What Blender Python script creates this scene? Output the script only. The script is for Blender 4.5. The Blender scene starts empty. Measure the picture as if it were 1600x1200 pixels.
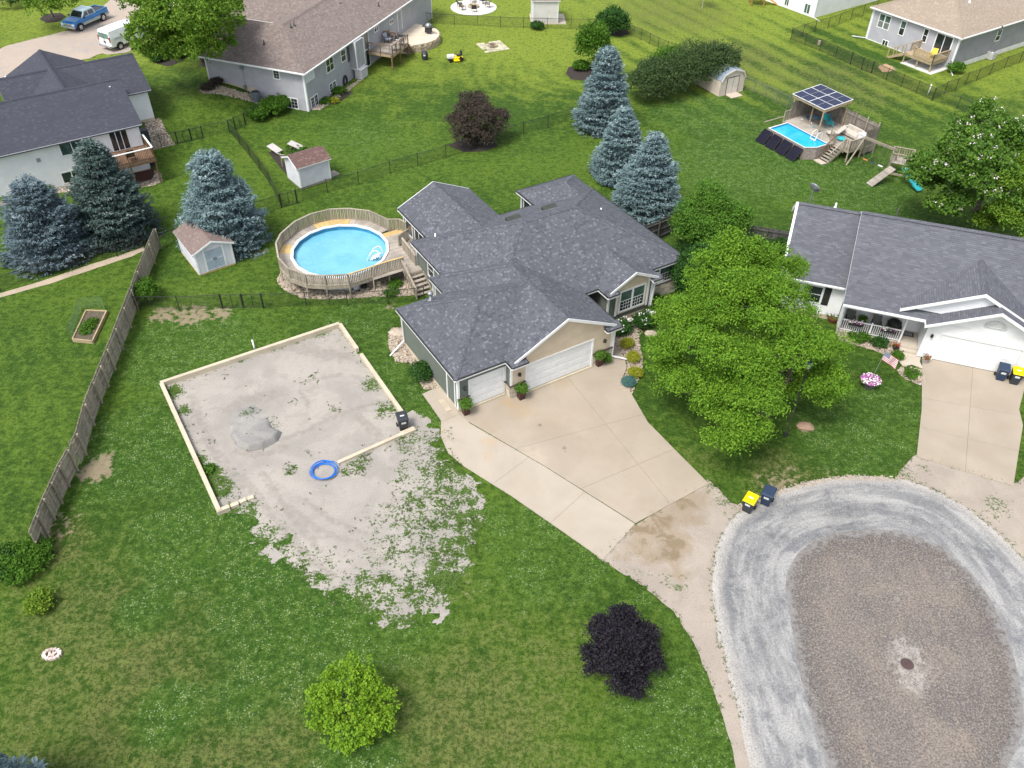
import bpy, math, random
import numpy as np
from mathutils import Vector, Matrix
random.seed(7); RNG = np.random.default_rng(7)
sc = bpy.context.scene
COL = sc.collection
# ---------------------------------------------------------------- camera, world, sun
CAM_F, CAM_P, CAM_R, CAM_H = 1320.73, math.radians(41.7058), math.radians(0.941), 35.5
cp, sp, cr, sr = math.cos(CAM_P), math.sin(CAM_P), math.cos(CAM_R), math.sin(CAM_R)
cam_d = bpy.data.cameras.new('camera'); cam = bpy.data.objects.new('camera', cam_d); COL.objects.link(cam)
cam_d.sensor_width = 36; cam_d.lens = 36 * CAM_F / 1600; cam_d.clip_end = 3000; cam_d.clip_start = 0.5
_right = Vector((cr, sr*sp, sr*cp)); _up = Vector((-sr, cr*sp, cr*cp)); _fw = Vector((0, cp, -sp))
cam.matrix_world = Matrix(((_right.x, _up.x, -_fw.x, 0), (_right.y, _up.y, -_fw.y, 0), (_right.z, _up.z, -_fw.z, CAM_H), (0, 0, 0, 1)))
sc.camera = cam
world = bpy.data.worlds.new('World'); sc.world = world; world.use_nodes = True
wn = world.node_tree; bg = wn.nodes['Background']; sky = wn.nodes.new('ShaderNodeTexSky'); sky.sky_type = 'NISHITA'
SUN_EL, SUN_AZ = math.radians(60), math.radians(-138)      # azimuth measured from +Y towards +X
sky.sun_disc = False; sky.sun_elevation = SUN_EL; sky.sun_rotation = SUN_AZ; sky.air_density = 1.0; sky.dust_density = 3.0; sky.ozone_density = 1.0
bg.inputs[1].default_value = 0.15; _hs = wn.nodes.new('ShaderNodeHueSaturation'); _hs.inputs['Saturation'].default_value = 0.42     # thin white overcast
wn.links.new(sky.outputs[0], _hs.inputs['Color']); wn.links.new(_hs.outputs[0], bg.inputs[0])
sun_d = bpy.data.lights.new('sun', 'SUN'); sun = bpy.data.objects.new('sun', sun_d); COL.objects.link(sun)
sun_d.energy = 1.75; sun_d.angle = math.radians(18); sun_d.color = (1.0, 0.955, 0.88)
_sd = Vector((math.sin(SUN_AZ)*math.cos(SUN_EL), math.cos(SUN_AZ)*math.cos(SUN_EL), math.sin(SUN_EL)))
sun.rotation_euler = _sd.to_track_quat('Z', 'Y').to_euler(); sun.location = (0, 0, 60)
sc.view_settings.view_transform = 'Standard'; sc.view_settings.look = 'None'; sc.view_settings.gamma = 1
sc.view_settings.use_curve_mapping = False; sc.view_settings.exposure = 0.90

# ---------------------------------------------------------------- where measured points of the place stand
def sstep(t): t = np.clip(t, 0, 1); return t*t*(3-2*t)
def hgt(x, y):
    x = np.asarray(x, float); y = np.asarray(y, float)
    return 1.4*sstep((-.8*x+.6*y-65.5)/7.5)*sstep((-20-x)/5)
def H(x, y): return float(hgt(x, y))
def ray(px, py):
    xr = (px-800)/CAM_F; yr = (py-600)/CAM_F
    xc = xr*cr+yr*sr; yc = -xr*sr+yr*cr
    return Vector((xc, cp-yc*sp, -sp-yc*cp))
def P(px, py, z=0.0):
    d = ray(px, py); t = (z-CAM_H)/d.z; return Vector((d.x*t, d.y*t, z))
def G(px, py, z=0.0):                       # point z above the (sloping) ground
    q = P(px, py, z)
    for _ in range(8): q = P(px, py, z+H(q.x, q.y))
    return q
def proj(x, y, z):
    z -= CAM_H; zc = y*cp-z*sp; yc = -(y*sp+z*cp)
    return 800+CAM_F*(x*cr-yc*sr)/zc, 600+CAM_F*(x*sr+yc*cr)/zc
def top_z(x, y, py):                        # height over (x,y) seen at image row py
    lo, hi = -2., 30.
    for _ in range(40):
        m = (lo+hi)/2
        if proj(x, y, m)[1] > py: lo = m
        else: hi = m
    return lo
class Frame:
    def __init__(s, o, yaw): s.o = Vector((o[0], o[1], 0)); s.yaw = math.radians(yaw); s.c = math.cos(s.yaw); s.s = math.sin(s.yaw)
    def w(s, u, v, z=0): return Vector((s.o.x+u*s.c-v*s.s, s.o.y+u*s.s+v*s.c, z))
    def l(s, q): dx, dy = q[0]-s.o.x, q[1]-s.o.y; return Vector((dx*s.c+dy*s.s, -dx*s.s+dy*s.c, q[2] if len(q) > 2 else 0))
    def px(s, px, py, z=0): return s.l(P(px, py, z))

# ---------------------------------------------------------------- object bookkeeping
def link(o, parent=None):
    COL.objects.link(o)
    if parent is not None: o.parent = parent
    return o
def tag(o, label=None, cat=None, group=None, kind=None):
    if label: o['label'] = label
    if cat: o['category'] = cat
    if group: o['group'] = group
    if kind: o['kind'] = kind
    return o
def thing(name, label, cat, loc=(0, 0, 0), rz=0.0, group=None):
    o = bpy.data.objects.new(name, None); o.empty_display_size = .3; link(o); o.location = loc; o.rotation_euler = (0, 0, rz)
    return tag(o, label, cat, group)
def copy_tree(o, parent=None):
    c = o.copy(); link(c, parent)
    for ch in list(o.children): copy_tree(ch, c)
    return c
class MB:
    def __init__(s): s.v = []; s.f = []; s.m = []; s.mats = []
    def mi(s, m):
        if m is None: return 0
        if m not in s.mats: s.mats.append(m)
        return s.mats.index(m)
    def poly(s, pts, m=None):
        b = len(s.v); s.v += [tuple(p) for p in pts]; s.f.append(tuple(range(b, b+len(pts)))); s.m.append(s.mi(m)); return s
    def box(s, x0, x1, y0, y1, z0, z1, m=None, M=None):
        b = len(s.v); c = [(x0,y0,z0),(x1,y0,z0),(x1,y1,z0),(x0,y1,z0),(x0,y0,z1),(x1,y0,z1),(x1,y1,z1),(x0,y1,z1)]
        if M is not None: c = [tuple(M @ Vector(p)) for p in c]
        s.v += c
        for f in ((0,3,2,1),(4,5,6,7),(0,1,5,4),(1,2,6,5),(2,3,7,6),(3,0,4,7)): s.f.append(tuple(b+i for i in f)); s.m.append(s.mi(m))
        return s
    def beam(s, a, b, w, h, m=None, up=(0,0,1)):          # rectangular bar from a to b
        a = Vector(a); b = Vector(b); d = b-a; L = d.length
        if L < 1e-5: return s
        d.normalize(); up = Vector(up)
        if abs(d.dot(up)) > .98: up = Vector((1,0,0))
        x = d.cross(up).normalized(); z = x.cross(d)
        M = Matrix(((x.x,d.x,z.x,a.x),(x.y,d.y,z.y,a.y),(x.z,d.z,z.z,a.z),(0,0,0,1)))
        return s.box(-w/2, w/2, 0, L, -h/2, h/2, m, M)
    def cyl(s, a, b, r0, r1=None, n=10, m=None, caps=True):
        r1 = r0 if r1 is None else r1; a = Vector(a); b = Vector(b); d = (b-a)
        if d.length < 1e-6: return s
        d.normalize(); up = Vector((0,0,1)) if abs(d.z) < .95 else Vector((1,0,0)); x = d.cross(up).normalized(); y = d.cross(x)
        k = len(s.v)
        for c, r in ((a, r0), (b, r1)):
            for i in range(n): t = 2*math.pi*i/n; s.v.append(tuple(c+x*(r*math.cos(t))+y*(r*math.sin(t))))
        for i in range(n): j = (i+1) % n; s.f.append((k+i, k+n+i, k+n+j, k+j)); s.m.append(s.mi(m))
        if caps: s.f.append(tuple(k+i for i in range(n))); s.f.append(tuple(k+n+i for i in reversed(range(n)))); s.m += [s.mi(m)]*2
        return s
    def tube(s, pts, r, n=8, m=None):
        for a, b in zip(pts[:-1], pts[1:]): s.cyl(a, b, r, r, n, m, False)
        return s
    def lathe(s, c, prof, n=16, m=None):                    # prof: [(r,z)...]
        k = len(s.v); c = Vector(c)
        for r, z in prof:
            for i in range(n): t = 2*math.pi*i/n; s.v.append((c.x+r*math.cos(t), c.y+r*math.sin(t), c.z+z))
        for j in range(len(prof)-1):
            for i in range(n): q = (i+1) % n; s.f.append((k+j*n+i, k+j*n+q, k+(j+1)*n+q, k+(j+1)*n+i)); s.m.append(s.mi(m))
        return s
    def prism(s, pts, z0, z1, m=None):
        b = len(s.v); n = len(pts)
        s.v += [(p[0], p[1], z0) for p in pts]+[(p[0], p[1], z1) for p in pts]
        s.f.append(tuple(b+i for i in reversed(range(n)))); s.f.append(tuple(b+n+i for i in range(n))); s.m += [s.mi(m)]*2
        for i in range(n): j = (i+1) % n; s.f.append((b+i, b+j, b+n+j, b+n+i)); s.m.append(s.mi(m))
        return s
    def build(s, name, mat=None, parent=None, smooth=False, bevel=0, loc=None, rot=None):
        me = bpy.data.meshes.new(name); me.from_pydata(s.v, [], s.f)
        mats = s.mats if s.mats else [mat]
        for m in mats: me.materials.append(m)
        if len(mats) > 1: me.polygons.foreach_set('material_index', s.m)
        me.update(); auto_uv(me)
        if smooth: me.polygons.foreach_set('use_smooth', [True]*len(me.polygons))
        o = bpy.data.objects.new(name, me); link(o, parent)
        if loc is not None: o.location = loc
        if rot is not None: o.rotation_euler = rot
        if bevel:
            b = o.modifiers.new('bevel', 'BEVEL'); b.width = bevel; b.segments = 2; b.limit_method = 'ANGLE'
        return o
def auto_uv(me):                                            # metres along the level line / up the slope of every face
    nf = len(me.polygons)
    if nf == 0: return
    no = np.empty(nf*3); me.polygons.foreach_get('normal', no); no = no.reshape(-1, 3)
    co = np.empty(len(me.vertices)*3); me.vertices.foreach_get('co', co); co = co.reshape(-1, 3)
    lt = np.empty(nf, int); me.polygons.foreach_get('loop_total', lt)
    lv = np.empty(len(me.loops), int); me.loops.foreach_get('vertex_index', lv)
    h = np.stack([-no[:, 1], no[:, 0], np.zeros(nf)], 1); L = np.linalg.norm(h, axis=1); flat = L < .05
    h[flat] = (1, 0, 0); L[flat] = 1; h /= L[:, None]; u = np.cross(no, h)
    hh = np.repeat(h, lt, 0); uu = np.repeat(u, lt, 0); p = co[lv]
    uv = np.stack([(p*hh).sum(1), (p*uu).sum(1)], 1).astype(np.float32)
    l = me.uv_layers.new(name='uv'); l.data.foreach_set('uv', uv.ravel())
_unit = {}
def unit_box(mat):
    if mat not in _unit:
        m = MB(); m.box(-.5, .5, -.5, .5, -.5, .5)
        me = bpy.data.meshes.new('piece'); me.from_pydata(m.v, [], m.f); me.materials.append(mat); me.update(); auto_uv(me); _unit[mat] = me
    return _unit[mat]
def piece(name, mat, parent, a, b, w, h, up=(0,0,1)):       # a plank, picket or brick running from a to b; shares its mesh
    a = Vector(a); b = Vector(b); d = b-a; L = d.length; d.normalize(); up = Vector(up)
    if abs(d.dot(up)) > .98: up = Vector((1,0,0))
    x = d.cross(up).normalized(); z = x.cross(d); c = (a+b)/2
    o = bpy.data.objects.new(name, unit_box(mat)); link(o, parent)
    o.matrix_local = Matrix(((x.x*w, d.x*L, z.x*h, c.x), (x.y*w, d.y*L, z.y*h, c.y), (x.z*w, d.z*L, z.z*h, c.z), (0,0,0,1)))
    return o
def np_mesh(name, verts, faces_n, n_per, mats, attr=None, smooth=False):
    me = bpy.data.meshes.new(name); nv = len(verts); nf = faces_n.shape[0]
    me.vertices.add(nv); me.vertices.foreach_set('co', verts.astype(np.float32).ravel())
    me.loops.add(nf*n_per); me.loops.foreach_set('vertex_index', faces_n.astype(np.int32).ravel())
    me.polygons.add(nf); me.polygons.foreach_set('loop_start', np.arange(0, nf*n_per, n_per, dtype=np.int32))
    me.polygons.foreach_set('loop_total', np.full(nf, n_per, np.int32))
    if smooth: me.polygons.foreach_set('use_smooth', np.ones(nf, bool))
    for m in mats: me.materials.append(m)
    if attr:
        for k, (dom, arr) in attr.items(): a = me.attributes.new(k, 'FLOAT', dom); a.data.foreach_set('value', arr.astype(np.float32))
    me.update(calc_edges=True); return me

# ---------------------------------------------------------------- numpy noise and outlines
_perm = RNG.random((256, 256))
def vnoise(x, y):
    xi = np.floor(x).astype(int); yi = np.floor(y).astype(int); fx = x-xi; fy = y-yi
    fx = fx*fx*(3-2*fx); fy = fy*fy*(3-2*fy); g = lambda a, b: _perm[a & 255, b & 255]
    return (g(xi, yi)*(1-fx)+g(xi+1, yi)*fx)*(1-fy)+(g(xi, yi+1)*(1-fx)+g(xi+1, yi+1)*fx)*fy
def fbm(x, y, s=1.0, o=4):
    r = 0; a = .5; t = 0
    for i in range(o): r = r+a*vnoise(x/s+17.3*i, y/s+9.1*i); t += a; a *= .5; s *= .5
    return r/t-.5
def sdf(x, y, poly):                                         # >0 inside
    poly = np.asarray(poly, float)[:, :2]; n = len(poly); d = np.full(x.shape, 1e9); ins = np.zeros(x.shape, bool)
    for i in range(n):
        ax, ay = poly[i]; bx, by = poly[(i+1) % n]; ex, ey = bx-ax, by-ay
        t = np.clip(((x-ax)*ex+(y-ay)*ey)/(ex*ex+ey*ey+1e-12), 0, 1)
        d = np.minimum(d, np.hypot(x-ax-t*ex, y-ay-t*ey))
        c = ((ay > y) != (by > y)) & (x < (bx-ax)*(y-ay)/(by-ay+1e-12)+ax); ins ^= c
    return np.where(ins, d, -d)
def gp(pts, z=0): return [tuple(G(a, b, z))[:2] for a, b in pts]
def smooth_poly(pts, it=2):
    for _ in range(it):
        q = []
        for i in range(len(pts)):
            a = pts[i]; b = pts[(i+1) % len(pts)]
            q += [(a[0]*.75+b[0]*.25, a[1]*.75+b[1]*.25), (a[0]*.25+b[0]*.75, a[1]*.25+b[1]*.75)]
        pts = q
    return pts
def sheet(name, poly, z, mat, cell=.2, amp=.1, nscale=1.0, holes=(), sub=None, kind='structure', parent=None, zfun=None, extra=None):
    """one ground surface with an uneven natural edge, as a fine triangulated grid whose rim follows the outline"""
    pa = np.asarray(poly)[:, :2]; x0, y0 = pa.min(0)-amp*2-cell*2; x1, y1 = pa.max(0)+amp*2+cell*2
    xs = np.arange(x0, x1, cell); ys = np.arange(y0, y1, cell); X, Y = np.meshgrid(xs, ys)
    def F(x, y):
        f = sdf(x, y, poly)
        for h_ in holes: f = np.minimum(f, -sdf(x, y, h_))
        if amp: f = f+fbm(x+31, y+57, nscale, 4)*amp*3
        if sub is not None: f = sub(x, y, f)
        return f
    f = F(X, Y); e = .03
    near = np.abs(f) < cell*1.2; gx = np.zeros_like(f); gy = np.zeros_like(f)
    gx[near] = (F(X[near]+e, Y[near])-f[near])/e; gy[near] = (F(X[near], Y[near]+e)-f[near])/e
    g2 = gx*gx+gy*gy+1e-3; keep = f > -cell*.55
    mv = near & (np.abs(f) < cell*.6) | (keep & (f < 0))
    st = np.where(mv, np.clip(-f/g2, -cell*.48, cell*.48), 0)
    X2 = X+st*gx; Y2 = Y+st*gy
    ny, nx = X.shape; idx = np.arange(nx*ny).reshape(ny, nx)
    a, b, c, d = idx[:-1, :-1].ravel(), idx[:-1, 1:].ravel(), idx[1:, 1:].ravel(), idx[1:, :-1].ravel()
    T = np.concatenate([np.stack([a, b, c], 1), np.stack([a, c, d], 1)]); T = T[keep.ravel()[T].all(1)]
    xr_, yr_ = X2.ravel(), Y2.ravel(); ar_ = (xr_[T[:, 1]]-xr_[T[:, 0]])*(yr_[T[:, 2]]-yr_[T[:, 0]])-(xr_[T[:, 2]]-xr_[T[:, 0]])*(yr_[T[:, 1]]-yr_[T[:, 0]]); T = T[ar_ > cell*cell*.06]      # no slivers or folded corners
    used, inv = np.unique(T, return_inverse=True); T = inv.reshape(T.shape)
    vx = X2.ravel()[used]; vy = Y2.ravel()[used]; vz = hgt(vx, vy)+z
    if zfun is not None: vz = vz+zfun(vx, vy)
    at = {'sd': ('POINT', f.ravel()[used])}
    if extra: at.update({k: ('POINT', fn(vx, vy)) for k, fn in extra.items()})
    me = np_mesh(name, np.stack([vx, vy, vz], 1), T, 3, [mat], at, smooth=zfun is not None)
    o = bpy.data.objects.new(name, me); link(o, parent)
    if kind: o['kind'] = kind
    return o

# ---------------------------------------------------------------- materials
MATS = {}
def lk(nt, a, b): nt.links.new(a, b)
def newmat(name, rough=.8, spec=.3, metal=0):
    m = bpy.data.materials.new(name); m.use_nodes = True; nt = m.node_tree; b = nt.nodes['Principled BSDF']
    b.inputs['Roughness'].default_value = rough; b.inputs['Specular IOR Level'].default_value = spec; b.inputs['Metallic'].default_value = metal
    return m, nt, b
def N(nt, t, **kw):
    n = nt.nodes.new(t)
    for k, v in kw.items(): setattr(n, k, v)
    return n
def math_(nt, op, a, b=None, c=None, clamp=False):
    n = N(nt, 'ShaderNodeMath', operation=op); n.use_clamp = clamp
    for i, x in enumerate((a, b, c)):
        if x is None: continue
        if hasattr(x, 'is_output') or hasattr(x, 'links'): lk(nt, x, n.inputs[i])
        else: n.inputs[i].default_value = x
    return n.outputs[0]
def noise(nt, vec, scale, detail=4, rough=.55, dist=0):
    n = N(nt, 'ShaderNodeTexNoise'); n.inputs['Scale'].default_value = scale; n.inputs['Detail'].default_value = detail
    n.inputs['Roughness'].default_value = rough; n.inputs['Distortion'].default_value = dist
    if vec is not None: lk(nt, vec, n.inputs['Vector'])
    return n.outputs['Fac']
def mix(nt, f, a, b, mode='MIX'):
    n = N(nt, 'ShaderNodeMix', data_type='RGBA', blend_type=mode)
    if hasattr(f, 'is_output') or hasattr(f, 'links'): lk(nt, f, n.inputs[0])
    else: n.inputs[0].default_value = f
    for i, x in ((6, a), (7, b)):
        if hasattr(x, 'links'): lk(nt, x, n.inputs[i])
        else: n.inputs[i].default_value = (*x, 1)
    return n.outputs[2]
def ramp(nt, f, lo, hi):                                     # smooth 0..1 between lo and hi
    n = N(nt, 'ShaderNodeMapRange', interpolation_type='SMOOTHSTEP'); lk(nt, f, n.inputs[0])
    n.inputs[1].default_value = lo; n.inputs[2].default_value = hi; return n.outputs[0]
def attr(nt, name): return N(nt, 'ShaderNodeAttribute', attribute_name=name).outputs['Fac']
def pos(nt): return N(nt, 'ShaderNodeNewGeometry').outputs['Position']
def vscale(nt, v, s):
    n = N(nt, 'ShaderNodeVectorMath', operation='MULTIPLY'); lk(nt, v, n.inputs[0]); n.inputs[1].default_value = s; return n.outputs[0]
def bump(nt, b, h, strength=.5, dist=.02):
    n = N(nt, 'ShaderNodeBump'); n.inputs['Strength'].default_value = strength; n.inputs['Distance'].default_value = dist
    lk(nt, h, n.inputs['Height']); lk(nt, n.outputs[0], b.inputs['Normal'])
def mat(name, c1, c2=None, scale=2.0, rough=.8, spec=.3, metal=0, bs=0, bscale=30, stretch=None, fine=.0):
    """plain painted / stone / metal surface: two tones mixed by noise, optional fine grain and relief"""
    if name in MATS: return MATS[name]
    m, nt, b = newmat(name, rough, spec, metal); v = pos(nt)
    if stretch: v = vscale(nt, N(nt, 'ShaderNodeTexCoord').outputs['UV'] if stretch[0] == 'uv' else v, stretch[1])
    c2 = c2 or tuple(x*.86 for x in c1)
    f = ramp(nt, noise(nt, v, scale, 5, .6), .35, .65); col = mix(nt, f, c1, c2)
    if fine:
        g = noise(nt, v, scale*14, 3, .7); col = mix(nt, math_(nt, 'MULTIPLY', ramp(nt, g, .3, .7), fine), col, tuple(x*.45 for x in c1))
    lk(nt, col, b.inputs['Base Color'])
    if bs: bump(nt, b, noise(nt, pos(nt), bscale, 3), bs, .02)
    MATS[name] = m; return m
def instance_tint(m, amount=.25, dark=.6):
    """every board or stone of its own shade (random per object)"""
    nt = m.node_tree; b = nt.nodes['Principled BSDF']; src = b.inputs['Base Color'].links[0].from_socket
    r = N(nt, 'ShaderNodeObjectInfo').outputs['Random']; hs = N(nt, 'ShaderNodeHueSaturation'); lk(nt, src, hs.inputs['Color'])
    lk(nt, math_(nt, 'MULTIPLY_ADD', r, amount*2, 1-amount), hs.inputs['Value']); lk(nt, hs.outputs[0], b.inputs['Base Color']); return m
def roof_mat(name, base, light, dark, pl=.14, pd=.3, tabw=.22, row=.145, moss=None, contrast=1.0):
    m, nt, b = newmat(name, .92, .15); uv = N(nt, 'ShaderNodeTexCoord').outputs['UV']
    sx = N(nt, 'ShaderNodeSeparateXYZ'); lk(nt, uv, sx.inputs[0]); u, v = sx.outputs[0], sx.outputs[1]
    r = math_(nt, 'DIVIDE', v, row); ri = math_(nt, 'FLOOR', r); rf = math_(nt, 'FRACT', r)
    wn_ = N(nt, 'ShaderNodeTexWhiteNoise', noise_dimensions='1D'); lk(nt, ri, wn_.inputs['W'])
    uu = math_(nt, 'ADD', math_(nt, 'DIVIDE', u, tabw), math_(nt, 'MULTIPLY', wn_.outputs[0], 5.0)); ui = math_(nt, 'FLOOR', uu); uf = math_(nt, 'FRACT', uu)
    cb = N(nt, 'ShaderNodeCombineXYZ'); lk(nt, ui, cb.inputs[0]); lk(nt, ri, cb.inputs[1])
    w = N(nt, 'ShaderNodeTexWhiteNoise', noise_dimensions='2D'); lk(nt, cb.outputs[0], w.inputs['Vector']); rnd = w.outputs[0]
    mid = noise(nt, uv, .35, 3, .6)
    col = mix(nt, ramp(nt, mid, .3, .7), base, tuple(x*.88 for x in base)); col = mix(nt, math_(nt, 'MULTIPLY', wn_.outputs[0], .22), col, dark)
    w3 = N(nt, 'ShaderNodeTexWhiteNoise', noise_dimensions='2D'); cb3 = N(nt, 'ShaderNodeCombineXYZ'); lk(nt, ui, cb3.inputs[1]); lk(nt, ri, cb3.inputs[0]); lk(nt, cb3.outputs[0], w3.inputs['Vector']); col = mix(nt, math_(nt, 'MULTIPLY', w3.outputs[0], .38), col, dark)
    lt = ramp(nt, rnd, 1-pl, 1-pl*.3); dk = math_(nt, 'SUBTRACT', 1.0, ramp(nt, rnd, pd*.5, pd))
    patch = ramp(nt, noise(nt, uv, 1.3, 2), .35, .65)
    col = mix(nt, math_(nt, 'MULTIPLY', lt, .42*contrast), col, light); col = mix(nt, math_(nt, 'MULTIPLY', dk, math_(nt, 'MULTIPLY_ADD', patch, .6*contrast, .2*contrast)), col, dark)
    gr = noise(nt, uv, 60, 2, .8); col = mix(nt, math_(nt, 'MULTIPLY', ramp(nt, gr, .3, .75), .3), col, light)
    edge = math_(nt, 'LESS_THAN', rf, .14); col = mix(nt, math_(nt, 'MULTIPLY', edge, .38), col, tuple(x*.45 for x in dark))
    lk(nt, col, b.inputs['Base Color'])
    hh = math_(nt, 'ADD', math_(nt, 'MULTIPLY', rf, -.8), math_(nt, 'MULTIPLY', rnd, .6)); hh = math_(nt, 'ADD', hh, math_(nt, 'MULTIPLY', gr, .5))
    bump(nt, b, hh, .8, .03); MATS[name] = m; return m
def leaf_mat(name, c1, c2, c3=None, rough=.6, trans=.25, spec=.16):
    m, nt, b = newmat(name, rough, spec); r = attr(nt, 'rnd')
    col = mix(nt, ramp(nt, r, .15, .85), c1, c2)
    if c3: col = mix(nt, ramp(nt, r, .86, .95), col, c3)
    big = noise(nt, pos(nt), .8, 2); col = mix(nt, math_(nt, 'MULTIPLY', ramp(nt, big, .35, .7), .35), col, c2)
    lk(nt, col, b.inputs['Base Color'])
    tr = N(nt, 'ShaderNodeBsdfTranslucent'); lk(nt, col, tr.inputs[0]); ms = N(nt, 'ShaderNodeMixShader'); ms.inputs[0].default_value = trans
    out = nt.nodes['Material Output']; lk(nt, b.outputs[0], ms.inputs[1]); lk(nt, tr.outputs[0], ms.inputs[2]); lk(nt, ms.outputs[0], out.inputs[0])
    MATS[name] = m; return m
WHITE = mat('white_paint', (.76,.77,.77), (.70,.71,.71), 1.5, .5)
WHITE_SID = mat('white_siding', (.78,.79,.80), (.71,.72,.73), .8, .55)
CREAM = mat('cream_siding', (.60,.50,.37), (.53,.44,.33), 1.2, .7)
GREEN_SID = mat('olive_grey_siding', (.125,.145,.125), (.105,.122,.105), 1.0, .7)
GREY_SID = mat('grey_siding', (.40,.40,.43), (.35,.35,.385), 1.0, .65)
GREY_SHADE_SID = mat('shaded_grey_siding', (.36,.36,.385), (.32,.32,.345), 1.0, .65)  # darker copy of the grey siding, with the right-hand face's shade in its colour
SHED_SID = mat('shed_siding', (.60,.61,.66), (.52,.53,.57), 1.5, .7)
STONE = instance_tint(mat('limestone', (.55,.50,.41), (.42,.38,.31), 3, .9, bs=.6, bscale=14), .22)
BROWN_CAP = mat('brown_ledge', (.10,.075,.065), None, 3, .7)
BLACK = mat('black_metal', (.018,.02,.02), (.03,.032,.03), 3, .45, .4)
DARKGL = mat('dark_glass', (.012,.016,.020), (.03,.038,.045), 1.2, .08, .9)
GREENGL = mat('green_glass', (.03,.06,.055), (.08,.13,.12), 2.2, .1, .8)
GREYMET = mat('galvanised_metal', (.32,.34,.35), (.24,.26,.27), 3, .4, .5, .6)
WOOD_W = instance_tint(mat('weathered_wood', (.36,.315,.245), (.24,.21,.165), 1.5, .9, stretch=('p',(6,6,.6)), bs=.3, bscale=20), .22)
WOOD_P = instance_tint(mat('weathered_planks', (.42,.375,.32), (.28,.25,.22), .7, .9, fine=.35), .14)
WOOD_D = instance_tint(mat('dark_weathered_wood', (.115,.11,.105), (.075,.072,.07), 1.5, .9, stretch=('p',(6,6,.6))), .25)
WOOD_N = instance_tint(mat('new_lumber', (.56,.40,.17), (.46,.33,.15), 2.5, .75, fine=.2), .1)
WOOD_B = mat('stained_wood', (.20,.125,.075), (.14,.085,.055), 3, .7)
WOOD_T = instance_tint(mat('treated_pine', (.42,.33,.20), (.33,.26,.16), 3, .8, fine=.2), .12)
BARK = mat('bark', (.13,.11,.09), (.07,.06,.05), 6, .95, bs=.8, bscale=14)
CONC = mat('retaining_concrete', (.56,.49,.37), (.47,.41,.31), 1.2, .9, fine=.25, bs=.3)
RUBBER = mat('rubber', (.02,.02,.02), None, 5, .85)
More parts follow.
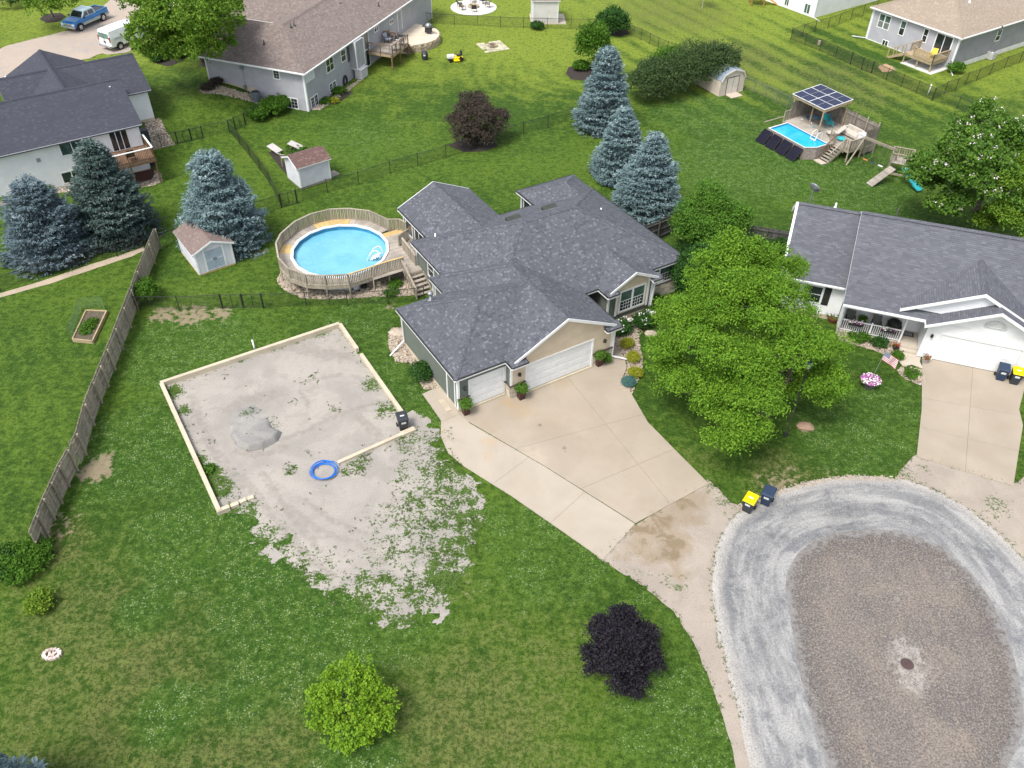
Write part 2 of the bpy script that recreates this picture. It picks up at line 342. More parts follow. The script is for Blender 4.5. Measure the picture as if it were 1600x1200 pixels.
# ================================================================ GROUND
FM = Frame((-3.25, 37.10), 31.69)
def blobs(X, Y, lst):
    r = np.zeros(X.shape)
    for px, py, rad, amt in lst:
        c = G(px, py); r = np.maximum(r, amt*sstep(1.25-np.hypot(X-c.x, Y-c.y)/rad*.75)) if amt > 0 else r*(1-(-amt)*sstep(1.25-np.hypot(X-c.x, Y-c.y)/rad*.75))
    return r
def ground():
    xs = np.unique(np.concatenate([np.arange(-64, 70, .4), np.linspace(-500, -64, 24), np.linspace(70, 500, 24)]))
    ys = np.unique(np.concatenate([np.arange(12, 122, .4), np.linspace(-120, 12, 14), np.linspace(122, 800, 30)]))
    X, Y = np.meshgrid(xs, ys); Z = hgt(X, Y)
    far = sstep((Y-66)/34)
    # dry, tan turf
    dry = blobs(X, Y, [(300,1060,7,.62),(520,1000,5,.35),(150,960,5,.5),(700,1150,6,.6),(120,1130,5,.5),(820,1050,5,.45),(420,1130,5,.62),(780,950,4,.3),
        (1230,740,2.2,.6),(1300,690,2,.35),(1280,730,2,.45),(95,850,2.2,.5),(230,960,4,.6),(1100,720,1.5,.3),(1140,1100,2,.3),(150,700,2,.5),(300,490,2.5,.5),(1240,200,5,.4),(1150,90,7,.55),(1300,130,8,.5),(1050,20,9,.5),(1330,240,5,.3)])
    # lush clover
    clo = blobs(X, Y, [(430,640,1,.0),(240,700,5,.7),(330,830,4,.8),(480,930,5,.85),(520,1010,3.5,.7),(620,960,3,.6),(400,900,3,.6),(265,1115,1.6,.8),(380,1080,2,.6),(230,950,1.6,.7),(850,840,5,.55),(1040,900,3,.5),
        (1080,1120,4,.6),(1130,1000,3,.5),(300,540,5,.7),(560,580,4,.5),(660,620,3,.8),(560,500,3,.6),(1250,250,7,.9),(1150,260,6,.9),(1100,180,6,.7),(1330,290,6,.6),(1270,520,4,.2),(1340,690,4,.6),(1400,640,3,.5),(560,215,5,.5),(700,300,5,.3),(560,1190,2,.7),(620,250,5,.35)])
    dry = dry*(1-.85*clo)
    bare = blobs(X, Y, [(300,492,1.5,.62),(255,492,1.2,.6),(345,490,1.0,.6),(150,735,1.1,.7),(165,718,.8,.6),(95,820,1.4,.45),(1258,667,.6,.7),(1240,740,1.4,.4),(1215,764,1.8,.5),(1300,748,1.4,.4),(400,395,1.2,.5),(270,380,1.2,.3),(1385,106,1.0,.9),(610,478,.5,.6),(340,225,.3,.0),(640,720,1,.2),(700,880,1.5,.5),(718,925,1.2,.35)])
    yel = np.clip(far*1.0+.12, 0, 1.1)  # turf hue; the sunlit look of the far lawns is painted in here
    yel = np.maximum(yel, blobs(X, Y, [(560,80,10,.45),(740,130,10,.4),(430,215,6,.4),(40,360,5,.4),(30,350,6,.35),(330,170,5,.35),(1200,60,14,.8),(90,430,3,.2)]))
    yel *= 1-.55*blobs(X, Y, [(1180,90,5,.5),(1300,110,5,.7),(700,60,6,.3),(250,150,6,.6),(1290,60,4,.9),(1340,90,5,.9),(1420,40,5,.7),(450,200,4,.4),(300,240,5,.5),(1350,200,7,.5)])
    # mowing stripes
    def st(px, py, qx, qy, per, cx, cy, rad):
        a = G(px, py); b = G(qx, qy); d = (b-a); d.normalize(); n = (-d.y, d.x); c = G(cx, cy)
        return np.sin((X*n[0]+Y*n[1]+.6*fbm(X, Y, 9))*2*math.pi/per)*sstep(1.4-np.hypot(X-c.x, Y-c.y)/rad)
    stp = 1.7*st(1000,30,1440,260,2.8,1180,60,26)+.5*st(640,220,760,280,1.3,720,290,9)+.45*st(100,650,60,480,1.3,90,620,9)+.35*st(250,160,330,240,1.4,250,170,10)
    c = G(905,112); rr = np.hypot(X-c.x, Y-c.y); stp += .55*np.sin(rr*2*math.pi/1.5+2*fbm(X, Y, 8))*sstep(1.3-np.hypot(X-G(850,110).x, Y-G(850,110).y)/13)*(rr > 2)
    c = G(741,13); rr = np.hypot(X-c.x, Y-c.y); stp += .9*np.sin(rr*2*math.pi/1.6+fbm(X, Y, 8))*sstep(1.2-rr/9)
    stp += .5*st(1110,1150,980,880,1.2,850,900,9)+.3*st(250,1000,520,1100,1.5,400,1050,10)
    tone = fbm(X, Y, 14, 3)*.8+fbm(X+90, Y, 4, 3)*.5+.26*stp
    idx = np.arange(X.size).reshape(X.shape)
    F = np.stack([idx[:-1,:-1].ravel(), idx[:-1,1:].ravel(), idx[1:,1:].ravel(), idx[1:,:-1].ravel()], 1)
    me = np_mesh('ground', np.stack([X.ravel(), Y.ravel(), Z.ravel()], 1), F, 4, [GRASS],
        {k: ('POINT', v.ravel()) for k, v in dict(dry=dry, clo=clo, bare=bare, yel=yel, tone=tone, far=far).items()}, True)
    o = bpy.data.objects.new('ground', me); link(o); o['kind'] = 'structure'
def grass_material():
    m, nt, b = newmat('grass', .85, .12); p = pos(nt)
    n1 = noise(nt, p, .55, 4, .6); n2 = noise(nt, p, 2.2, 4, .65); n3 = noise(nt, p, 5.5, 5, .8); n4 = noise(nt, p, 16, 3, .8)
    t = math_(nt, 'ADD', attr(nt, 'tone'), math_(nt, 'MULTIPLY_ADD', n1, 1.1, -.55)); t = math_(nt, 'ADD', t, math_(nt, 'MULTIPLY_ADD', n2, .7, -.35))
    col = mix(nt, ramp(nt, t, -.30, .34), (.033,.078,.008), (.080,.142,.015))
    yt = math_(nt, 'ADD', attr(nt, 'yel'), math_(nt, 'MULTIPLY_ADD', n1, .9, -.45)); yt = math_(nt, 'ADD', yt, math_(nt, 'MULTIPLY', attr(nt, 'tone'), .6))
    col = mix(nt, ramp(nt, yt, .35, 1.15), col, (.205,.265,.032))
    d = math_(nt, 'ADD', attr(nt, 'dry'), math_(nt, 'MULTIPLY_ADD', n2, 1.5, -.75)); d = math_(nt, 'ADD', d, math_(nt, 'MULTIPLY_ADD', n1, .9, -.45))
    col = mix(nt, math_(nt, 'MULTIPLY', ramp(nt, d, .15, .80), .72), col, mix(nt, ramp(nt, n3, .42, .58), (.075,.085,.028), (.175,.155,.065)))
    c = math_(nt, 'ADD', attr(nt, 'clo'), math_(nt, 'MULTIPLY_ADD', n1, 1.2, -.6)); cl = ramp(nt, c, .25, .65)
    col = mix(nt, math_(nt, 'MULTIPLY', cl, .55), col, (.040,.104,.013))
    col = mix(nt, math_(nt, 'MULTIPLY', math_(nt, 'SUBTRACT', 1.0, ramp(nt, n2, .40, .50)), .42), col, (.020,.052,.007)); col = mix(nt, math_(nt, 'MULTIPLY', ramp(nt, n2, .51, .62), .30), col, (.115,.19,.035))
    fl = math_(nt, 'ADD', math_(nt, 'MULTIPLY', n3, .55), math_(nt, 'MULTIPLY', n4, .45))
    col = mix(nt, math_(nt, 'MULTIPLY', math_(nt, 'SUBTRACT', 1.0, ramp(nt, fl, .41, .505)), .75), col, (.014,.036,.005))
    col = mix(nt, math_(nt, 'MULTIPLY', ramp(nt, fl, .505, .60), .55), col, (.13,.19,.04))
    vo = N(nt, 'ShaderNodeTexVoronoi', feature='F1'); vo.inputs['Scale'].default_value = 8.0; lk(nt, p, vo.inputs['Vector'])
    dots = math_(nt, 'LESS_THAN', vo.outputs['Distance'], .26); clump = ramp(nt, noise(nt, p, 1.1, 3, .7), .40, .56)
    dm = math_(nt, 'MULTIPLY', math_(nt, 'MULTIPLY', dots, clump), math_(nt, 'MULTIPLY', ramp(nt, c, .3, .7), .5)); col = mix(nt, dm, col, (.36,.43,.26))
    ba = math_(nt, 'ADD', attr(nt, 'bare'), math_(nt, 'MULTIPLY_ADD', n2, 1.2, -.6)); ba = math_(nt, 'ADD', ba, math_(nt, 'MULTIPLY_ADD', n3, .5, -.25))
    col = mix(nt, math_(nt, 'MULTIPLY', ramp(nt, ba, .42, .62), .85), col, mix(nt, n3, (.34,.28,.20), (.22,.17,.11)))
    lk(nt, col, b.inputs['Base Color']); bump(nt, b, math_(nt, 'ADD', math_(nt, 'MULTIPLY', n2, .8), fl), 1.0, .10); return m
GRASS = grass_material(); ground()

# ================================================================ GRAVEL, ROADS, SLABS
def gravel_mat(name, c1, c2, dirt=None, weeds=.0, weed_edge=0.5, spots=(0.3,0.3,0.3), sscale=.5, rimw=.0, ruts=False):
    m, nt, b = newmat(name, .95, .1); p = pos(nt)
    n0 = noise(nt, p, sscale, 4, .6, .6); n2 = noise(nt, p, 3.0, 4, .7); n3 = noise(nt, p, 16, 3, .8)
    col = mix(nt, ramp(nt, n0, .32, .66), c1, c2)
    col = mix(nt, math_(nt, 'MULTIPLY', ramp(nt, n2, .5, .75), .35), col, spots)
    if dirt: col = mix(nt, math_(nt, 'MULTIPLY', ramp(nt, noise(nt, vscale(nt, p, (1, 1, 0)), .8, 4, .6, 1.2), .52, .68), .6), col, dirt)
    col = mix(nt, math_(nt, 'MULTIPLY', math_(nt, 'SUBTRACT', 1.0, ramp(nt, n3, .3, .48)), .45), col, tuple(x*.5 for x in c2))
    col = mix(nt, math_(nt, 'MULTIPLY', ramp(nt, n3, .56, .72), .3), col, (.55,.52,.47))
    if weeds:
        w = math_(nt, 'ADD', math_(nt, 'MULTIPLY_ADD', math_(nt, 'SUBTRACT', 1.0, ramp(nt, attr(nt, 'sd'), .0, 1.3)), rimw, attr(nt, 'weed')), math_(nt, 'MULTIPLY_ADD', noise(nt, p, 1.7, 5, .75), 2.4, -1.2))
        w = math_(nt, 'ADD', w, math_(nt, 'MULTIPLY_ADD', noise(nt, p, 7, 3, .7), 1.9, -.95)); wc = mix(nt, ramp(nt, n3, .35, .65), (.022,.05,.009), (.10,.16,.035)); col = mix(nt, math_(nt, 'MULTIPLY', ramp(nt, w, .50, .72), weeds), col, wc)
    if ruts: col = mix(nt, math_(nt, 'MULTIPLY', ramp(nt, math_(nt, 'ADD', attr(nt, 'rut'), math_(nt, 'MULTIPLY_ADD', n2, 2.4, -1.2)), .2, 1.0), .5), col, (.225,.205,.18))
    lk(nt, col, b.inputs['Base Color']); bump(nt, b, math_(nt, 'ADD', n3, math_(nt, 'MULTIPLY', n0, .8)), .7, .06); return m
def edge_weed(scale, base=0): return lambda x, y: base
# --- cul-de-sac: rings of grey chip stone round an older brown surface
road_out = [(1172,1200),(1160,1140),(1140,1060),(1120,985),(1111,920),(1116,860),(1138,815),(1180,783),(1235,759),(1300,746),(1365,743),(1425,752),(1478,772),(1535,810),(1590,862),(1650,930),(1700,1020),(1740,1150),(1760,1300),(1240,1700),(1215,1400)]
road_in = [(1232,950),(1227,905),(1240,868),(1275,842),(1320,829),(1370,826),(1425,834),(1475,856),(1515,890),(1548,935),(1574,990),(1592,1050),(1600,1110),(1594,1160),(1570,1200),(1540,1300),(1400,1400),(1320,1290),(1295,1195),(1270,1130),(1248,1050)]
RO = smooth_poly(gp(road_out)); RI = smooth_poly(gp(road_in))
def road_mat():
    m, nt, b = newmat('chip_seal', .9, .15); p = pos(nt); sd = attr(nt, 'sd'); ar = attr(nt, 'ang')
    cb = N(nt, 'ShaderNodeCombineXYZ'); lk(nt, math_(nt, 'MULTIPLY', sd, 2.1), cb.inputs[0]); lk(nt, math_(nt, 'MULTIPLY', ar, .32), cb.inputs[1])
    s1 = noise(nt, cb.outputs[0], 1.0, 4, .6, .4); n0 = noise(nt, p, .7, 6, .7, .5); n3 = noise(nt, p, 12, 3, .85); n5 = noise(nt, p, 3.5, 4, .7)
    col = mix(nt, ramp(nt, s1, .34, .66), (.19,.192,.195), (.31,.308,.30))
    dk = math_(nt, 'MULTIPLY', ramp(nt, n0, .46, .62), math_(nt, 'MULTIPLY_ADD', ramp(nt, n5, .35, .6), .6, .3)); col = mix(nt, dk, col, (.14,.145,.155)); dd_ = ramp(nt, math_(nt, 'ADD', attr(nt, 'dk'), math_(nt, 'MULTIPLY_ADD', n5, 1.6, -.8)), .2, .9); col = mix(nt, math_(nt, 'MULTIPLY', dd_, .5), col, (.10,.105,.11))
    wh = ramp(nt, noise(nt, vscale(nt, cb.outputs[0], (.7,.8,1)), 1.3, 4, .55), .50, .66); col = mix(nt, math_(nt, 'MULTIPLY', wh, .42), col, (.41,.405,.39))
    e = ramp(nt, sd, 0, .9); col = mix(nt, math_(nt, 'MULTIPLY', math_(nt, 'SUBTRACT', 1.0, e), .7), col, (.45,.42,.38))
    col = mix(nt, math_(nt, 'MULTIPLY', math_(nt, 'SUBTRACT', 1.0, ramp(nt, n3, .34, .52)), .55), col, (.10,.10,.11)); col = mix(nt, math_(nt, 'MULTIPLY', ramp(nt, n3, .54, .70), .4), col, (.50,.49,.47))
    lk(nt, col, b.inputs['Base Color']); bump(nt, b, math_(nt, 'ADD', n3, n5), .5, .03); return m
def brown_mat():
    m, nt, b = newmat('old_chip_seal', .9, .15); p = pos(nt); sd = attr(nt, 'sd')
    n0 = noise(nt, p, .35, 5, .6, .5); n1 = noise(nt, vscale(nt, p, (1.6, .35, 1)), .8, 4, .6); n3 = noise(nt, p, 11, 4, .85); n5 = noise(nt, p, 3, 4, .7)
    col = mix(nt, ramp(nt, n0, .35, .65), (.19,.165,.145), (.135,.122,.115)); col = mix(nt, math_(nt, 'MULTIPLY', ramp(nt, n1, .55, .72), .55), col, (.27,.22,.175))
    rim = math_(nt, 'SUBTRACT', 1.0, ramp(nt, math_(nt, 'ADD', sd, math_(nt, 'MULTIPLY_ADD', n0, 2.5, -1.2)), .2, 1.9)); col = mix(nt, math_(nt, 'MULTIPLY', rim, .6), col, (.085,.08,.08))
    pt = attr(nt, 'pat'); pw = ramp(nt, math_(nt, 'ADD', pt, math_(nt, 'MULTIPLY_ADD', n5, 1.8, -.9)), .35, .9); col = mix(nt, math_(nt, 'MULTIPLY', pw, .6), col, (.42,.40,.37))
    col = mix(nt, math_(nt, 'MULTIPLY', math_(nt, 'SUBTRACT', 1.0, ramp(nt, n3, .38, .5)), .65), col, (.06,.05,.045)); col = mix(nt, math_(nt, 'MULTIPLY', ramp(nt, n3, .51, .62), .55), col, (.36,.315,.27))
    eb = math_(nt, 'SUBTRACT', 1.0, ramp(nt, math_(nt, 'ADD', sd, math_(nt, 'MULTIPLY_ADD', n5, 2.4, -1.2)), -.1, .6)); col = mix(nt, math_(nt, 'MULTIPLY', eb, .75), col, (.24,.235,.23))
    lk(nt, col, b.inputs['Base Color']); bump(nt, b, n3, .6, .04); return m
_rc = G(1420, 980)
def blobs_road(x, y): return blobs(x, y, [(1145,880,1.6,.6),(1150,940,1.5,.5),(1200,830,1.2,.5),(1320,815,1.8,.7),(1270,825,1.3,.5),(1180,960,1.2,.45),(1150,1000,1.2,.4),(1310,805,.5,.9),(1450,800,1.6,.4),(1540,860,1.5,.5),(1500,845,1.2,.4),(1230,790,1.2,.4),(1190,1060,1.2,.35)])
sheet('road', RO, .012, road_mat(), .22, .07, 1.2, extra={'ang': lambda x, y: np.arctan2(y-_rc.y+3, x-_rc.x)*9, 'dk': blobs_road})
sheet('road_centre', RI, .016, brown_mat(), .22, .05, 1.5, extra={'pat': lambda x, y: blobs(x, y, [(1415,1020,.9,.75),(1425,1060,1.0,.7),(1400,1030,.7,.55),(1445,1045,.7,.5),(1405,930,.8,.4),(1490,900,.9,.45),(1470,880,.7,.4)])})
# --- pale gravel aprons
ap = [(925,868),(945,880),(1008,918),(1052,955),(1085,1005),(1115,1075),(1135,1140),(1152,1205),(1190,1210),(1180,1120),(1150,1030),(1140,900),(1160,830),(1190,790),(1185,778),(1160,793),(1140,782),(1120,762),(1106,750),(1070,770),(990,822),(960,850)]
def weedfn(lst): return lambda x, y: blobs(x, y, lst)
APR = gravel_mat('apron_gravel', (.375,.325,.275), (.315,.275,.235), None, .8, spots=(.36,.29,.21))
def dirt_apron():
    m = APR; nt = m.node_tree; b = nt.nodes['Principled BSDF']; src = b.inputs['Base Color'].links[0].from_socket; p = pos(nt)
    f = math_(nt, 'ADD', attr(nt, 'mud'), math_(nt, 'MULTIPLY_ADD', noise(nt, p, 1.1, 4, .6, .8), 1.3, -.65))
    c1 = mix(nt, math_(nt, 'MULTIPLY', ramp(nt, f, .2, .6), .55), src, (.27,.205,.13)); c2 = mix(nt, math_(nt, 'MULTIPLY', ramp(nt, f, .6, .85), .6), c1, (.16,.115,.06)); lk(nt, c2, b.inputs['Base Color'])
dirt_apron()
mudl = [(1070,790,1.0,.7),(1040,812,1.1,.75),(1010,830,.9,.7),(1000,850,1.0,.6),(985,855,.8,.5),(1055,845,.8,.85),(1045,862,.7,.9),(1035,840,.7,.7),(1020,870,.8,.55),(1060,890,.9,.5),(1080,805,.9,.5),(1100,780,.9,.4),(975,865,.8,.4)]
wd_ap = weedfn([(995,880,.9,.35),(1060,915,.8,.45),(1035,905,.6,.3),(1010,875,.7,.35),(1000,900,.8,.25),(1130,780,.6,.6),(1110,765,.5,.5),(1145,795,.5,.45),(1155,1150,.7,.2)])
sheet('gravel_apron', gp(ap), .008, APR, .2, .07, .8, extra={'weed': wd_ap, 'mud': weedfn(mudl)})
ap2 = [(1405,735),(1418,722),(1432,712),(1585,757),(1600,745),(1650,800),(1680,950),(1650,960),(1585,880),(1520,810),(1470,775),(1430,760),(1400,748)]
sheet('gravel_apron', gp(ap2), .008, APR, .2, .08, .8, extra={'weed': weedfn([(1560,790,.8,.6),(1550,800,.7,.5),(1410,740,.8,.6),(1440,735,.6,.4),(1580,850,.7,.3),(1400,750,.6,.5)]), 'mud': lambda x, y: x*0})
# --- foundation pad and the gravel that runs out of it
pad = [(258,600),(528,511),(557,550),(630,650),(645,640),(690,668),(700,720),(732,760),(752,830),(738,880),(705,920),(660,955),(625,975),(600,955),(555,945),(500,915),(460,880),(425,845),(395,805),(345,800),(300,700)]
PADM = gravel_mat('pad_gravel', (.375,.345,.31), (.295,.275,.25), (.285,.265,.235), 1.0, spots=(.30,.28,.245), sscale=.35, rimw=.28, ruts=True)
def padweed(x, y):
    f = blobs(x, y, [(680,800,2.6,.62),(640,860,2.4,.50),(700,850,1.8,.6),(590,920,1.8,.62),(650,740,1.7,.45),(690,740,1.5,.7),(700,700,1.2,.65),(705,860,1.8,.65),(690,900,1.4,.8),(650,925,1.3,.6),(725,820,1.5,.7),(715,780,1.2,.65),(560,935,1.3,.6),(600,945,1.0,.5),(560,880,1.2,.35),(620,800,1.5,.42),(560,725,.8,.6),(540,735,.5,.6),(455,735,.5,.62),
        (330,740,.8,.8),(345,760,.9,.75),(310,720,.6,.6),(290,640,.5,.55),(275,610,.6,.7),(430,540,.7,.45),(500,518,.8,.5),(460,530,.6,.5),(380,560,.5,.4),(580,600,.7,.5),(600,640,.8,.5),(640,690,1.0,.6),(395,640,.35,.9),(380,645,.3,.7),(525,640,.6,.35),(495,590,.6,.32),(430,660,.5,.35),(380,790,1,.5),(480,890,1.6,.5),(430,840,1.2,.45),(625,960,.8,.6),(540,930,1,.6),(520,550,1,.1)])
    return f
# (the built-in noise tears the rim into the lawn)
def padrut(x, y):
    r = np.zeros(x.shape)
    for pts, w in (([(440,688),(480,672),(530,648),(590,628),(640,632)],.22),([(470,598),(500,592),(532,585)],.18),([(470,612),(482,635)],.2),([(360,640),(380,625),(430,618)],.5),([(370,705),(400,712),(445,700)],.3),([(450,790),(500,830),(560,850),(600,880)],.22),([(475,780),(520,815),(575,835)],.18),([(380,745),(420,800),(470,860),(520,900)],.28),([(410,740),(450,800),(500,860)],.25),([(560,650),(600,690),(640,700)],.35),([(350,560),(450,540),(540,560)],.6),([(300,620),(330,700),(380,760)],.35)):
        q = gp(pts)
        for a, b in zip(q[:-1], q[1:]):
            ex, ey = b[0]-a[0], b[1]-a[1]; t = np.clip(((x-a[0])*ex+(y-a[1])*ey)/(ex*ex+ey*ey), 0, 1); r = np.maximum(r, sstep(1.3-np.hypot(x-a[0]-t*ex, y-a[1]-t*ey)/w*.8)*.75)
    return r
def padsub(x, y, f):
    q = sdf(x, y, gp([(250,590),(528,505),(635,645),(560,712),(430,800),(345,795)])); n = fbm(x*.8+y*.6, y*.8-x*.6, 1.9, 5)*2.0+fbm(x*.6-y*.8+5, y*.6+x*.8+5, .33, 3)*.9
    n = n+(fbm(x+50, y+20, .5, 4)*3.0+.25)*sstep(1.6-np.abs(f)*.8)
    return np.where(q > -.5, f, f+n*sstep((-q-.4)/1.5))
sheet('gravel_pad', gp(pad), .008, PADM, .11, .02, .8, sub=padsub, extra={'weed': padweed, 'rut': padrut})
# --- concrete slabs
def slab_mat(name, c1, c2, stain, amt=.5, spots=()):
    m, nt, b = newmat(name, .8, .25); p = pos(nt); n0 = noise(nt, p, .33, 5, .6, .4); n1 = noise(nt, p, 1.6, 5, .65, .5); n3 = noise(nt, p, 22, 3, .8)
    col = mix(nt, ramp(nt, n0, .3, .7), c1, c2); col = mix(nt, math_(nt, 'MULTIPLY', ramp(nt, n1, .52, .76), .38*amt*2), col, stain)
    s = noise(nt, p, 3.1, 3, .5); col = mix(nt, math_(nt, 'MULTIPLY', ramp(nt, s, .72, .76), .7), col, (.20,.16,.12)); col = mix(nt, math_(nt, 'MULTIPLY', ramp(nt, math_(nt, 'ADD', math_(nt, 'MULTIPLY', attr(nt, 'st'), 1.0), math_(nt, 'MULTIPLY_ADD', n1, .9, -.45)), .3, .8), .6), col, (.44,.28,.13))
    col = mix(nt, math_(nt, 'MULTIPLY', ramp(nt, n3, .5, .8), .22), col, tuple(x*.6 for x in c1)); 
    for px, py, r_, cc, a_ in spots:                          # rust, oil and damp marks where they lie on the slab
        d = N(nt, 'ShaderNodeVectorMath', operation='DISTANCE'); lk(nt, p, d.inputs[0]); d.inputs[1].default_value = P(px, py, .045)
        f = math_(nt, 'ADD', d.outputs['Value'], math_(nt, 'MULTIPLY_ADD', n1, r_*2.2, -r_*1.1)); col = mix(nt, math_(nt, 'MULTIPLY', math_(nt, 'SUBTRACT', 1.0, ramp(nt, f, r_*.2, r_)), a_), col, cc)
    lk(nt, col, b.inputs['Base Color']); bump(nt, b, n3, .25, .01); return m
SPOTS = [(793,628,.7,(.36,.25,.13),.4),(815,640,1.2,(.36,.25,.13),.35),(878,598,.8,(.30,.22,.13),.4),(860,660,1.8,(.30,.24,.17),.35),(905,640,1.5,(.30,.24,.17),.3),(940,690,1.6,(.31,.25,.18),.28),(760,668,1.2,(.30,.23,.16),.35),(905,578,.25,(.08,.07,.06),.6),(844,664,.18,(.1,.08,.06),.6),(882,700,.2,(.1,.08,.06),.5),(1000,740,1.4,(.31,.25,.18),.25),(830,720,1.4,(.48,.41,.33),.3)]
SPOT2 = [(765,690,.6,(.40,.28,.15),.35),(760,710,.5,(.40,.29,.17),.3),(700,650,.5,(.30,.24,.17),.4),(820,760,1.4,(.33,.28,.21),.3),(880,820,1.2,(.33,.28,.21),.3),(705,668,.12,(.08,.06,.05),.7)]
SLAB = slab_mat('tan_concrete', (.355,.305,.245), (.305,.26,.205), (.34,.26,.18), .5, SPOTS); SLAB2 = slab_mat('pale_concrete', (.395,.345,.285), (.345,.30,.245), (.36,.30,.23), .5, SPOT2); SLAB3 = slab_mat('plain_concrete', (.50,.44,.365), (.43,.385,.32), (.34,.29,.235), .35)
for _m in (SLAB, SLAB2, SLAB3): MATS[_m.name] = _m
def slab(name, pts, z, m, joints=(), group=None, world=False, stains=()):
    """a poured slab cut into bays: each bay is its own piece with a recessed joint"""
    poly = [Vector((*p[:2], 0)) for p in (pts if world else gp(pts))]
    root = thing(name, None, None); root['kind'] = 'structure'
    polys = [poly]
    for a, b in joints:
        a = Vector((*a[:2], 0)) if world else Vector((*G(*a)[:2], 0)); b = Vector((*b[:2], 0)) if world else Vector((*G(*b)[:2], 0))
        n = Vector((-(b-a).y, (b-a).x, 0)).normalized(); out = []
        for pl in polys:
            for sgn in (1, -1):
                q = []
                for i in range(len(pl)):
                    p0, p1 = pl[i], pl[(i+1) % len(pl)]; d0 = sgn*(p0-a).dot(n)-.006; d1 = sgn*(p1-a).dot(n)-.006
                    if d0 >= 0: q.append(p0)
                    if d0*d1 < 0: q.append(p0+(p1-p0)*(d0/(d0-d1)))
                if len(q) > 2:
                    ar = sum(q[i].x*q[(i+1) % len(q)].y-q[(i+1) % len(q)].x*q[i].y for i in range(len(q)))/2
                    if abs(ar) > .05: out.append(q)
        polys = out
    c = poly[0]; bed = MB(); bed.prism([tuple(p) for p in poly], H(c.x, c.y)-.1, H(c.x, c.y)+z-.045, mat('joint_dirt', (.20,.165,.13))); bed.build('slab_bed', None, root)
    for q in polys:
        b = MB(); zt = H(c.x, c.y)+z; b.prism([tuple(p) for p in q], zt-.04, zt); o = b.build('concrete_bay', m, root)
        if stains:
            me = o.data; a = me.attributes.new('st', 'FLOAT', 'POINT'); co = np.array([v.co[:] for v in me.vertices])
    return root
_dp = [proj(*FM.w(*uv), 0.045) if False else proj(FM.w(*uv).x, FM.w(*uv).y, 0) for uv in ((.05,.5),(3.6,.5),(3.6,.1),(10.95,.1),(10.95,-.95))]
drive = [(716,648)]+_dp+[(1012,660),(1060,709),(1107,756),(993,818),(850,728),(735,661)]
slab('driveway', drive, .045, SLAB, [((752,662),(925,600)),((990,636),(905,690)),((905,690),(830,740)),((910,592),(1035,765)),((1062,707),(912,778)),((830,628),(985,800))][:0]+[((1054,702),(880,776)),((895,600),(1050,792)),((1005,648),(790,706))])
side = [(660,616),(684,605),(690,602),(716,640),(734,662),(850,729),(992,819),(942,875),(875,828),(800,776),(725,729),(700,708),(689,682),(689,657)]
slab('side_driveway', side, .037, SLAB2, [((689,660),(735,640)),((770,757),(830,712)),((860,818),(915,768))])
rd = [(1441,549),(1500,563),(1604,590),(1602,601),(1592,640),(1598,665),(1583,760),(1432,714),(1440,640)]
slab('driveway', rd, .04, SLAB, [((1436,668),(1590,705)),((1438,622),(1596,650)),((1520,570),(1508,740))])
walk = [(946,524),(955,532),(966,545),(976,560),(979,575),(973,590),(957,603),(936,581),(930,570)]
slab('walkway', walk, .042, SLAB, [((936,566),(980,563)),((945,548),(975,545))])
rw = [(1407,540),(1440,549),(1437,566),(1443,577),(1425,570),(1411,573),(1402,561)]
slab('walkway', rw, .036, SLAB3, [((1404,556),(1440,562))])
# --- street top left, far drive
STR = gravel_mat('street_surface', (.40,.33,.27), (.36,.31,.27), (.30,.29,.29), 0, spots=(.48,.42,.36), sscale=.3)
street = [(-60,150),(-40,95),(10,72),(50,62),(90,52),(118,45),(150,22),(172,0),(180,-30),(240,-30),(235,10),(240,60),(222,70),(200,82),(168,86),(158,83),(140,92),(100,98),(60,108),(20,118),(0,126),(-30,138)]
sheet('road', gp(street), .03, STR, .5, .08, 2)
sheet('road', gp([(200,-40),(205,-10),(230,10),(300,22),(330,26),(372,48),(400,60),(440,40),(470,20),(430,12),(390,8),(330,-5),(300,-40)]), .022, mat('bright_concrete', (.66,.61,.52), (.60,.55,.47), .5, .8), .5, .05, 2)
sheet('pavement', gp([(352,-12),(372,12),(404,20),(424,4),(410,-15)]), .028, mat('bright_concrete', (.6,.6,.6)), .5, .03, 2)
# --- narrow path behind the left yard
sheet('path', gp([(-20,464),(60,441),(130,417),(190,398),(224,386),(226,391),(205,401),(150,419),(80,443),(0,465),(-20,471)]), .008, gravel_mat('path_grit', (.44,.36,.27), (.38,.31,.24), None, 0, spots=(.26,.2,.14)), .13, .04, .7)
# --- stone mulch beds
def rock_mat(name, c1, c2, c3, sc_=7):
    m, nt, b = newmat(name, .9, .2); p = pos(nt); v = N(nt, 'ShaderNodeTexVoronoi'); v.inputs['Scale'].default_value = sc_; lk(nt, p, v.inputs['Vector'])
    sx = N(nt, 'ShaderNodeSeparateXYZ'); lk(nt, v.outputs['Color'], sx.inputs[0]); r = sx.outputs[0]
    col = mix(nt, r, c1, c2); col = mix(nt, ramp(nt, sx.outputs[1], .75, .9), col, c3); d = v.outputs['Distance']
    col = mix(nt, math_(nt, 'MULTIPLY', ramp(nt, d, .38, .62), .75), col, tuple(x*.3 for x in c2)); lk(nt, col, b.inputs['Base Color'])
    bump(nt, b, math_(nt, 'SUBTRACT', 1.0, d), 1.0, .08); return m
ROCK = rock_mat('river_rock', (.50,.42,.33), (.36,.29,.22), (.58,.54,.48), 6); ROCKP = rock_mat('pink_rock', (.46,.37,.30), (.33,.25,.20), (.55,.50,.45), 9)
MULCH = mat('bark_mulch', (.05,.04,.035), (.028,.023,.02), 8, .95, bs=.8, bscale=20); RMULCH = mat('red_mulch', (.075,.03,.022), (.045,.02,.016), 8, .95, bs=.8, bscale=20)
